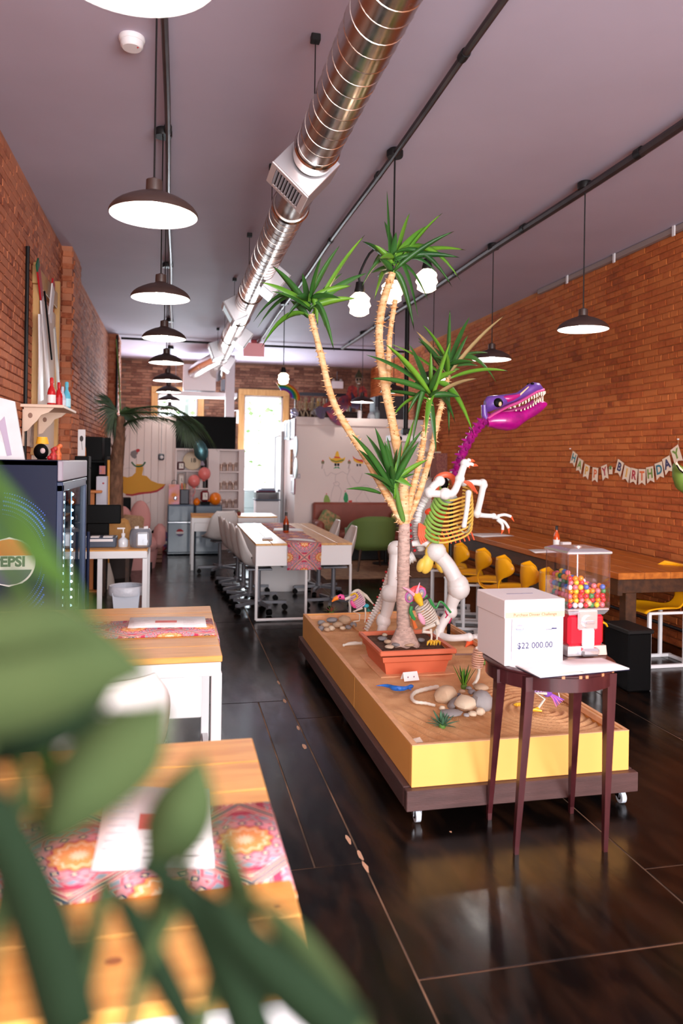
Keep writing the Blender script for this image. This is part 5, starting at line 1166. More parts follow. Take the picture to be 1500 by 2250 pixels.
G().tube([(0, 0, zg0), (0, 0, zg1)], .004, 8).mk('centre_rod', chr2, e)
gc = {'red': (214, 36, 60), 'orange': (246, 142, 36), 'yellow': (250, 208, 58), 'green': (22, 140, 78), 'blue': (28, 106, 190), 'pink': (240, 120, 130), 'white': (240, 236, 238), 'purple': (74, 60, 110)}
pos = []; rg = .0118; rr = random.Random(5)
def topz(x, y): return .085+.06*max(0, -x/.09)-.02*max(0, x/.09)+.012*sin(x*60+y*40)
lay = 0; z = zg0+rg+.001
while z < zg0+.17:
    off = rg if lay % 2 else 0
    for i in range(7):
        for j in range(7):
            x = -.082+i*.0258+off*.9; y = -.082+j*.0258+off*.9
            if abs(x) > .085 or abs(y) > .085 or (x*x+y*y) < .0003: continue
            if z-zg0 > topz(x, y)+.012: continue
            pos.append((x+rr.uniform(-.0008, .0008), y+rr.uniform(-.0008, .0008), z))
    z += rg*1.62; lay += 1
def vis(p):
    if p[1] < -.055: return 0
    if p[0] < -.055: return 1
    if p[2]-zg0 > topz(p[0], p[1])-.012: return 2
    if p[0] > .055: return 3
    return 9+p[1]
pos.sort(key=vis); meshes = {}; rest = G()
for k, p in enumerate(pos):
    if k >= 290: rest.ball(p, rg, 8, 6); continue
    nm = rr.choices(list(gc), [4, 5, 4, 3, 3, 4, 2, 2])[0]
    if nm not in meshes: meshes[nm] = G().ball((0, 0, 0), rg, 12, 8).mesh('gumball', mat('gumball_'+nm, gc[nm], .25, coat=.4), True)
    o = bpy.data.objects.new('gumball', meshes[nm]); S.collection.objects.link(o); o.location = (cx+p[0], cy+p[1], TZ+.002+p[2])
    pl = 'against the left pane' if p[0] < -.055 else 'against the front pane' if p[1] < -.055 else 'against the right pane' if p[0] > .055 else 'in the middle'
    tag(o, nm+' gumball '+pl+' of the candy machine globe', 'gumball', 'gumballs in the clear globe')
if rest.v:
    o = rest.mk('buried_gumballs', mat('gumball_orange', (246, 142, 36), .25), smooth=True, kind='stuff'); o.location = (cx, cy, TZ+.002); tag(o, 'hidden gumballs deep inside the candy machine globe', 'gumballs')
o = bpy.data.objects.new('gumball', G().ball((0, 0, 0), .0145, 14, 10).mesh('gumball', mat('gumball_peach', (250, 206, 140), .25, col2=(240, 140, 130), scale=20, coat=.4), True)); S.collection.objects.link(o); o.location = (cx+.008, cy-.08, TZ+.002+zg0+.02); tag(o, 'largest peach striped gumball against the front pane of the globe', 'gumball', 'gumballs in the clear globe')

# ---------------------------------------------------------------- bar table along the right wall
e = E('bar_table', 'long thick plank table running along the right brick wall', 'table', (3.66, 6.9, 0))
hx, hy = .44, 1.92
for k in range(4): a = -hx+2*hx*k/4; G().box((a+hx/4, 0, .725), (2*hx/4-.002, 2*hy, .05), b=.004).mk('plank', barwood, e)
G().box((-hx+.05, 0, .635), (.04, 2*hy-.1, .13), b=.004).mk('apron', darkwood, e); G().box((hx-.05, 0, .635), (.04, 2*hy-.1, .13), b=.004).mk('apron', darkwood, e); G().box((0, -hy+.07, .645), (2*hx-.14, .04, .11), b=.004).mk('apron', darkwood, e)
for y in (-hy+.12, -.3, hy-.2):
    for x in (-hx+.16, hx-.12): G().box((x, y, .35), (.09, .09, .69), b=.006).mk('leg', darkwood, e)
for (a, lb) in ((((1023, 1173), (1100, 1172), (1130, 1178), (1060, 1181)), 'pale menu at the far end of the bar table'), (((1160, 1208), (1210, 1207), (1222, 1214), (1176, 1216)), 'pale menu on the bar table behind the gumball machine')):
    P = [AZ(x, y, .756) for x, y in a]; menu([P[3], P[2], P[1], P[0]], lb, False)
q = AZ(1222, 1204, .755); bottle((q.x, q.y, .752), 'orange squeeze bottle with a white label on the bar table', 1.1, (226, 84, 30), (240, 238, 236), (30, 26, 26))
q = AZ(1236, 1206, .755); e = E('napkin_holder', 'small white holder beside the orange bottle on the bar table', 'holder', (q.x+.03, q.y, .751)); G().box((0, 0, .035), (.09, .05, .07), b=.004).mk('case', white, e)
# ---------------------------------------------------------------- yellow cut-out chairs
ych = mat('yellow_plastic', (250, 176, 18), .35)
def yellow_chair():
    e = E('yellow_chair', 'x', 'chair')
    g = shell([(-.23, .77), (-.235, .70), (-.232, .645), (-.225, .60), (-.215, .535), (-.19, .475), (-.13, .44), (-.02, .435), (.1, .44), (.19, .438), (.215, .425)], [.12, .175, .17, .095, .07, .075, .10, .16, .195, .20, .18], [.07, .13, .12, .03, .0, .0, .01, .03, .03, .02, 0])
    solid(g.mk('seat_shell', ych, e, True), .011)
    for s in (-1, 1):
        G().box((s*.15, .0, .419), (.025, .34, .02), b=.003).mk('seat_rail', whitem, e)
        for y in (-.15, .16): G().box((s*.15, y, .215), (.026, .026, .40), b=.003).mk('leg', whitem, e)
        G().box((s*.15, 0, .013), (.028, .5, .026), b=.003).mk('foot_rail', whitem, e)
    for y in (-.23, .23): G().box((0, y, .013), (.27, .028, .026), b=.003).mk('cross_rail', whitem, e)
    G().ball((0, -.226, .7), .007, 8, 5).mk('rivet', mat('bronze', (130, 90, 40), .4, metal=.6), e)
    return e
y0 = yellow_chair()
Ys = [(947, 1180, 'farthest yellow chair of the row, just left of the ribcage bottom'), (981, 1189, 'yellow chair right behind the dinosaur support pole'), (1018, 1199, 'third yellow chair from the far end of the row, right of the pole'), (1060, 1213, 'fourth yellow chair from the far end, above the left half of the ballot box'), (1114, 1235, 'yellow chair directly above the middle of the ballot box lid'), (1163, 1250, 'yellow chair just above the right end of the ballot box lid'), (1211, 1272, 'yellow chair mostly hidden behind the left pane of the gumball globe')]
for k, (px, py, lb) in enumerate(Ys):
    y = AX(px, py, 2.66).y
    if k == 0: y0.location = (2.84, y, 0); y0.rotation_euler = (0, 0, -pi/2-.38); y0['label'] = lb; y0['group'] = 'yellow chairs at the bar table'
    else: dup(y0, (2.84+rnd.uniform(-.02, .02), y, 0), -pi/2-.38+rnd.uniform(-.05, .05), lb, 'yellow chairs at the bar table')
dup(y0, (3.66, 5.12, 0), pi/2+.0, 'yellow chair at the near end of the bar table facing left', 'yellow chairs at the bar table').location = (3.72, 5.24, 0)
e = E('storage_bin', 'black bin standing under the near end of the bar table', 'bin', (3.13, 4.72, 0)); G().box((0, 0, .2), (.18, .3, .40), b=.01).mk('bin_body', blk, e); G().box((0, 0, .41), (.20, .32, .03), b=.006).mk('lid', blackm, e)
# ---------------------------------------------------------------- birthday banner
cols_ = {'teal': (40, 120, 130), 'green': (120, 150, 50), 'yellow': (240, 180, 60), 'orange': (232, 110, 40), 'red': (180, 30, 50), 'navy': (40, 36, 90), 'blue': (40, 120, 140)}
spec = [('H', 1260, 1008, 'teal', 24), ('A', 1273, 1023, 'green', 18), ('P', 1288, 1036, 'yellow', 14), ('P', 1307, 1043, 'orange', 4), ('Y', 1328, 1038, 'red', -14), ('B', 1360, 1028, 'navy', 22), ('I', 1376, 1041, 'yellow', 16), ('R', 1392, 1046, 'red', 8), ('T', 1410, 1048, 'orange', 0), ('H', 1428, 1043, 'green', -8), ('D', 1448, 1034, 'blue', -13), ('A', 1466, 1022, 'navy', -20), ('Y', 1486, 1000, 'green', -26)]
e = E('birthday_banner', 'string of white pennants reading HAPPY BIRTHDAY on the right brick wall', 'banner', AX(1370, 1030, XR-.03))
o0 = Vector(e.location); pts = []
Rw = Matrix(((0, 0, -1), (-1, 0, 0), (0, 1, 0)))       # local x -> -Y (reads left to right), local y -> up, normal -> -X
ocr = {}
for (ch, px, py, cn, deg) in spec:
    c = AX(px, py, XR-.032)-o0; R2 = Rw @ Matrix.Rotation(radians(-deg), 3, 'Z'); w2, h2 = .052, .072
    if ch == 'Y' and px > 1400: w2, h2 = .055, .075
    V = [R2 @ Vector(p)+c for p in ((-w2, h2, 0), (w2, h2, 0), (w2, -h2*1.05, 0), (0, -h2*.7, 0), (-w2, -h2*1.05, 0))]
    pn = G().ext(V, R2 @ Vector((0, 0, .0015))).mk('pennant', mat('pennant_card', (246, 228, 206), .6), e)
    text('letter', ch, mat('letter_'+cn, cols_[cn], .5), c+R2 @ Vector((0, .006, .002)), R2, .115, e, .0006, bold=.004); pts += [V[0], V[1]]
q = AX(1341, 1034, XR-.033)-o0; G().box(q, (.002, .06, .07)).mk('gift_pennant', mat('pennant_card', (246, 228, 206), .6), e); G().box(q+Vector((-.002, .0, .03)), (.003, .035, .035)).mk('gift_print', mat('gift_green', (90, 130, 60), .5), e)
P = [AX(1253, 986, XR-.02)-o0]+[p+Vector((.001, 0, 0)) for p in pts]+[AX(1490, 965, XR-.02)-o0]; G().tube(P, .0018, 5).mk('string', mat('twine', (180, 140, 100), .8), e)
for p in (P[0], P[-1]): G().tube([p+Vector((.02, 0, 0)), p-Vector((.012, 0, 0))], .006, 8).mk('hook', whitem, e)
# green dinosaur head balloon entering at the right edge
c = AY(1500, 1040, 4.1); e = E('green_dinosaur_head', 'green dinosaur head with bared teeth cut off by the right edge of the photo', 'balloon', c)
G().loft([AY(x, y, 4.1)-c for x, y in ((1483, 1016), (1492, 1022), (1502, 1030), (1520, 1036), (1550, 1032))], [AY(x, y, 4.1)-c for x, y in ((1479, 1030), (1484, 1056), (1492, 1076), (1515, 1092), (1550, 1096))], [.02, .05, .07, .09, .08], (0, 1, 0), 16).mk('head', mat('toy_green', (112, 142, 60), .5, var=.15), e, True)
G().tube([AY(x, y, 4.02)-c for x, y in ((1484, 1016), (1490, 1026), (1500, 1036), (1515, 1042))], .008, 8).mk('lips', mat('toy_cream', (236, 206, 180), .5), e, True)
G().tube([AY(x, y, 4.0)-c for x, y in ((1486, 1022), (1492, 1032), (1502, 1040))], .004, 6).mk('mouth', blk, e, True)
G().tube([(.22, 0, .0), (.22, 0, ZC-c.z-.005)], .002, 5).mk('hanging_string', whitem, e)
# wall shelf box with plant on the right wall
q = AX(958, 1050, XR); e = E('wall_cubby', 'small pale cubby box shelf on the right wall above the yellow chairs', 'shelf', (XR-.10, q.y, 1.30)); pinkw = mat('cubby_wood', (228, 206, 184), .6)
for (y, z, sy, sz) in ((0, 0, .5, .015), (0, .42, .5, .015), (-.245, .21, .015, .42), (.245, .21, .015, .42)): G().box((0, y, z), (.19, sy, sz), b=.002).mk('cubby_board', pinkw, e)
G().box((.0, -.4, .2), (.19, .28, .4), b=.003).mk('patterned_panel', mat('maroon_print', (112, 50, 64), .7, col2=(170, 110, 90), scale=60), e); G().box((.09, 0, .21), (.012, .48, .41)).mk('back_board', pinkw, e)
e = E('shelf_lantern', 'dark square lantern inside the pale wall cubby', 'lantern', (XR-.10, q.y+.05, 1.31)); G().box((0, 0, .08), (.1, .13, .15), b=.01).mk('lantern_body', mat('lantern_brown', (74, 52, 44), .6), e); G().box((-.052, 0, .08), (.004, .08, .09)).mk('lantern_pane', mat('lantern_glass', (120, 96, 70), .2), e)
e = E('shelf_flower_stand', 'dried pinkish flower figure standing on the wall cubby', 'ornament', (XR-.10, q.y-.18, 1.728))
for k in range(9): a = rnd.uniform(0, 6); G().tube([(0, 0, 0), (.02*cos(a), .04*sin(a), .15), (.03*cos(a), .08*sin(a), .22+.02*k)], [.008, .012, .004], 6).mk('dried_stem', mat('dried_pink', (176, 136, 122), .8), e)
G().tube([(0, .06, 0), (0, .1, .2)], .008, 6).mk('green_stem', leafm2, e)
# ---------------------------------------------------------------- beverage cooler
navy = mat('cooler_navy', (15, 24, 50), .45, spec=.2); CX0, CX1, CY0, CY1 = XL+.03, -.602, 4.2, 5.32
e = E('beverage_cooler', 'navy drinks cooler with a round logo and a glass door lit by LEDs', 'cooler', ((CX0+CX1)/2, (CY0+CY1)/2, 0)); hx, hy = (CX1-CX0)/2, (CY1-CY0)/2
g = G(); g.box((0, -hy+.02, .78), (2*hx, .04, 1.5), b=.004); g.mk('side_panel', navy, e); G().box((0, hy-.02, .78), (2*hx, .04, 1.5), b=.004).mk('side_panel', navy, e)
G().box((0, 0, 1.515), (2*hx, 2*hy, .03), b=.004).mk('top_panel', navy, e); G().box((-hx+.02, 0, .78), (.04, 2*hy-.08, 1.46)).mk('back_panel', white, e); G().box((0, 0, .07), (2*hx, 2*hy-.08, .1), b=.004).mk('plinth', navy, e)
G().box((hx+.012, 0, 1.475), (.03, 2*hy, .11), b=.006).mk('header_strip', mat('cooler_header', (150, 142, 156), .4), e)
for z in (.35, .62, .9, 1.18): 
    s_ = G().box((-.02, 0, z), (2*hx-.1, 2*hy-.1, .012)).mk('wire_shelf', whitem, e)
fr = G()
for (y, z, sy, sz) in ((-hy+.025, .76, .05, 1.28), (hy-.025, .76, .05, 1.28), (0, .14, 2*hy, .05), (0, 1.39, 2*hy, .05)): fr.box((hx+.012, y, z), (.03, sy, sz), b=.003)
d = fr.mk('door', mat('door_frame_navy', (34, 52, 86), .35), e); G().box((hx+.006, 0, .765), (.006, 2*hy-.1, 1.2)).mk('door_glass', glass('cooler_glass', (214, 232, 236), .08), d); G().tube([(hx+.045, hy-.03, .55), (hx+.045, hy-.03, 1.05)], .01, 8).mk('handle', navy, d)
ledm = mat('led_light', (206, 240, 255), .3, emit=22); yl = AX(157, 1200, CX1+.03).y-e.location.y
G().box((hx+.026, yl, .77), (.004, .02, 1.16)).mk('led_strip', mat('led_strip_back', (120, 180, 214), .3), e)
for k in range(15):
    q = AX(158-k*.25, 1087+k*17.6, CX1+.035); G().ball((hx+.031, yl, q.z), .0075, 8, 6).mk('led', ledm, e)
for k, (z, m) in enumerate(((.36, (226, 120, 50)), (.36, (120, 190, 90)), (.63, (240, 236, 230)), (.63, (230, 60, 60)), (.91, (226, 150, 60)), (.91, (240, 240, 236)), (1.19, (226, 86, 60)), (1.19, (230, 226, 220)))):
    for j in range(3):
        y = -.42+j*.12+(k % 2)*.42; b_ = e.location; o = G(); o.lathe([(0, 0), (.032, 0), (.033, .1), (.03, .12), (.012, .15), (.012, .17), (0, .17)], n=14); c = mat('drink_%d' % k, m, .25, coat=.4)
        solo(o, 'drink_bottle', c, ['orange', 'green', 'white', 'red', 'amber', 'milky', 'coral', 'pale'][k]+' drink bottle on a shelf inside the beverage cooler', 'bottle', (b_.x+.02, b_.y+y, z), group='drinks inside the cooler')
# logo and halftone waves on the side panel facing us
def on(px, py, off=.0): return AY(px, py, CY0-.001-off)-Vector(e.location)
c = on(20, 1235); r = .12
disc_logo(e, c+Vector((0, -.001, 0)), r*1.08, [(-1, 1, white)], flat=.0006)
disc_logo(e, c+Vector((0, -.002, 0)), r, [(.28, 1, mat('logo_orange', (226, 96, 46), .45)), (-.28, .22, mat('logo_white', (244, 240, 238), .45)), (-1, -.34, mat('logo_slate', (70, 70, 96), .45))], flat=.0006)
text('logo_lettering', 'PEPSI', mat('logo_slate', (70, 70, 96), .45), c+Vector((0.0, -.0035, 0)), (pi/2, 0, 0), .072, e, .0006, bold=.003)
bd = mat('blue_dot', (40, 90, 214), .35); g = G()
for a in range(26):
    for k in range(64):
        rr_ = .22+a*.019; 
        if a % 13 > 5: continue
        th = radians(-62+k*2.3+(a % 2)*1.1); x, z = c.x-.06+rr_*cos(th), c.z+rr_*sin(th)*1.15
        if x > hx-.06 or z > 1.36 or x < -hx+.02 or z < .15: continue
        s = .0062*(1-abs((a % 13)-3)/5); g.ext([(x-s, -hy-.0006, z), (x, -hy-.0006, z-s), (x+s, -hy-.0006, z), (x, -hy-.0006, z+s)], (0, -.0004, 0))
g.mk('halftone_print', bd, e, kind='stuff')
# things standing on the cooler
zt_ = 1.53
c = AZ(28, 1004, 1.60); c = Vector((-.86, 4.45, zt_)); e2 = E('canvas_print', 'large white canvas print leaning on the wall above the cooler', 'picture', (-.83, 4.32, zt_+.001))
V = [AY(x, y, 4.32)-Vector(e2.location) for x, y in ((-30, 1004), (54, 1003), (32, 882), (-30, 866))]; V[0].z = V[1].z = 0
G().ext(V, (0, .02, 0)).mk('canvas', mat('canvas_white', (214, 210, 214), .6, var=.06, scale=8), e2); W = [AY(x, y, 4.317)-Vector(e2.location) for x, y in ((-30, 1002), (14, 1002), (8, 975), (-10, 960), (-30, 968))]; G().ext(W, (0, -.001, 0)).mk('printed_figure', mat('print_blush', (236, 220, 222), .6), e2)
W = [AY(x, y, 4.316)-Vector(e2.location) for x, y in ((-4, 930), (10, 915), (18, 960), (26, 1000), (16, 1002), (6, 960))]; G().ext(W, (0, -.001, 0)).mk('printed_shadow', mat('print_mauve', (176, 160, 184), .6), e2)
q = AY(90, 1003, 5.0); e3 = E('black_round_ornament', 'black round headed ornament with a pale face on top of the cooler', 'ornament', (q.x, 5.0, zt_+.001)); G().ball((0, 0, .05), (.045, .04, .05), 14, 10).mk('head', blk, e3, True); G().ball((.015, -.036, .055), (.016, .008, .018), 10, 6).mk('face', mat('pale_face', (206, 180, 180), .5), e3, True); G().ball((.05, -.01, .012), .014, 8, 6).mk('red_bead', red, e3, True)
q = AY(93, 975, 5.15); e3 = E('small_yellow_lamp', 'tiny lamp with a yellow shade on the cooler', 'lamp', (q.x, 5.15, zt_+.001)); G().lathe([(.03, .0), (.03, .01), (.006, .014), (.006, .1), (0, .1)], n=12).mk('base', blk, e3, True); G().lathe([(.042, .1), (.03, .145)], n=18, cap=False).mk('lamp_shade', mat('yellow_shade', (246, 180, 50), .5), e3, True)
for k, (px, c_, lb, h) in enumerate(((117, (190, 50, 50), 'small red trinket at the right end of the cooler top', .07), (128, (226, 110, 60), 'orange flowered trinket at the right end of the cooler top', .09))):
    q = AY(px, 1000, 5.1+.1*k); g = G(); g.lathe([(0, 0), (.02, 0), (.024, .03), (.012, h*.7), (.018, h), (0, h+.01)], n=12); g.ball((.01, 0, h), .016, 8, 6); solo(g, 'trinket', mat('trinket_%d' % k, c_, .5, var=.3, scale=60), lb, 'ornament', (q.x, 5.1+.1*k, zt_))
# ---------------------------------------------------------------- leaning art boards and bracket shelf on the left wall
xa = XL+.035; e = E('wooden_art_board', 'tall pine framed board with painted white and red tipped skis on the left wall', 'artwork', (xa, 6.5, 0))
def onx(px, py, off=0): return AX(px, py, xa+off)-Vector(e.location)
for (a, b_) in (((77, 572), (78, 1000)), ((122, 612), (125, 1000))):
    p, q = onx(*a), onx(*b_); G().box((0, (p.y+q.y)/2, (p.z+q.z)/2), (.05, .045, abs(p.z-q.z)), b=.004).mk('frame_post', trimwood, e)
p, q = onx(77, 585), onx(122, 618); G().box((0, (p.y+q.y)/2, p.z-.06), (.04, abs(q.y-p.y), .14), b=.003).mk('frame_rail', trimwood, e); p, q = onx(80, 620), onx(122, 1000)
G().box((-.012, (p.y+q.y)/2, 1.9), (.01, abs(q.y-p.y), 1.9)).mk('backing_sheet', mat('cream_board', (222, 204, 190), .6), e)
def strip(a, b_, w0, w1, m, nm, off=.03):
    p, q = onx(*a, off), onx(*b_, off); d = (q-p).normalized(); s = Vector((0, d.z, -d.y)); G().ext([p-s*w0/2, p+s*w0/2, q+s*w1/2, q-s*w1/2], (.012, 0, 0)).mk(nm, m, e)
skiw = mat('ski_white', (226, 220, 222), .4); skir = mat('ski_red', (178, 22, 34), .4); skig = mat('ski_green', (24, 92, 66), .4)
strip((80, 574), (82, 590), .1, .1, skig, 'ski_tip'); strip((82, 590), (90, 655), .1, .1, skir, 'ski_tip'); strip((90, 655), (106, 860), .11, .09, skiw, 'ski')
strip((116, 618), (115, 632), .1, .12, skir, 'ski_tip', .05); strip((115, 632), (108, 700), .12, .12, skiw, 'ski', .05); strip((86, 690), (89, 880), .09, .13, skiw, 'ski', .05)
strip((96, 640), (112, 790), .014, .014, blk, 'painted_line', .065); strip((118, 720), (128, 870), .05, .12, mat('ski_grey', (196, 192, 186), .5), 'ski', .07)
Ys0, Ys1 = 5.82, 6.55; zs = 1.93; e = E('bracket_shelf', 'pale wooden shelf on fretwork brackets above the cooler', 'shelf', (XL, (Ys0+Ys1)/2, zs)); hy = (Ys1-Ys0)/2; sh = mat('shelf_paint', (232, 204, 182), .5)
G().box((.16, 0, -.01), (.30, 2*hy, .022), b=.003).mk('shelf_board', sh, e); G().box((.025, 0, -.17), (.012, 2*hy-.1, .27), b=.002).mk('shelf_back', sh, e)
for s in (-1, 1):
    P = [(.03, 0, -.02), (.24, 0, -.02), (.20, 0, -.055), (.15, 0, -.075), (.12, 0, -.12), (.09, 0, -.15), (.06, 0, -.19), (.03, 0, -.20)]; G().ext([(x, s*(hy-.05)-.008, z) for x, y, z in P], (0, .016, 0)).mk('bracket', sh, e); G().ball((.075, s*(hy-.05)-.009, -.08), (.016, .003, .02), 10, 6).mk('bracket_hole', mat('fret_shadow', (150, 116, 100), .8), e)
G().box((.034, .0, -.20), (.006, .16, .22)).mk('carved_panel', mat('fret_print', (186, 160, 146), .6, col2=(120, 104, 100), scale=30), e)
for k, (px, py, y, col, lab, h, lb) in enumerate(((113, 880, 6.0, (200, 36, 40), (240, 232, 232), 1.1, 'red bottle with a white label on the bracket shelf'), (129, 884, 6.15, (190, 24, 30), (200, 40, 50), 1.0, 'small red bottle in the middle of the bracket shelf'), (137, 890, 6.3, (200, 206, 226), (220, 226, 240), .9, 'pale glass bottle on the bracket shelf'), (146, 894, 6.4, (90, 180, 206), (180, 226, 240), 1.15, 'light blue bottle at the far end of the bracket shelf'))):
    q = AY(px, py, y); bottle((q.x, y, zs+.0015), lb, h, col, lab, col)
# black pipe drop on left wall
e = solo(G().tube([(XL+.03, 5.92, .0), (XL+.03, 5.92, 3.1)], .014, 8), 'wall_pipe', blackm, 'thin dark pipe running up the left brick wall beside the art board', 'pipe')
# ---------------------------------------------------------------- checkout table and its things
e = E('checkout_table', 'white legged small table with a pine top holding the till items', 'table', (-.60, 7.20, 0)); hx, hy = .38, .41
plank_top(e, -hx, hx, -hy, hy, .75, .022, 5, pine, 'x'); G().box((0, -hy+.015, .705), (2*hx-.01, .03, .065), b=.003).mk('apron', whitem, e); G().box((hx-.015, 0, .705), (.03, 2*hy-.06, .065), b=.003).mk('apron', whitem, e); G().box((0, hy-.015, .705), (2*hx-.01, .03, .065), b=.003).mk('apron', whitem, e)
for (x, y) in ((hx-.02, -hy+.02), (-hx+.02, -hy+.02), (hx-.02, hy-.02), (-hx+.02, hy-.02), (-.02, -hy+.05)): G().box((x, y, .335), (.042, .042, .67), b=.003).mk('leg', whitem, e)
e = E('waste_bin', 'white plastic bin with a bag liner under the checkout table', 'bin', (-.40, 6.98, 0))
frus(G(), .17, .17, .235, .235, .0, .36).mk('bin_body', mat('bin_plastic', (222, 226, 238), .4), e); g = G(); g.lathe([(.155, .33), (.162, .345), (.158, .40), (.15, .41), (.14, .40)], n=24, cap=False); g.mk('bin_liner', mat('bin_bag', (226, 228, 238), .3, bump=.6, bscale=30), e, True)
zz = .751
q = AZ(222, 1202, zz); e = E('label_printer', 'dark grey receipt printer with a white paper slot on the checkout table', 'printer', (q.x, q.y, zz)); G().box((0, .06, .045), (.26, .22, .09), b=.006).mk('printer_body', mat('slate_plastic', (62, 72, 92), .45), e); G().box((-.005, -.051, .065), (.22, .004, .022)).mk('paper_slot', white, e); G().box((-.05, .0, .093), (.07, .1, .01)).mk('cover', white, e); G().box((.06, .0, .093), (.08, .1, .01)).mk('cover', white, e)
q = AZ(190, 1202, zz); solo(G().box((0, .06, .045), (.07, .03, .09), b=.003), 'small_card_stand', mat('pale_card', (214, 220, 232), .5), 'small white card stand left of the receipt printer', 'card', (q.x-.005, q.y, zz), smooth=False)
q = AZ(270, 1202, zz); e = E('sanitizer_bottle', 'clear pump bottle of hand sanitizer on the checkout table', 'bottle', (q.x, q.y+.02, zz)); G().lathe([(0, 0), (.04, 0), (.043, .01), (.043, .06), (.03, .075), (.015, .085), (.015, .1)], n=18).mk('bottle_body', mat('clear_plastic', (222, 226, 234), .15, coat=.4), e, True); G().lathe([(.018, .1), (.018, .12), (.006, .125), (.006, .16), (0, .16)], n=14).mk('pump_stem', white, e, True); G().box((-.02, 0, .165), (.07, .016, .014), b=.004).mk('pump_head', white, e)
q = AZ(308, 1203, zz); e = E('label_maker', 'silver and dark grey rounded juicer machine at the end of the checkout table', 'appliance', (q.x, q.y+.06, zz)); G().lathe([(0, 0), (.085, 0), (.095, .02), (.10, .1), (.09, .15), (.075, .165), (0, .168)], n=24).mk('drum', mat('grey_plastic', (122, 126, 138), .3, coat=.4), e, True); G().box((.02, -.085, .075), (.11, .05, .13), b=.015).mk('front_panel', mat('silver_plastic', (196, 198, 206), .3, metal=.4), e); G().tube([(.045, -.11, .06), (.045, -.125, .06)], .022, 16).mk('dial', mat('silver_plastic', (196, 198, 206), .3, metal=.4), e, True)
for x in (-.03, .05): G().tube([(x-.02, -.03, .17), (x+.015, -.03, .175)], .016, 10).mk('roller', white, e, True)
e.name = 'juicer'
q = AY(212, 1130, 7.35); e = E('till_monitor', 'black point of sale monitor seen from behind on the checkout table', 'monitor', (-.70, 7.45, zz)); G().box((.0, 0, .26), (.42, .04, .18), b=.008).mk('screen', blk, e); G().box((.0, .03, .10), (.20, .05, .20), b=.006).mk('stand', blk, e); G().box((0, .03, .008), (.22, .18, .016), b=.003).mk('base', blk, e)
# tall black coffee shelving behind
e = E('coffee_cabinet', 'tall black shelving tower behind the cooler with coffee gear', 'cabinet', (-.935, 9.6, 0))
def bx(c, d, nm, m, b=.004): return G().box(c, d, b=b).mk(nm, m, e)
bx((0, .25, .9), (.30, .03, 1.8), 'back_panel', blk); bx((-.135, 0, .9), (.03, .5, 1.8), 'side_panel', blk); bx((.135, 0, .78), (.03, .5, 1.56), 'side_panel', blk)
for z in (.05, .45, .80, 1.15, 1.5): bx((0, 0, z), (.25, .5, .03), 'shelf', blk)
bx((-.02, 0, 1.655), (.22, .4, .28), 'speaker_box', blk)
p_ = G().box((.10, -.265, 1.40), (.07, .003, .1)).mk('sticker', mat('sticker_print', (150, 110, 150), .5, col2=(214, 120, 80), scale=40), e)
for (px, z, lb, cc, h) in ((191, 1.17, 'steel milk jug glinting on the coffee shelves', (200, 200, 206), .10), (204, .82, 'small steel grinder part low on the coffee shelves', (206, 206, 212), .08)):
    q = AY(px, 1060, 9.5); solo(G().lathe([(0, 0), (.04, 0), (.045, h*.7), (.035, h), (0, h)], n=14), 'metal_jug', chrome, lb, 'jug', (q.x, 9.45, z-.004))
e = E('orange_vase', 'orange vase between the black boxes above the cooler', 'vase', (AY(184, 1000, 9.5).x, 9.30, 1.516)); G().lathe([(0, 0), (.03, 0), (.05, .06), (.045, .14), (.02, .2), (.012, .26)], n=14).mk('vase_body', mat('orange_glaze', (236, 140, 44), .35), e, True)
q = AY(172, 975, 7.73); e = E('photo_card_frame', 'narrow white framed print standing on the black box by the wall', 'picture', (q.x+.03, 7.73, 1.561)); G().box((0, 0, .13), (.07, .012, .26), b=.003).mk('frame', white, e); G().ball((0, -.0075, .17), (.018, .001, .03), 8, 5).mk('printed_rose', mat('rose_ink', (60, 50, 50), .6), e); G().tube([(0, -.008, .16), (.01, -.008, .06)], .002, 5).mk('printed_stem', mat('rose_ink', (60, 50, 50), .6), e)
e = E('black_box', 'black box speaker on the wall side of the coffee gear', 'speaker', (AY(172, 1000, 7.74).x+.045, 7.735, 0)); G().box((0, 0, 1.50), (.13, .2, .12), b=.006).mk('box_body', blk, e); G().box((0, 0, .72), (.13, .2, 1.44), b=.006).mk('stand', blk, e)
e = E('white_fridge_door', 'white binder rack standing at the right of the black shelves', 'rack', (AY(224, 1110, 9.2).x, 9.2, 0)); e.name = 'binder_rack'; G().box((0, 0, .45), (.14, .2, .9), b=.006).mk('lower_body', blk, e); G().box((0, 0, 1.12), (.12, .2, .42), b=.006).mk('rack_panel', mat('rack_white', (206, 206, 220), .4), e); G().ball((.02, -.101, 1.25), (.012, .002, .01), 8, 5).mk('red_mark', red, e)
q = AY(240, 1040, 9.3); e = E('broom', 'broom with a yellow wooden handle beside the palm trunk', 'broom', (q.x, 9.3, 0)); G().tube([(0, 0, .3), (-.01, 0, 1.52)], .016, 8).mk('handle', mat('yellow_handle', (216, 150, 60), .5), e, True); G().lathe([(.02, .3), (.07, .12), (.09, 0)], n=12).mk('bristles', mat('pale_bristle', (206, 190, 180), .8), e, True)
solo(G().box((-.93, 9.15, 1.155), (.24, .3, .03), b=.006).box((-.93, 9.15, .57), (.06, .06, 1.14), b=.004).box((-.93, 9.15, .01), (.24, .28, .02), b=.003), 'wooden_stand', mat('orange_board', (216, 134, 70), .5), 'small orange wood topped stand by the black shelves', 'stand', smooth=False)
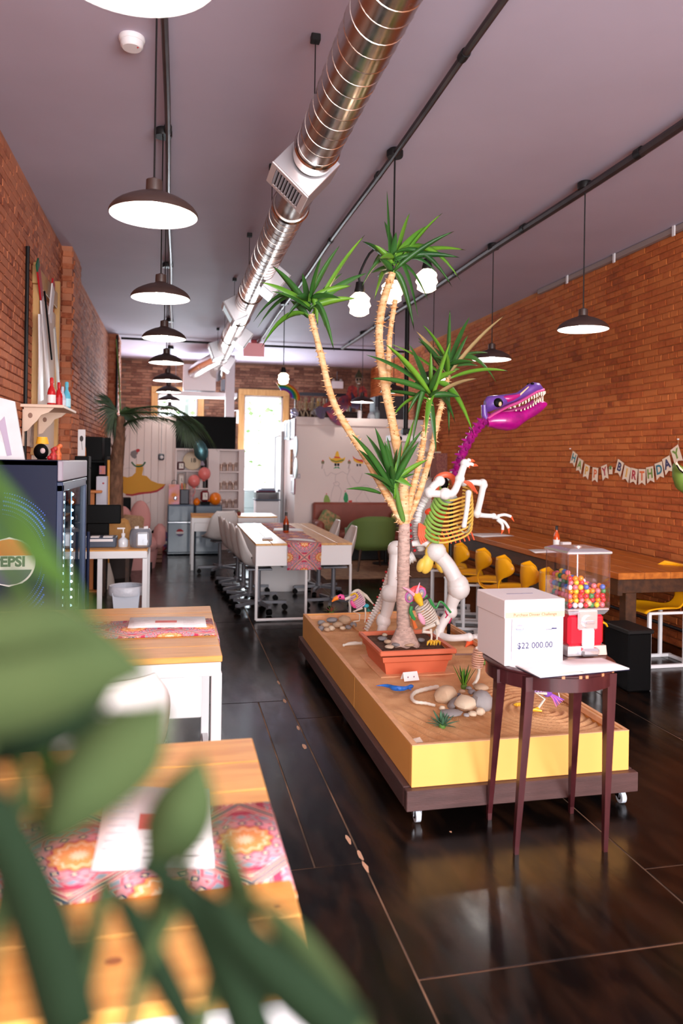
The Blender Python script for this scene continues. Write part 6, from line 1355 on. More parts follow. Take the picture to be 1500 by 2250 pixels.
# ---------------------------------------------------------------- fan palm
tbark = mat('palm_trunk', (150, 108, 84), .9, col2=(92, 62, 46), scale=20, stretch=(1, 1, .4), bump=.7, bscale=30)
pb = AY(254, 1100, 10.2); e = E('fan_palm', 'tall fan palm with a shaggy brown trunk and drooping fronds by the mural wall', 'plant', (pb.x, 10.2, 0)); P0_ = Vector(e.location)
def pp(px, py, dy=0): return AY(px, py, 10.2+dy)-P0_
g = G(); P = smoothpts([(0, 0, .3), pp(252, 1100), pp(254, 1040), pp(260, 985), pp(264, 950), pp(265, 915)], 5); n = len(P); g.tube(P, [lerp(.115, .045, (i/(n-1))**1.3) for i in range(n)], 12)
for k in range(120):
    i = rnd.randrange(1, n-1); a = rnd.uniform(0, 2*pi); r = lerp(.115, .045, (i/(n-1))**1.3); c = P[i]+Vector((cos(a)*r*.9, sin(a)*r*.9, rnd.uniform(-.05, .05))); s = Vector((-sin(a), cos(a), 0))*.02
    g.add([c-s, c+s, c+Vector((cos(a)*.035, sin(a)*.035, .09))], [(0, 1, 2)])
g.mk('trunk', tbark, e, True); G().lathe([(0, 0), (.2, 0), (.25, .34), (.26, .36), (.23, .36), (0, .34)], n=24).mk('pot', mat('dark_pot', (60, 50, 48), .7), e, True)
palmg = mat('palm_green', (52, 76, 40), .55, col2=(30, 48, 30), scale=4)
top = pp(265, 915)
def fan(c, tips, n_, w_=.010):
    """c = centre of the fan; tips = list of tip positions spanned in order"""
    g = G(); hub = Vector(c)
    T_ = smoothpts(tips, max(2, n_//(len(tips)-1)))
    for t_ in T_:
        t_ = Vector(t_)+Vector((0, rnd.uniform(-.12, .12), rnd.uniform(-.03, .03))); d = t_-hub; s = d.cross(Vector((0, 1, .2))).normalized()*w_
        m_ = hub+d*.5+Vector((0, 0, .03)); k = len(g.v); g.add([hub-s*.3, hub+s*.3, m_+s, t_+Vector((0, 0, -.04)), m_-s], [(0, 1, 2, 4), (4, 2, 3)])
    g.mk('frond', palmg, e)
fan(pp(258, 903), [pp(238, 948), pp(222, 940), pp(208, 915), pp(200, 885), pp(205, 860), pp(216, 856), pp(228, 880)], 44)
fan(pp(262, 908), [pp(298, 950), pp(312, 935), pp(320, 915), pp(300, 900), pp(285, 890)], 34)
fan(pp(255, 905), [pp(268, 960), pp(255, 965), pp(236, 962), pp(226, 950)], 30)
G().tube([pp(264, 905), pp(262, 830, -.2), pp(255, 745, -.4)], [.012, .01, .008], 6).mk('upright_spear', mat('spear_green', (96, 120, 60), .5), e, True)
def arching(pts, ln, n_):
    P = smoothpts(pts, 6); G().tube(P, [.014*(1-.6*i/len(P)) for i in range(len(P))], 7).mk('frond_stalk', palmg, e, True); g = G()
    for i in range(n_):
        f = (i+1)/n_*(len(P)-1.01); a = int(f); c = P[a].lerp(P[a+1], f-a); d = (P[a+1]-P[a]).normalized()
        for s in (-1, 1):
            t_ = c+d*ln*.8+Vector((0, s*ln*.5, -ln*.35+rnd.uniform(-.05, .03))); k = d.cross(t_-c).normalized()*.006; g.add([c-k, c+k, t_], [(0, 1, 2)])
    g.mk('frond', palmg, e)
arching([pp(266, 940), pp(285, 925, -.1), pp(320, 917, -.2), pp(365, 920, -.3), pp(400, 932, -.4)], .22, 36)
arching([pp(264, 906), pp(300, 897, -.1), pp(350, 893, -.3), pp(390, 900, -.5), pp(430, 925, -.7), pp(455, 950, -.8)], .28, 46)
arching([pp(266, 908), pp(320, 906, -.3), pp(380, 910, -.5), pp(420, 935, -.6)], .3, 30)
fan(pp(405, 925, -.5), [pp(372, 935, -.5), pp(400, 975, -.6), pp(430, 990, -.6), pp(455, 960, -.6), pp(450, 930, -.6)], 40, .012)
# pink armchair and cushions
pnk = mat('dusty_pink_velvet', (206, 146, 142), .8, bump=.1)
def cush(g, c, d, R=None):
    g.box(c, d, b=min(d)*.35, R=R); return g
e = E('pink_armchair', 'dusty pink armchair beside the palm trunk', 'armchair', (-.55, 11.0, 0))
cush(G(), (0, 0, .36), (.7, .65, .2)).mk('seat', pnk, e, True); G().lathe([(0, 0), (.3, 0), (.34, .25), (.34, .27), (0, .27)], n=24).mk('base', pnk, e, True)
for (x, z, h) in ((-.17, .62, .24), (.08, .66, .28)): G().ball((x, .2, z), (.15, .08, h), 14, 10).mk('back_lobe', pnk, e, True)
cush(G(), (.36, .0, .45), (.16, .6, .3)).mk('armrest', pnk, e, True); cush(G(), (-.36, .0, .45), (.16, .6, .3)).mk('armrest', pnk, e, True)
for x in (-.25, .25):
    for y in (-.2, .2): G().tube([(x, y, 0), (x, y, .1)], .018, 8).mk('leg', blackm, e)
q = AY(292, 1145, 10.9); solo(cush(G(), (0, 0, 0), (.30, .1, .28), Matrix.Rotation(.1, 3, 'Y')), 'cushion', mat('tan_cushion', (196, 160, 122), .8, col2=(160, 120, 90), scale=40), 'tan patterned square cushion on the pink armchair', 'cushion', (q.x, 10.72, .62))
q = AY(255, 1155, 9.2); solo(cush(G(), (0, 0, 0), (.34, .12, .26), Matrix.Rotation(-.3, 3, 'Y')), 'paper_bag', mat('kraft_tan', (206, 158, 96), .8, col2=(190, 136, 74), scale=12), 'tan folded sack lying behind the till monitor', 'bag', (AY(255, 1155, 8.9).x, 8.9, .70))
e = E('kraft_stool', 'low stool carrying the tan sack behind the checkout table', 'stool', (AY(255, 1155, 8.9).x, 8.9, 0)); G().box((0, 0, .54), (.34, .3, .03), b=.004).mk('seat', darkwood, e)
for x in (-.13, .13):
    for y in (-.11, .11): G().box((x, y, .26), (.03, .03, .52)).mk('leg', darkwood, e)
cush(G(), (0, 0, 0), (.1, .1, .1))
e = E('black_pillar_lamp', 'slim black floor speaker between the pink chair lobes', 'speaker', (AY(276, 1130, 11.6).x, 11.6, 0)); G().box((0, 0, .48), (.14, .14, .96), b=.01).mk('body', blk, e)
e = E('wood_crate_low', 'low reddish wooden crate on the floor behind the waste bin', 'crate', (AZ(325, 1238, 0).x-.15, AZ(325, 1238, 0).y+.3, 0)); 
for z in (.03, .09, .15): G().box((0, 0, z), (.7, .5, .05), b=.003).mk('slat', mat('red_wood', (112, 62, 40), .6, var=.2, scale=6), e)
q = AZ(352, 1212, 0); e = E('patterned_tote', 'colourful patterned tote bag on the floor beside the retro fridges', 'bag', (q.x, q.y+.1, 0)); G().ball((0, 0, .17), (.17, .1, .18), 14, 10).mk('bag_body', mat('tote_print', (206, 70, 50), .7, col2=(46, 100, 170), scale=14, detail=1), e, True); G().ball((-.08, 0, .30), (.08, .06, .06), 10, 7).mk('black_cloth', blk, e, True)
for k in range(6): G().ball((rnd.uniform(-.12, .12), -.09, rnd.uniform(.06, .28)), (.028, .012, .028), 8, 6).mk('badge_print', mat('badge_%d' % (k % 3), [(240, 236, 230), (60, 140, 90), (236, 150, 60)][k % 3], .6), e)
# ---------------------------------------------------------------- mural wall art, TV, shelves, fridges
ym = 12.968
def WP(px, py, y=ym): return AY(px, py, y)
def paint(name, pts, m, e, y=ym, t=.0015):
    P = [WP(px, py, y)-Vector(e.location) for px, py in pts]; return G().ext(P, (0, -t, 0)).mk(name, m, e)
def pline(name, pts, m, e, y=ym, r=.004, k=3): return G().tube([WP(*p, y)-Vector(e.location) for p in (pts if k < 2 else [])] or smoothpts([WP(*p, y)-Vector(e.location) for p in pts], k), r, 5).mk(name, m, e)
e = E('dancer_mural', 'painted dancer in a wide yellow dress with a red hem on the mural wall', 'mural', WP(310, 1050)+Vector((0, -.002, 0)))
sk = mat('pencil_line', (206, 190, 190), .7)
paint('yellow_dress', [(299, 1020), (313, 1020), (315, 1030), (312, 1044), (322, 1046), (332, 1056), (347, 1062), (364, 1064), (356, 1072), (345, 1079), (330, 1082), (318, 1083), (305, 1084), (290, 1088), (277, 1086), (264, 1080), (262, 1062), (268, 1046), (280, 1049), (290, 1046), (298, 1038)], mat('dress_yellow', (214, 150, 24), .6), e)
paint('red_hem', [(364, 1063), (358, 1073), (345, 1081), (330, 1084), (318, 1085), (305, 1087), (290, 1090), (276, 1088), (276, 1085), (290, 1086), (305, 1082), (318, 1081), (330, 1080), (344, 1077), (356, 1070)], mat('hem_red', (178, 30, 40), .6), e, ym-.003)
pline('green_collar', [(289, 1015), (296, 1023), (305, 1025), (314, 1022), (319, 1015)], mat('collar_green', (44, 100, 70), .6), e, ym-.002, .013)
paint('grey_hair', [(296, 989), (302, 990), (303, 996), (299, 1000), (300, 1005), (296, 1008), (290, 1005), (286, 999), (288, 992)], mat('hair_grey', (126, 116, 118), .6), e)
paint('red_flower', [(298, 988), (303, 986), (308, 988), (306, 992), (301, 995)], mat('hem_red', (178, 30, 40), .6), e, ym-.002)
pline('sketch_line', [(262, 1050), (266, 1035), (280, 1028), (292, 1030)], sk, e); pline('sketch_line', [(310, 1100), (318, 1108), (330, 1102)], sk, e)
e = E('wall_camera', 'small dark round cornered wall camera on a thin wire', 'camera', WP(354, 1004)+Vector((0, -.02, 0))); G().box((0, 0, 0), (.10, .04, .11), b=.018).mk('housing', mat('camera_navy', (30, 34, 50), .4), e); G().ball((.01, -.02, -.005), (.028, .01, .028), 10, 7).mk('lens_ring', white, e, True); G().tube([(0, .015, .05), (0, .015, .72)], .003, 5).mk('wire', greym, e)
xr = .02   # right end of the plank wall; shelves continue to the column
a, b_ = WP(387, 913, 12.85), WP(517, 990, 12.85)
e = E('television', 'large black television mounted high between the mural and the windows', 'television', ((a.x+b_.x)/2, 12.85, (a.z+b_.z)/2)); G().box((0, 0, 0), (b_.x-a.x, .05, a.z-b_.z), b=.006).mk('cabinet', blk, e); G().box((0, -.027, .0), (b_.x-a.x-.03, .003, a.z-b_.z-.03)).mk('screen', mat('screen_black', (5, 6, 7), .6, spec=.1), e)
G().box((0, .06, 0), (.3, .08, .3)).mk('wall_mount', blackm, e)
shw = mat('shelf_white', (234, 218, 216), .5)
# recessed shelving: left bay with clocks, right bay with glasses
ysf, ysb = 12.72, 12.97
def P2(px, py): return AY(px, py, ysf)
xl, xm0, xm1, xr2 = P2(388, 1050).x, P2(457, 1050).x, P2(482, 1050).x, P2(524, 1050).x; ztop = P2(450, 990).z
e = E('shelf_unit', 'white built in shelf unit under the television with two bays', 'shelf', ((xl+xr2)/2, (ysf+ysb)/2, 0)); o_ = Vector(e.location); dy = ysb-ysf
def sb(x0, x1, z0, z1, nm='shelf_board', y0=ysf, y1=ysb): return G().box(((x0+x1)/2-o_.x, (y0+y1)/2-o_.y, (z0+z1)/2), (x1-x0, y1-y0, z1-z0), b=.003).mk(nm, shw, e)
sb(xl-.03, xl, 0, ztop, 'upright'); sb(xm0, xm1, 0, ztop, 'upright'); sb(xr2, xr2+.10, 0, ztop, 'upright'); sb(xl-.03, xr2+.10, ztop, ztop+.03, 'top_board'); sb(xl, xr2, .0, ztop, 'back_board', ysb-.01, ysb)
zL = [P2(420, y).z for y in (1035, 1074)]; zR = [P2(500, y).z for y in (1037, 1078, 1118)]
for z in zL+[.85]: sb(xl, xm0, z-.012, z+.012)
for z in zR: sb(xm1, xr2, z-.012, z+.012)
xd = P2(410, 1050).x; sb(xd-.006, xd+.006, zL[1]+.012, zL[0]-.012, 'divider')
def thing_at(px, z, y=12.80): return Vector((AY(px, 1050, y).x, y, z))
def clock(px, z, w_, h, col, lb, face=(232, 222, 214), name='table_clock', rnd_=.02, y=12.80):
    p = thing_at(px, z, y); e = E(name, lb, 'clock', p); G().box((0, 0, h/2), (w_, .07, h), b=rnd_).mk('case', mat('clock_%d_%d_%d' % col, col, .4), e); G().box((w_*.06, -.036, h*.5), (w_*.62, .004, h*.62), b=.0).mk('face', mat('clock_face', face, .5), e)
    G().tube([(w_*.06, -.04, h*.5), (w_*.06, -.04, h*.68)], .003, 5).mk('hand', blk, e); G().tube([(w_*.06, -.04, h*.5), (w_*.2, -.04, h*.42)], .003, 5).mk('hand', blk, e); return e
mar = (86, 32, 42)
clock(397, zL[0]+.0125, .12, .14, mar, 'small maroon box clock on the upper left shelf')
clock(398, zL[1]+.0125, .11, .24, (196, 176, 170), 'pale glass domed clock on the lower left shelf')
p = thing_at(422, zL[0]+.0125, 12.86); e = E('round_platter', 'round cream platter with dark letters leaning on the upper shelf', 'plate', p); R_ = Matrix.Rotation(pi/2-.15, 3, 'X')
G().lathe([(0, 0), (.13, 0), (.155, .016), (.15, .02), (.12, .008), (0, .008)], (0, 0, .155), 32, R_).mk('plate_body', mat('cream_glaze', (226, 206, 176), .35), e, True)
text('plate_lettering', '18', blk, (.01, -.035, .165), (pi/2-.15, 0, 0), .1, e, .001)
for (px, z, lb, c_, h) in ((447, zL[0]+.0125, 'dark jar beside the platter behind the balloon', (40, 30, 34), .2), (450, zL[1]+.0125, 'black tin on the lower shelf behind the pink balloons', (24, 22, 26), .26), (441, zL[1]+.0125, 'white printed tin on the lower shelf behind the pink balloons', (214, 206, 206), .2)):
    solo(G().lathe([(0, 0), (.05, 0), (.052, h*.8), (.04, h), (0, h)], n=16), 'shelf_jar', mat('jar_%d' % int(c_[0]), c_, .4), lb, 'jar', thing_at(px, z))
gm = glass('tumbler_glass', (244, 238, 234), .14)
for r, z in enumerate([zR[0], zR[1], zR[2], zR[2]-.0]):
    if r == 3: break
    for k in range(6):
        x = lerp(xm1+.035, xr2-.035, k/5); h = .12+.03*(k % 2); rw = ['top', 'middle', 'bottom'][r]
        solo(G().lathe([(.016, 0), (.018, .004), (.004, .01), (.004, h*.4), (.024, h*.55), (.026, h)] if k % 2 else [(0, 0), (.024, 0), (.028, h), (.026, h), (.022, .006), (0, .006)], n=14, cap=False), 'drinking_glass', gm, ('stemmed' if k % 2 else 'plain')+' drinking glass, %s from the left on the %s shelf of the right bay' % (ords[k], rw), 'glass', (x, 12.80, z+.0125), group='glasses in the right bay')
# retro fridges
fm_ = mat('retro_slate_blue', (84, 104, 124), .3, coat=.5)
def fridge(px0, px1, lb, badge):
    yf_ = 12.30; a, b_ = AY(px0, 1112, yf_), AY(px1, 1112, yf_); w_ = b_.x-a.x; e = E('retro_fridge', lb, 'fridge', ((a.x+b_.x)/2, yf_+.21, 0)); h = .80
    G().box((0, .02, h/2+.01), (w_, .38, h), b=.012).mk('cabinet', fm_, e); zd = AY(px0, 1148, yf_).z
    for (z0, z1, nm) in ((.04, zd-.006, 'door'), (zd+.006, h, 'freezer_door')):
        d = G().box((0, -.185, (z0+z1)/2), (w_-.01, .05, z1-z0), b=.014).mk(nm, fm_, e); G().box((w_*.42, -.215, z1-.1 if nm == 'door' else z0+.08), (.02, .02, .1), b=.004).mk('handle', chrome, d)
    G().box((0, -.19, zd), (w_-.01, .03, .009)).mk('chrome_band', chrome, e)
    if badge:
        q = AY(395, 1172, yf_)-Vector(e.location); disc_logo(e, (q.x, -.2115, q.z+.01), .06, [(.3, 1, mat('hem_red', (178, 30, 40), .6)), (-.3, .3, white), (-1, -.3, mat('badge_ink', (90, 84, 120), .5))], flat=.002)
    for x in (-.12, .12): G().box((x, 0, .01), (.04, .3, .02)).mk('foot', blk, e)
    return e
fridge(368, 427, 'left slate blue retro mini fridge with a round badge', True); fridge(429, 488, 'right slate blue retro mini fridge behind the desk', False)
zf = .812
p = AY(382, 1110, 12.35); e = E('gift_bag', 'pink and orange printed gift bag on the left retro fridge', 'bag', (p.x, 12.42, zf)); G().box((0, 0, .16), (.17, .08, .32), b=.004).mk('bag_body', mat('gift_print_pink', (240, 180, 206), .6, col2=(240, 150, 70), scale=9, detail=1), e); G().tube(smoothpts([(-.04, -.03, .31), (-.03, -.03, .38), (.03, -.03, .38), (.04, -.03, .31)], 4), .004, 6).mk('bag_handle', blk, e); G().ball((.02, -.045, .1), (.03, .01, .035), 10, 7).mk('silver_print', mat('silver_foil', (210, 214, 236), .2, metal=.7), e)
p = AY(405, 1110, 12.4); e = E('knife_block', 'dark navy container holding utensils on the left retro fridge', 'container', (p.x, 12.45, zf)); G().box((0, 0, .12), (.14, .1, .24), b=.012).mk('box_body', mat('deep_navy', (30, 28, 52), .4), e)
for k, c_ in enumerate(((236, 110, 60), (190, 160, 90), (236, 200, 190))): G().tube([(-.04+k*.04, 0, .23), (-.045+k*.045, 0, .34)], .014, 7).mk('utensil', mat('utensil_%d' % k, c_, .5), e, True)
p = AY(421, 1110, 12.4); solo(G().lathe([(0, 0), (.045, 0), (.05, .05), (.035, .12), (.04, .2), (.02, .26), (0, .26)], n=14), 'pale_vase', mat('marble_pink', (206, 180, 180), .4, col2=(140, 110, 120), scale=20), 'pale mottled vase between the fridges', 'vase', (p.x, 12.42, zf))
def balloon(px, py, rpx, y, m, lb, knot=(0, -1), grp=None, squash=1.08):
    c = AY(px, py, y); f = c.x*sin(YAW)+c.y*cos(YAW); r = rpx*f/FPX; e = E('balloon', lb, 'balloon', c, 0, grp); G().ball((0, 0, 0), (r, r, r*squash), 22, 14).mk('balloon_skin', m, e, True); k = Vector((knot[0], 0, knot[1])).normalized(); G().tube([k*r*.98, k*(r*1.2)], [.012, .03], 8).mk('knot', m, e, True); return e, c, r
cor = mat('coral_balloon', (236, 126, 122), .35, coat=.3); ob = mat('orange_balloon', (250, 130, 20), .3, coat=.4)
e, c, r = balloon(426, 1057, 13, 12.2, cor, 'lower left coral balloon floating above the retro fridges', grp='coral balloons'); G().tube(smoothpts([(0, 0, -r), (.02, 0, -r-.08), (-.02, 0, -r-.15)], 4), .006, 6).mk('ribbon', cor, e, True)
balloon(449, 1041, 13.5, 12.25, cor, 'upper right coral balloon floating above the retro fridges', (-.1, -1), 'coral balloons')
balloon(432, 1103, 7.5, 12.35, ob, 'small orange balloon left of the red clock', (0, 1)); e, c, r = balloon(473, 1096, 13, 12.35, ob, 'large orange balloon right of the red clock', (-1, -.3))
e, c, r = balloon(456, 1101, 9, 12.42, mat('red_balloon', (200, 30, 22), .3, coat=.4), 'red balloon squeezed behind the red clock', (-1, 0), squash=.6)
clock(450, zf+.05, .13, .18, (120, 22, 34), 'red rounded retro clock between the orange balloons', name='retro_clock', rnd_=.03, y=12.30); G_ = E('clock_stand', 'small dark stand under the red retro clock', 'stand', (AY(451, 1108, 12.3).x, 12.33, zf)); G().box((0, 0, .024), (.14, .08, .048), b=.006).mk('stand_block', blk, G_)
c = AY(441, 990, 12.3); e = E('foil_balloon', 'dark teal foil balloon hanging in front of the television', 'balloon', c); G().ball((0, 0, 0), (.115, .06, .17), 16, 12, R=Matrix.Rotation(-.25, 3, 'Y'), j=.04, rr=random.Random(3)).mk('balloon_skin', mat('teal_foil', (70, 112, 120), .25, metal=.6, bump=.4, bscale=14), e, True); G().tube([(.02, 0, -.16), (.03, 0, -.24)], [.012, .04], 8).mk('tail', mat('clear_foil', (150, 140, 156), .3), e, True)
# ---------------------------------------------------------------- pine desk with its drawer, bric a brac
e = E('pine_desk', 'white framed desk with a pine top in front of the retro fridges', 'desk', (.84, 10.95, 0)); hx, hy = .60, .33
plank_top(e, -hx, hx, -hy, hy, .75, .022, 4, pine, 'x')
for (x, y, sx, sy) in ((0, -hy+.015, 2*hx-.01, .02), (0, hy-.015, 2*hx-.01, .02), (-hx+.015, 0, .02, 2*hy-.04), (hx-.015, 0, .02, 2*hy-.04)): G().box((x, y, .695), (sx, sy, .07), b=.003).mk('apron', whitem, e)
G().box((-.42, -hy+.02, .60), (.28, .02, .12), b=.003).mk('drawer', whitem, e)
for (x, y) in ((-hx+.02, -hy+.02), (-hx+.02, hy-.02), (hx-.02, -hy+.02), (hx-.02, hy-.02)): G().box((x, y, .365), (.038, .038, .73), b=.003).mk('leg', whitem, e)
for k, px in enumerate((513, 525)):
    q = AY(px, 1132, 10.85); e = E('painted_pot', ('left' if k == 0 else 'right')+' one of two tiny dark painted pots on the pine desk', 'pot', (q.x, 10.85, .751), 0, 'tiny painted pots'); G().lathe([(0, 0), (.02, 0), (.03, .025), (.022, .05), (0, .052)], n=14).mk('pot_body', mat('painted_black', (44, 30, 30), .5, col2=(170, 50, 40), scale=50), e, True); G().ball((0, -.0, .055), .012, 8, 6).mk('bud', leafm2, e, True)
# things by the right rear window
q = AY(552, 1110, 13.6); e = E('mint_fridge', 'pale mint rounded fridge beside the bright rear window', 'fridge', (q.x, 13.9, 0)); mint = mat('mint_enamel', (196, 222, 222), .3, coat=.4)
G().box((0, 0, .5), (.34, .4, 1.0), b=.05).mk('cabinet', mint, e, True); G().box((0, -.205, .33), (.32, .03, .62), b=.02).mk('door', mint, e, True); G().box((0, -.205, .82), (.32, .03, .30), b=.02).mk('freezer_door', mint, e, True)
q = AY(588, 1100, 12.9); e = E('record_player', 'dark turntable cabinet with a glossy front on the desk end by the window', 'appliance', (q.x, 13.1, 0)); G().box((0, 0, .42), (.40, .36, .84), b=.006).mk('cart', white, e); G().box((0, 0, .915), (.40, .34, .15), b=.006).mk('cabinet', mat('dark_lacquer', (40, 30, 36), .25, coat=.5), e); G().box((0, -.172, .915), (.34, .004, .1)).mk('front_glass', mat('blue_black_glass', (14, 22, 46), .1, coat=.6), e); G().box((0, -.03, .86), (.44, .4, .02), b=.003).mk('tray', mat('slate_plastic', (62, 72, 92), .45), e)
for k, (c_, w_) in enumerate(((mat('cloth_maroon', (110, 60, 80), .8), .34), (mat('cloth_blue', (130, 150, 180), .8), .28), (mat('cloth_pale', (206, 214, 220), .8), .22))): solo(G().box((0, 0, .0125), (w_, .26-.02*k, .022), b=.008), 'folded_cloth', c_, ['maroon folded cloth at the bottom of the pile', 'blue folded cloth in the middle of the pile', 'pale folded cloth on top of the pile'][k]+' on the turntable cabinet', 'cloth', (q.x-.02+.02*k, 13.1, .991+.0235*k), group='folded cloths')
# picture frames on the left flank of the kitchen box
fx = PX0-.015
for k, (px0, py0, px1, py1, c_, lb) in enumerate(((625, 925, 630, 965, (60, 90, 130), 'blue edged frame, farthest on the flank of the kitchen box'), (631, 924, 637, 966, (30, 40, 60), 'black edged frame second from the window on the kitchen box flank'), (639, 922, 648, 962, (104, 26, 44), 'maroon picture frame nearest us on the upper kitchen box flank'), (640, 1050, 647, 1086, (130, 40, 60), 'narrow maroon frame low on the kitchen box flank'))):
    a, b_ = AX(px0, py0, fx), AX(px1, py1, fx); e = E('picture_frame', lb, 'picture', (PX0-.0125, (a.y+b_.y)/2, (a.z+b_.z)/2)); w_, h = abs(a.y-b_.y)-.03, abs(a.z-b_.z)
    w_ = min(w_, .5); g = G()
    for (y, z, sy, sz) in ((0, h/2-.02, w_, .04), (0, -h/2+.02, w_, .04), (-w_/2+.02, 0, .04, h-.08), (w_/2-.02, 0, .04, h-.08)): g.box((0, y, z), (.022, sy, sz), b=.002)
    g.mk('frame', mat('frame_%d' % k, c_, .4), e); G().box((0, 0, 0), (.012, w_-.06, h-.06)).mk('print', mat('print_pale', (236, 232, 230), .5), e)
for (px, py, lb, c_) in ((649, 981, 'upper dark oval plaque on the kitchen box flank', (50, 64, 84)), (649, 1029, 'lower grey oval plaque on the kitchen box flank', (140, 150, 140))):
    a = AX(px, py, fx); solo(G().lathe([(0, 0), (.16, 0), (.17, .012), (.14, .02), (0, .02)], (0, 0, 0), 26, Matrix.Rotation(-pi/2, 3, 'Y')), 'oval_plaque', mat('plaque_%d' % c_[0], c_, .4), lb, 'plaque', (PX0-.002, a.y, a.z))
e = E('wall_mirror', 'bright white mirror on the flank of the kitchen box', 'mirror', (PX0-.002, AX(641, 1010, fx).y, AX(641, 1015, fx).z)); G().box((-.008, 0, 0), (.015, .34, .46), b=.003).mk('frame', white, e); G().box((-.017, 0, 0), (.003, .3, .42)).mk('mirror_glass', mat('mirror', (240, 240, 244), .03, metal=1), e)
# switch and mural on the front of the kitchen box
yk = PY0-.0012
e = E('sombrero_mural', 'mural of sketched skeletons with a yellow and a red sombrero shaking maracas', 'mural', AY(740, 1010, yk)); pk = mat('pencil_line', (206, 190, 190), .7); 
def kp(nm, pts, m, d=0): return paint(nm, pts, m, e, yk-d, .0012)
ysm = mat('sombrero_yellow', (240, 184, 40), .6); rsm = mat('sombrero_red', (214, 60, 44), .6); gsm = mat('moustache_green', (60, 150, 100), .6); blm = mat('sockets_black', (30, 26, 30), .7)
kp('sombrero', [(722, 1003), (728, 1008), (735, 1006), (737, 996), (740, 991), (743, 992), (746, 1005), (752, 1008), (758, 1004), (757, 1011), (750, 1017), (738, 1018), (729, 1015), (724, 1009)], ysm); kp('hat_band', [(734, 1003), (747, 1004), (747, 1007), (734, 1006)], rsm, .002); kp('hat_trim', [(725, 1009), (738, 1013), (756, 1009), (754, 1013), (738, 1016), (728, 1013)], mat('trim_olive', (120, 130, 50), .6), .002)
for x in (737, 743): kp('eye_socket', [(x-2.6, 1018), (x+2.4, 1018), (x+2.4, 1023), (x, 1024.5), (x-2.6, 1023)], blm)
kp('moustache', [(732, 1030), (737, 1025), (740, 1027), (743, 1025), (747, 1030), (740, 1028)], gsm)
kp('sombrero', [(774, 1001), (780, 1007), (788, 1010), (796, 1010), (799, 1016), (788, 1017), (778, 1012)], rsm); kp('hat_trim', [(776, 1007), (788, 1014), (798, 1016), (796, 1019), (784, 1017), (777, 1012)], ysm, .002)
for x in (785, 791): kp('eye_socket', [(x-2, 1019), (x+2, 1020), (x+1.5, 1025), (x-2, 1024)], blm)
for x in (709, 767): kp('maraca', [(x-3.5, 1014), (x, 1010.5), (x+3.5, 1014), (x+3, 1019), (x-3, 1019)], mat('maraca_olive', (130, 120, 90), .6)); kp('maraca_top', [(x-2.5, 1013), (x, 1010), (x+2.5, 1013)], rsm, .002); pline('maraca_handle', [(x, 1019), (x-2, 1030)], pk, e, yk, .012, 1)
kp('cactus', [(714, 1088), (718, 1087), (722, 1091), (725, 1100), (724, 1108), (717, 1111), (711, 1107), (711, 1097)], mat('cactus_olive', (140, 170, 80), .6)); kp('cactus', [(757, 1083), (760, 1081), (764, 1088), (765, 1098), (762, 1105), (757, 1104), (754, 1096)], mat('cactus_green', (40, 150, 90), .6)); kp('red_pot', [(765, 1100), (773, 1099), (773, 1105), (766, 1106)], rsm)
for x in (717, 758): kp('cactus_flower', [(x-1.5, 1087 if x < 730 else 1081), (x+1.5, 1086 if x < 730 else 1080), (x, 1083 if x < 730 else 1077)], rsm, .002)
for L_ in ([(727, 1038), (738, 1042), (752, 1036)], [(738, 1042), (736, 1052), (738, 1062)], [(732, 1062), (740, 1058), (746, 1064), (738, 1068), (732, 1062)], [(734, 1066), (728, 1085), (726, 1108), (732, 1110)], [(742, 1066), (750, 1080), (744, 1104), (748, 1110)], [(727, 1038), (717, 1046), (711, 1030)], [(752, 1036), (764, 1042), (767, 1028)], [(772, 1046), (786, 1062), (796, 1040)], [(770, 1030), (762, 1050), (774, 1072), (796, 1078)], [(796, 1078), (782, 1098), (790, 1108)], [(800, 1080), (812, 1102), (822, 1108)], [(790, 1070), (806, 1066), (816, 1078)]):
    pline('sketch_line', L_, pk, e, yk, .004)
e = E('light_switch', 'small pale wall switch at the left edge of the kitchen box front', 'switch', AY(655, 1046, PY0)+Vector((.01, -.004, 0))); G().box((0, 0, 0), (.05, .008, .08), b=.002).mk('plate', mat('switch_grey', (190, 180, 190), .5), e); G().box((0, -.006, 0), (.014, .008, .03), b=.001).mk('toggle', white, e)
# ---------------------------------------------------------------- banquette, green armchair, small table, rug
e = E('leather_banquette', 'long rust brown leather banquette against the kitchen box', 'sofa', (2.93, 11.62, 0)); lth = mat('rust_leather', (140, 70, 56), .5, var=.1, scale=6)
G().box((0, .26, .52), (1.5, .16, .72), b=.03).mk('backrest', lth, e, True); cush(G(), (0, -.05, .36), (1.5, .5, .16)).mk('seat', lth, e, True); G().box((0, -.02, .14), (1.46, .5, .26), b=.01).mk('plinth', blackm, e); cush(G(), (-.72, -.05, .5), (.12, .5, .24)).mk('armrest', lth, e, True)
q = AY(723, 1150, 11.4); solo(cush(G(), (0, 0, 0), (.32, .12, .3), Matrix.Rotation(.5, 3, 'Y')), 'cushion', mat('leaf_print', (96, 130, 84), .8, col2=(206, 150, 110), scale=18, detail=1), 'leaf print green cushion at the left end of the banquette', 'cushion', (q.x+.02, 11.55, .60))
q = AY(885, 1150, 11.4); solo(cush(G(), (0, 0, 0), (.3, .12, .3)), 'cushion', mat('leaf_print2', (190, 170, 90), .8, col2=(90, 110, 70), scale=18, detail=1), 'yellow green cushion on the banquette behind the yucca trunk', 'cushion', (q.x, 11.55, .60))
e = E('green_armchair', 'olive green tub armchair facing the banquette', 'armchair', (2.76, 10.45, 0), .05); ol = mat('olive_velvet', (98, 120, 58), .75, bump=.05)
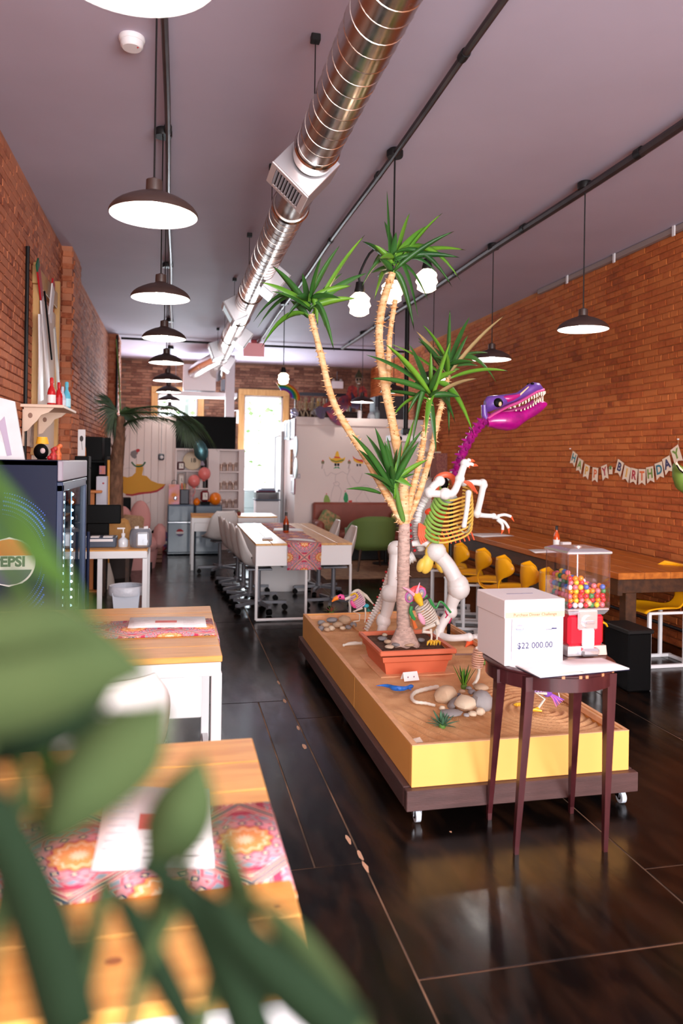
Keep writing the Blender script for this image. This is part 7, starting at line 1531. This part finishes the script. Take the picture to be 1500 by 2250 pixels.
def tub(u, v):
    a = lerp(-.55*pi, .55*pi, u)-pi/2; r = .30+.02*v; h = lerp(.78, .60, min(1, abs(u-.5)*2.4)**3); return (r*cos(a)*1.05, r*sin(a), lerp(.34, h, v))
o = G().grid(tub, 26, 6).mk('tub_back', ol, e, True); s_ = o.modifiers.new('padding', 'SOLIDIFY'); s_.thickness = .07; s_.offset = 0
cush(G(), (0, .02, .36), (.52, .5, .14)).mk('seat', ol, e, True)
for (x, y) in ((-.2, -.2), (.2, -.2), (-.2, .22), (.2, .22)): G().tube([(x*1.25, y*1.25, 0), (x, y, .31)], [.012, .02], 8).mk('leg', darkwood, e, True)
e = E('cafe_table', 'small wooden cafe table beside the green armchair, behind the yucca trunk', 'table', (3.14, 10.95, 0)); G().box((0, 0, .60), (.5, .5, .03), b=.004).mk('table_top', darkwood, e); G().tube([(0, 0, .02), (0, 0, .59)], .03, 10).mk('pedestal', blackm, e, True); G().lathe([(.2, 0), (.2, .015), (.04, .03)], n=20).mk('base', blackm, e, True)
g = G(); g.box((2.9, 10.6, .003), (1.9, 2.0, .006)); o = solo(g, 'rug', mat('tan_rug', (150, 116, 84), .95, col2=(112, 74, 54), scale=10, bump=.3), 'tan woven rug under the green armchair', 'rug', smooth=False)
for k in range(2): bx2 = solo(G().box((0, 0, .04), (.24-.03*k, .2, .03), b=.004), 'book', mat('book_%d' % k, [(120, 90, 60), (190, 170, 140)][k], .7), ['brown book, lower one on the cafe table', 'tan book, upper one on the cafe table'][k], 'book', (3.12, 10.85, .59+.032*k), smooth=False)
# ---------------------------------------------------------------- things stored on top of the kitchen box
zb = 2.242; G().box((0, 0, 0), (.01, .01, .01))
struct(G().box(((PX0+XR)/2, 14.0, zb-.012), (XR-PX0, 3.9, .022)), 'trim_3', wp)
def topp(px, y): return Vector((AY(px, 900, y).x, y, zb))
p = AY(641, 862, 11.8); e = E('rainbow_balloon', 'shiny rainbow arch foil balloon at the corner of the kitchen box', 'balloon', p); e.rotation_euler = (0, radians(24), 0); e.scale = (.8, .8, .8)
for k, c_ in enumerate(((150, 60, 190), (60, 150, 210), (70, 170, 90), (236, 200, 60), (226, 110, 60))):
    r = .11+.03*k; G().tube([(-.11+r*cos(t_)*1.35, 0, -.12+r*sin(t_)) for t_ in [radians(8+i*132/12) for i in range(13)]], .019, 8).mk('rainbow_band', mat('foil_%d' % k, c_, .25, metal=.5), e, True)
p = topp(640, 12.4); 
e = E('winged_skeleton', 'dark skeleton figure with red and purple butterfly wings on the kitchen box', 'skeleton', topp(786, 12.3)); dk = mat('dark_bone', (150, 130, 110), .7, var=.3, scale=30); rw = mat('wing_red', (150, 26, 44), .6, col2=(60, 24, 70), scale=14, detail=2); pw = mat('wing_purple', (74, 34, 92), .5, col2=(40, 20, 50), scale=10); ow = mat('wing_orange', (206, 60, 40), .6, col2=(110, 20, 40), scale=20, detail=2)
def tk(px, py, dy=0): return AY(px, py, 12.3+dy)-Vector(e.location)
G().ball(tk(788, 836), (.055, .05, .07), 14, 10).mk('skull', dk, e, True)
for x in (784.5, 791): G().ball(tk(x, 834, -.045), (.016, .012, .018), 8, 6).mk('eye_socket', blk, e, True)
G().box(tk(788, 843, -.04), (.04, .03, .02), b=.004).mk('teeth', bone, e); G().lathe([(.07, 0), (.06, .03), (.02, .1), (.0, .14)], tk(788, 829), 12).mk('headdress', mat('dark_olive', (70, 66, 40), .8), e, True)
G().tube([tk(786, 847), tk(785, 862), tk(784, 880), tk(784, 905)], .025, 8).mk('spine', dk, e, True)
for k in range(5): G().tube([tk(776+k*.5, 850+k*4, -.03), tk(785, 852+k*4, -.06), tk(794-k*.5, 850+k*4, -.03)], .007, 6).mk('rib', dk, e, True)
def wing(pts, m, dy): G().ext([tk(x, y, dy) for x, y in pts], (0, .012, 0)).mk('wing', m, e)
wing([(784, 852), (774, 846), (765, 850), (760, 868), (764, 890), (776, 896), (786, 880)], ow, -.1); wing([(788, 852), (798, 848), (806, 858), (807, 876), (798, 886), (788, 878)], ow, -.1); wing([(772, 860), (782, 876), (790, 874), (800, 858), (796, 880), (786, 900), (772, 896)], pw, -.14)
wing([(764, 868), (750, 870), (738, 884), (736, 902), (752, 908), (766, 896)], rw, -.2); wing([(742, 886), (726, 880), (712, 888), (706, 900), (722, 908), (740, 904)], ow, -.22)
wing([(692, 899), (700, 892), (716, 896), (714, 908), (712, 920), (704, 920), (694, 912)], pw, -.42); wing([(716, 903), (732, 900), (746, 906), (752, 920), (750, 936), (740, 934), (726, 922)], rw, -.42); wing([(700, 899), (720, 894), (742, 898), (740, 907), (718, 908)], pw, -.36)
# sign and string of flags
e = E('emergency_light', 'white emergency light box with two lamp heads on the rear brick wall', 'light', AY(740, 846, YB-.03)); G().box((0, -.03, 0), (.26, .07, .16), b=.008).mk('housing', white, e)
for x in (-.08, .08): G().ball((x, -.03, .1), (.035, .04, .035), 10, 7).mk('lamp_head', mat('grey_lamp', (170, 166, 160), .4), e, True)
G().tube([(.0, .0, .08), (0, .0, .3)], .008, 6).mk('conduit_stub', greym, e)
e = E('small_skeleton_group', 'cluster of small beige skeleton dolls at the left end of the kitchen box top', 'dolls', topp(690, 12.6)); e.name = 'skeleton_doll'
db = mat('dusty_bone', (170, 150, 120), .8, var=.3, scale=30)
def doll(e, s=1):
    G().ball((0, 0, .34*s), (.035*s, .035*s, .042*s), 10, 8).mk('skull', db, e, True); G().tube([(0, 0, .31*s), (0, .01, .2*s), (0, 0, .14*s)], .014*s, 7).mk('spine', db, e, True)
    for k in range(4): G().tube([(-.04*s, 0, (.27-.025*k)*s), (0, -.03*s, (.275-.025*k)*s), (.04*s, 0, (.27-.025*k)*s)], .006*s, 6).mk('rib', db, e, True)
    for x in (-1, 1): G().tube([(x*.02*s, 0, .14*s), (x*.04*s, -.03*s, .07*s), (x*.03*s, 0, .0)], .012*s, 7).mk('leg', db, e, True); G().tube([(x*.045*s, 0, .29*s), (x*.08*s, -.02, .21*s), (x*.05*s, -.05, .15*s)], .009*s, 7).mk('arm', db, e, True)
e['label'] = 'beige skeleton doll, leftmost on the kitchen box top'; e['category'] = 'doll'; e['group'] = 'skeleton dolls on the kitchen box'; doll(e, 1.0); e.location = topp(658, 12.5)
for px, lb in ((671, 'beige skeleton doll, second from the left on the kitchen box top'), (686, 'beige skeleton doll, third from the left on the kitchen box top'), (702, 'beige skeleton doll, fourth from the left beside the wings')): dup(e, topp(px, 12.5+rnd.uniform(-.1, .1)), rnd.uniform(-.4, .4), lb)
e = E('grey_animal_skull', 'grey animal skull lying in front of the skeleton dolls', 'skull', topp(700, 12.15)); G().loft([(-.12, 0, .12), (-.05, 0, .15), (.05, 0, .16), (.11, 0, .12)], [(-.12, 0, .07), (-.05, 0, .04), (.05, 0, .0), (.11, 0, .05)], [.02, .05, .07, .03], (0, 1, 0), 12).mk('skull', mat('grey_bone', (150, 146, 140), .7, var=.3, scale=20), e, True); G().ball((.03, -.06, .09), (.025, .015, .025), 8, 6).mk('eye_socket', blk, e, True)
# row of painted spindles / small bottles behind
for k in range(16):
    px = 672+k*6.6; col = [(214, 176, 80), (150, 60, 50), (206, 190, 150), (70, 80, 90)][k % 4]
    solo(G().lathe([(0, 0), (.024, 0), (.028, .12), (.012, .17), (.012, .21), (.016, .22), (0, .225)], n=10), 'display_bottle', mat('dispbottle_%d' % (k % 4), col, .5), ['tan', 'red brown', 'cream', 'dark'][k % 4]+' bottle in the row on the rear display shelf', 'bottle', (AY(px, 870, 13.4).x, 13.4, 2.46), group='bottles on the rear display shelf')
e = E('display_shelf', 'long dark display riser at the back of the kitchen box top', 'shelf', (AY(725, 880, 13.4).x, 13.4, zb)); G().box((0, 0, .20), (1.3, .16, .025), b=.003).mk('riser_board', darkwood, e); G().box((0, .06, .1), (1.26, .02, .19)).mk('riser_back', darkwood, e); G().box((0, .12, .52), (1.3, .02, .06)).mk('blue_rail', mat('deep_navy', (30, 28, 52), .4), e)
for x in (-.62, .62): G().box((x, .1, .38), (.03, .03, .34)).mk('post', darkwood, e)
# right end: grey boxes, bottle, bag
e = E('speaker_box', 'large dark grey box on the right end of the kitchen box top', 'box', topp(858, 13.0)); G().box((0, 0, .24), (.55, .4, .48), b=.01).mk('box_body', mat('charcoal', (60, 56, 60), .6), e); G().box((-.31, 0, .23), (.06, .38, .46), b=.006).mk('side_flap', mat('charcoal_blue', (84, 90, 100), .6), e)
e = E('spray_bottle', 'pale blue grey bottle standing on the edge of the kitchen box', 'bottle', topp(828, 12.4)); G().lathe([(0, 0), (.045, 0), (.048, .16), (.02, .2), (.02, .24), (0, .245)], n=16).mk('bottle_body', mat('bottle_grey', (130, 140, 146), .35), e, True); G().lathe([(.049, .04), (.049, .14)], n=16, cap=False).mk('bottle_label', mat('label_teal', (150, 166, 170), .5), e)
e = E('white_bundle', 'white draped bundle left of the grey bottle', 'bundle', topp(816, 12.4)); e.name = 'cloth_bundle'; G().ball((0, 0, .07), (.07, .06, .08), 12, 8, j=.15, rr=random.Random(2)).mk('cloth', mat('cloth_pale', (206, 214, 220), .8), e, True)
e = E('white_candle', 'short white column candle under the pendant on the kitchen box', 'candle', topp(790, 12.25)); G().tube([(0, 0, .0), (0, 0, .16)], .035, 14).mk('candle_wax', white, e, True); G().lathe([(.05, 0), (.05, .01), (.03, .012)], n=14).mk('dish', white, e)
q = topp(636, 12.2); e = E('silver_ornament', 'silver crumpled ornament on the corner by the rainbow balloon', 'ornament', (q.x+.09, 12.25, zb)); G().ball((0, 0, .08), (.07, .05, .08), 10, 8, j=.25, rr=random.Random(4)).mk('foil_body', mat('silver_foil', (210, 214, 236), .2, metal=.7), e)
# ---------------------------------------------------------------- blurred foreground plant
def AD(px, py, d): r = ray(px, py); return O+r*(d)         # d = distance along the lens axis
fg = mat('broad_leaf_green', (62, 72, 42), .8, col2=(36, 52, 28), scale=6, spec=.1)
fg2 = mat('broad_leaf_light', (50, 74, 28), .8, spec=.1); fg3 = mat('broad_leaf_dark', (20, 36, 18), .8, col2=(11, 22, 11), scale=5, spec=.1)
px_, py_ = -.20, .24
e = E('foreground_plant', 'out of focus leafy plant at the lower left, closest to the camera', 'plant', (px_, py_, .0)); P0 = Vector(e.location)
def fleaf(pts, widths, d, m, dz=0):
    n = len(pts); d = d*.66; ds = [d]*n; C_ = [AD(x, y, dd)-P0 for (x, y), dd in zip(pts, ds)]; C_ = smoothpts(C_, 4)
    Wd = smoothpts([(w_, 0, 0) for w_ in widths], 4); dm = sum(ds)/n; vs = []
    fwd = Vector((sin(YAW), cos(YAW), 0))
    for i, p in enumerate(C_):
        t_ = (C_[min(i+1, len(C_)-1)]-C_[max(0, i-1)]).normalized(); s = t_.cross(fwd).normalized(); w_ = max(.0005, Wd[i].x/2*dm/FPX); vs += [p-s*w_+fwd*w_*.35, p, p+s*w_+fwd*w_*.35]
    fs = [];
    for i in range(len(C_)-1): a = 3*i; fs += [(a, a+1, a+4, a+3), (a+1, a+2, a+5, a+4)]
    g = G(); g.add(vs, fs); o = g.mk('leaf', m, e, True); solid(o, .0008); return o
fleaf([(-160, 1400), (-20, 1388), (120, 1370), (240, 1392)], [110, 130, 110, 6], .40, fg)
fleaf([(-200, 1560), (-40, 1500), (150, 1460), (335, 1475)], [230, 280, 230, 8], .42, fg)
fleaf([(-160, 1640), (0, 1600), (150, 1560), (260, 1500)], [160, 180, 130, 6], .46, fg3)
fleaf([(-140, 980), (-20, 1130), (90, 1250), (210, 1350)], [8, 22, 36, 8], .44, fg2)
fleaf([(-60, 1000), (40, 1130), (130, 1260), (190, 1340)], [26, 40, 36, 5], .5, fg2)
fleaf([(-90, 1120), (-20, 1200), (50, 1300), (110, 1420)], [10, 24, 34, 6], .46, fg2)
fleaf([(100, 1850), (170, 1750), (280, 1640), (372, 1545)], [50, 165, 175, 5], .47, fg)
fleaf([(330, 1915), (370, 1850), (410, 1760), (443, 1655)], [40, 140, 132, 4], .52, fg)
fleaf([(-100, 1700), (0, 1850), (80, 2040), (150, 2290)], [120, 130, 150, 150], .40, fg3)
fleaf([(230, 1930), (290, 2020), (350, 2140), (430, 2290)], [10, 60, 70, 60], .48, fg3)
fleaf([(460, 1960), (520, 2060), (620, 2160), (770, 2290)], [15, 90, 120, 130], .46, fg3)
fleaf([(490, 1800), (500, 1880), (520, 1960), (540, 2060)], [6, 55, 70, 60], .52, fg)
fleaf([(540, 1960), (640, 2060), (740, 2200), (800, 2320)], [10, 60, 70, 60], .5, fg)
fleaf([(210, 1560), (290, 1560), (330, 1590), (200, 1800)], [5, 10, 10, 5], .5, fg)
fleaf([(300, 1900), (400, 1960), (480, 2080), (560, 2300)], [30, 70, 110, 110], .47, fg3)
for (x, y) in ((30, 1700), (80, 1690), (110, 1720)):
    fleaf([(x-40, y-180), (x, y-60), (x+30, y+40), (x+60, y+120)], [10, 34, 34, 6], .5, fg2)
for (a, b, d) in (((-60, 2260), (60, 1700), .45), ((150, 2300), (230, 1930), .47), ((260, 2300), (420, 1900), .48), ((420, 2300), (500, 1980), .48), ((-100, 2000), (-80, 1400), .43)):
    G().tube(smoothpts([(0, 0, .42), AD((a[0]+0)/1, a[1]+60, d*.66)-P0, AD((a[0]+b[0])/2, (a[1]+b[1])/2, d*.66)-P0, AD(*b, d*.66)-P0], 3), .004, 7).mk('stem', fg, e, True)
G().lathe([(.0, 0), (.09, 0), (.12, .30), (.125, .32), (.11, .32), (.105, .28)], n=24).mk('pot', mat('grey_pot', (120, 116, 112), .7), e, True); G().lathe([(0, .29), (.1, .29)], n=20).mk('soil', soil, e)
G().tube([(0, 0, .28), (.01, 0, .55), (-.02, .02, .9)], [.012, .01, .006], 8).mk('main_stem', fg3, e, True)
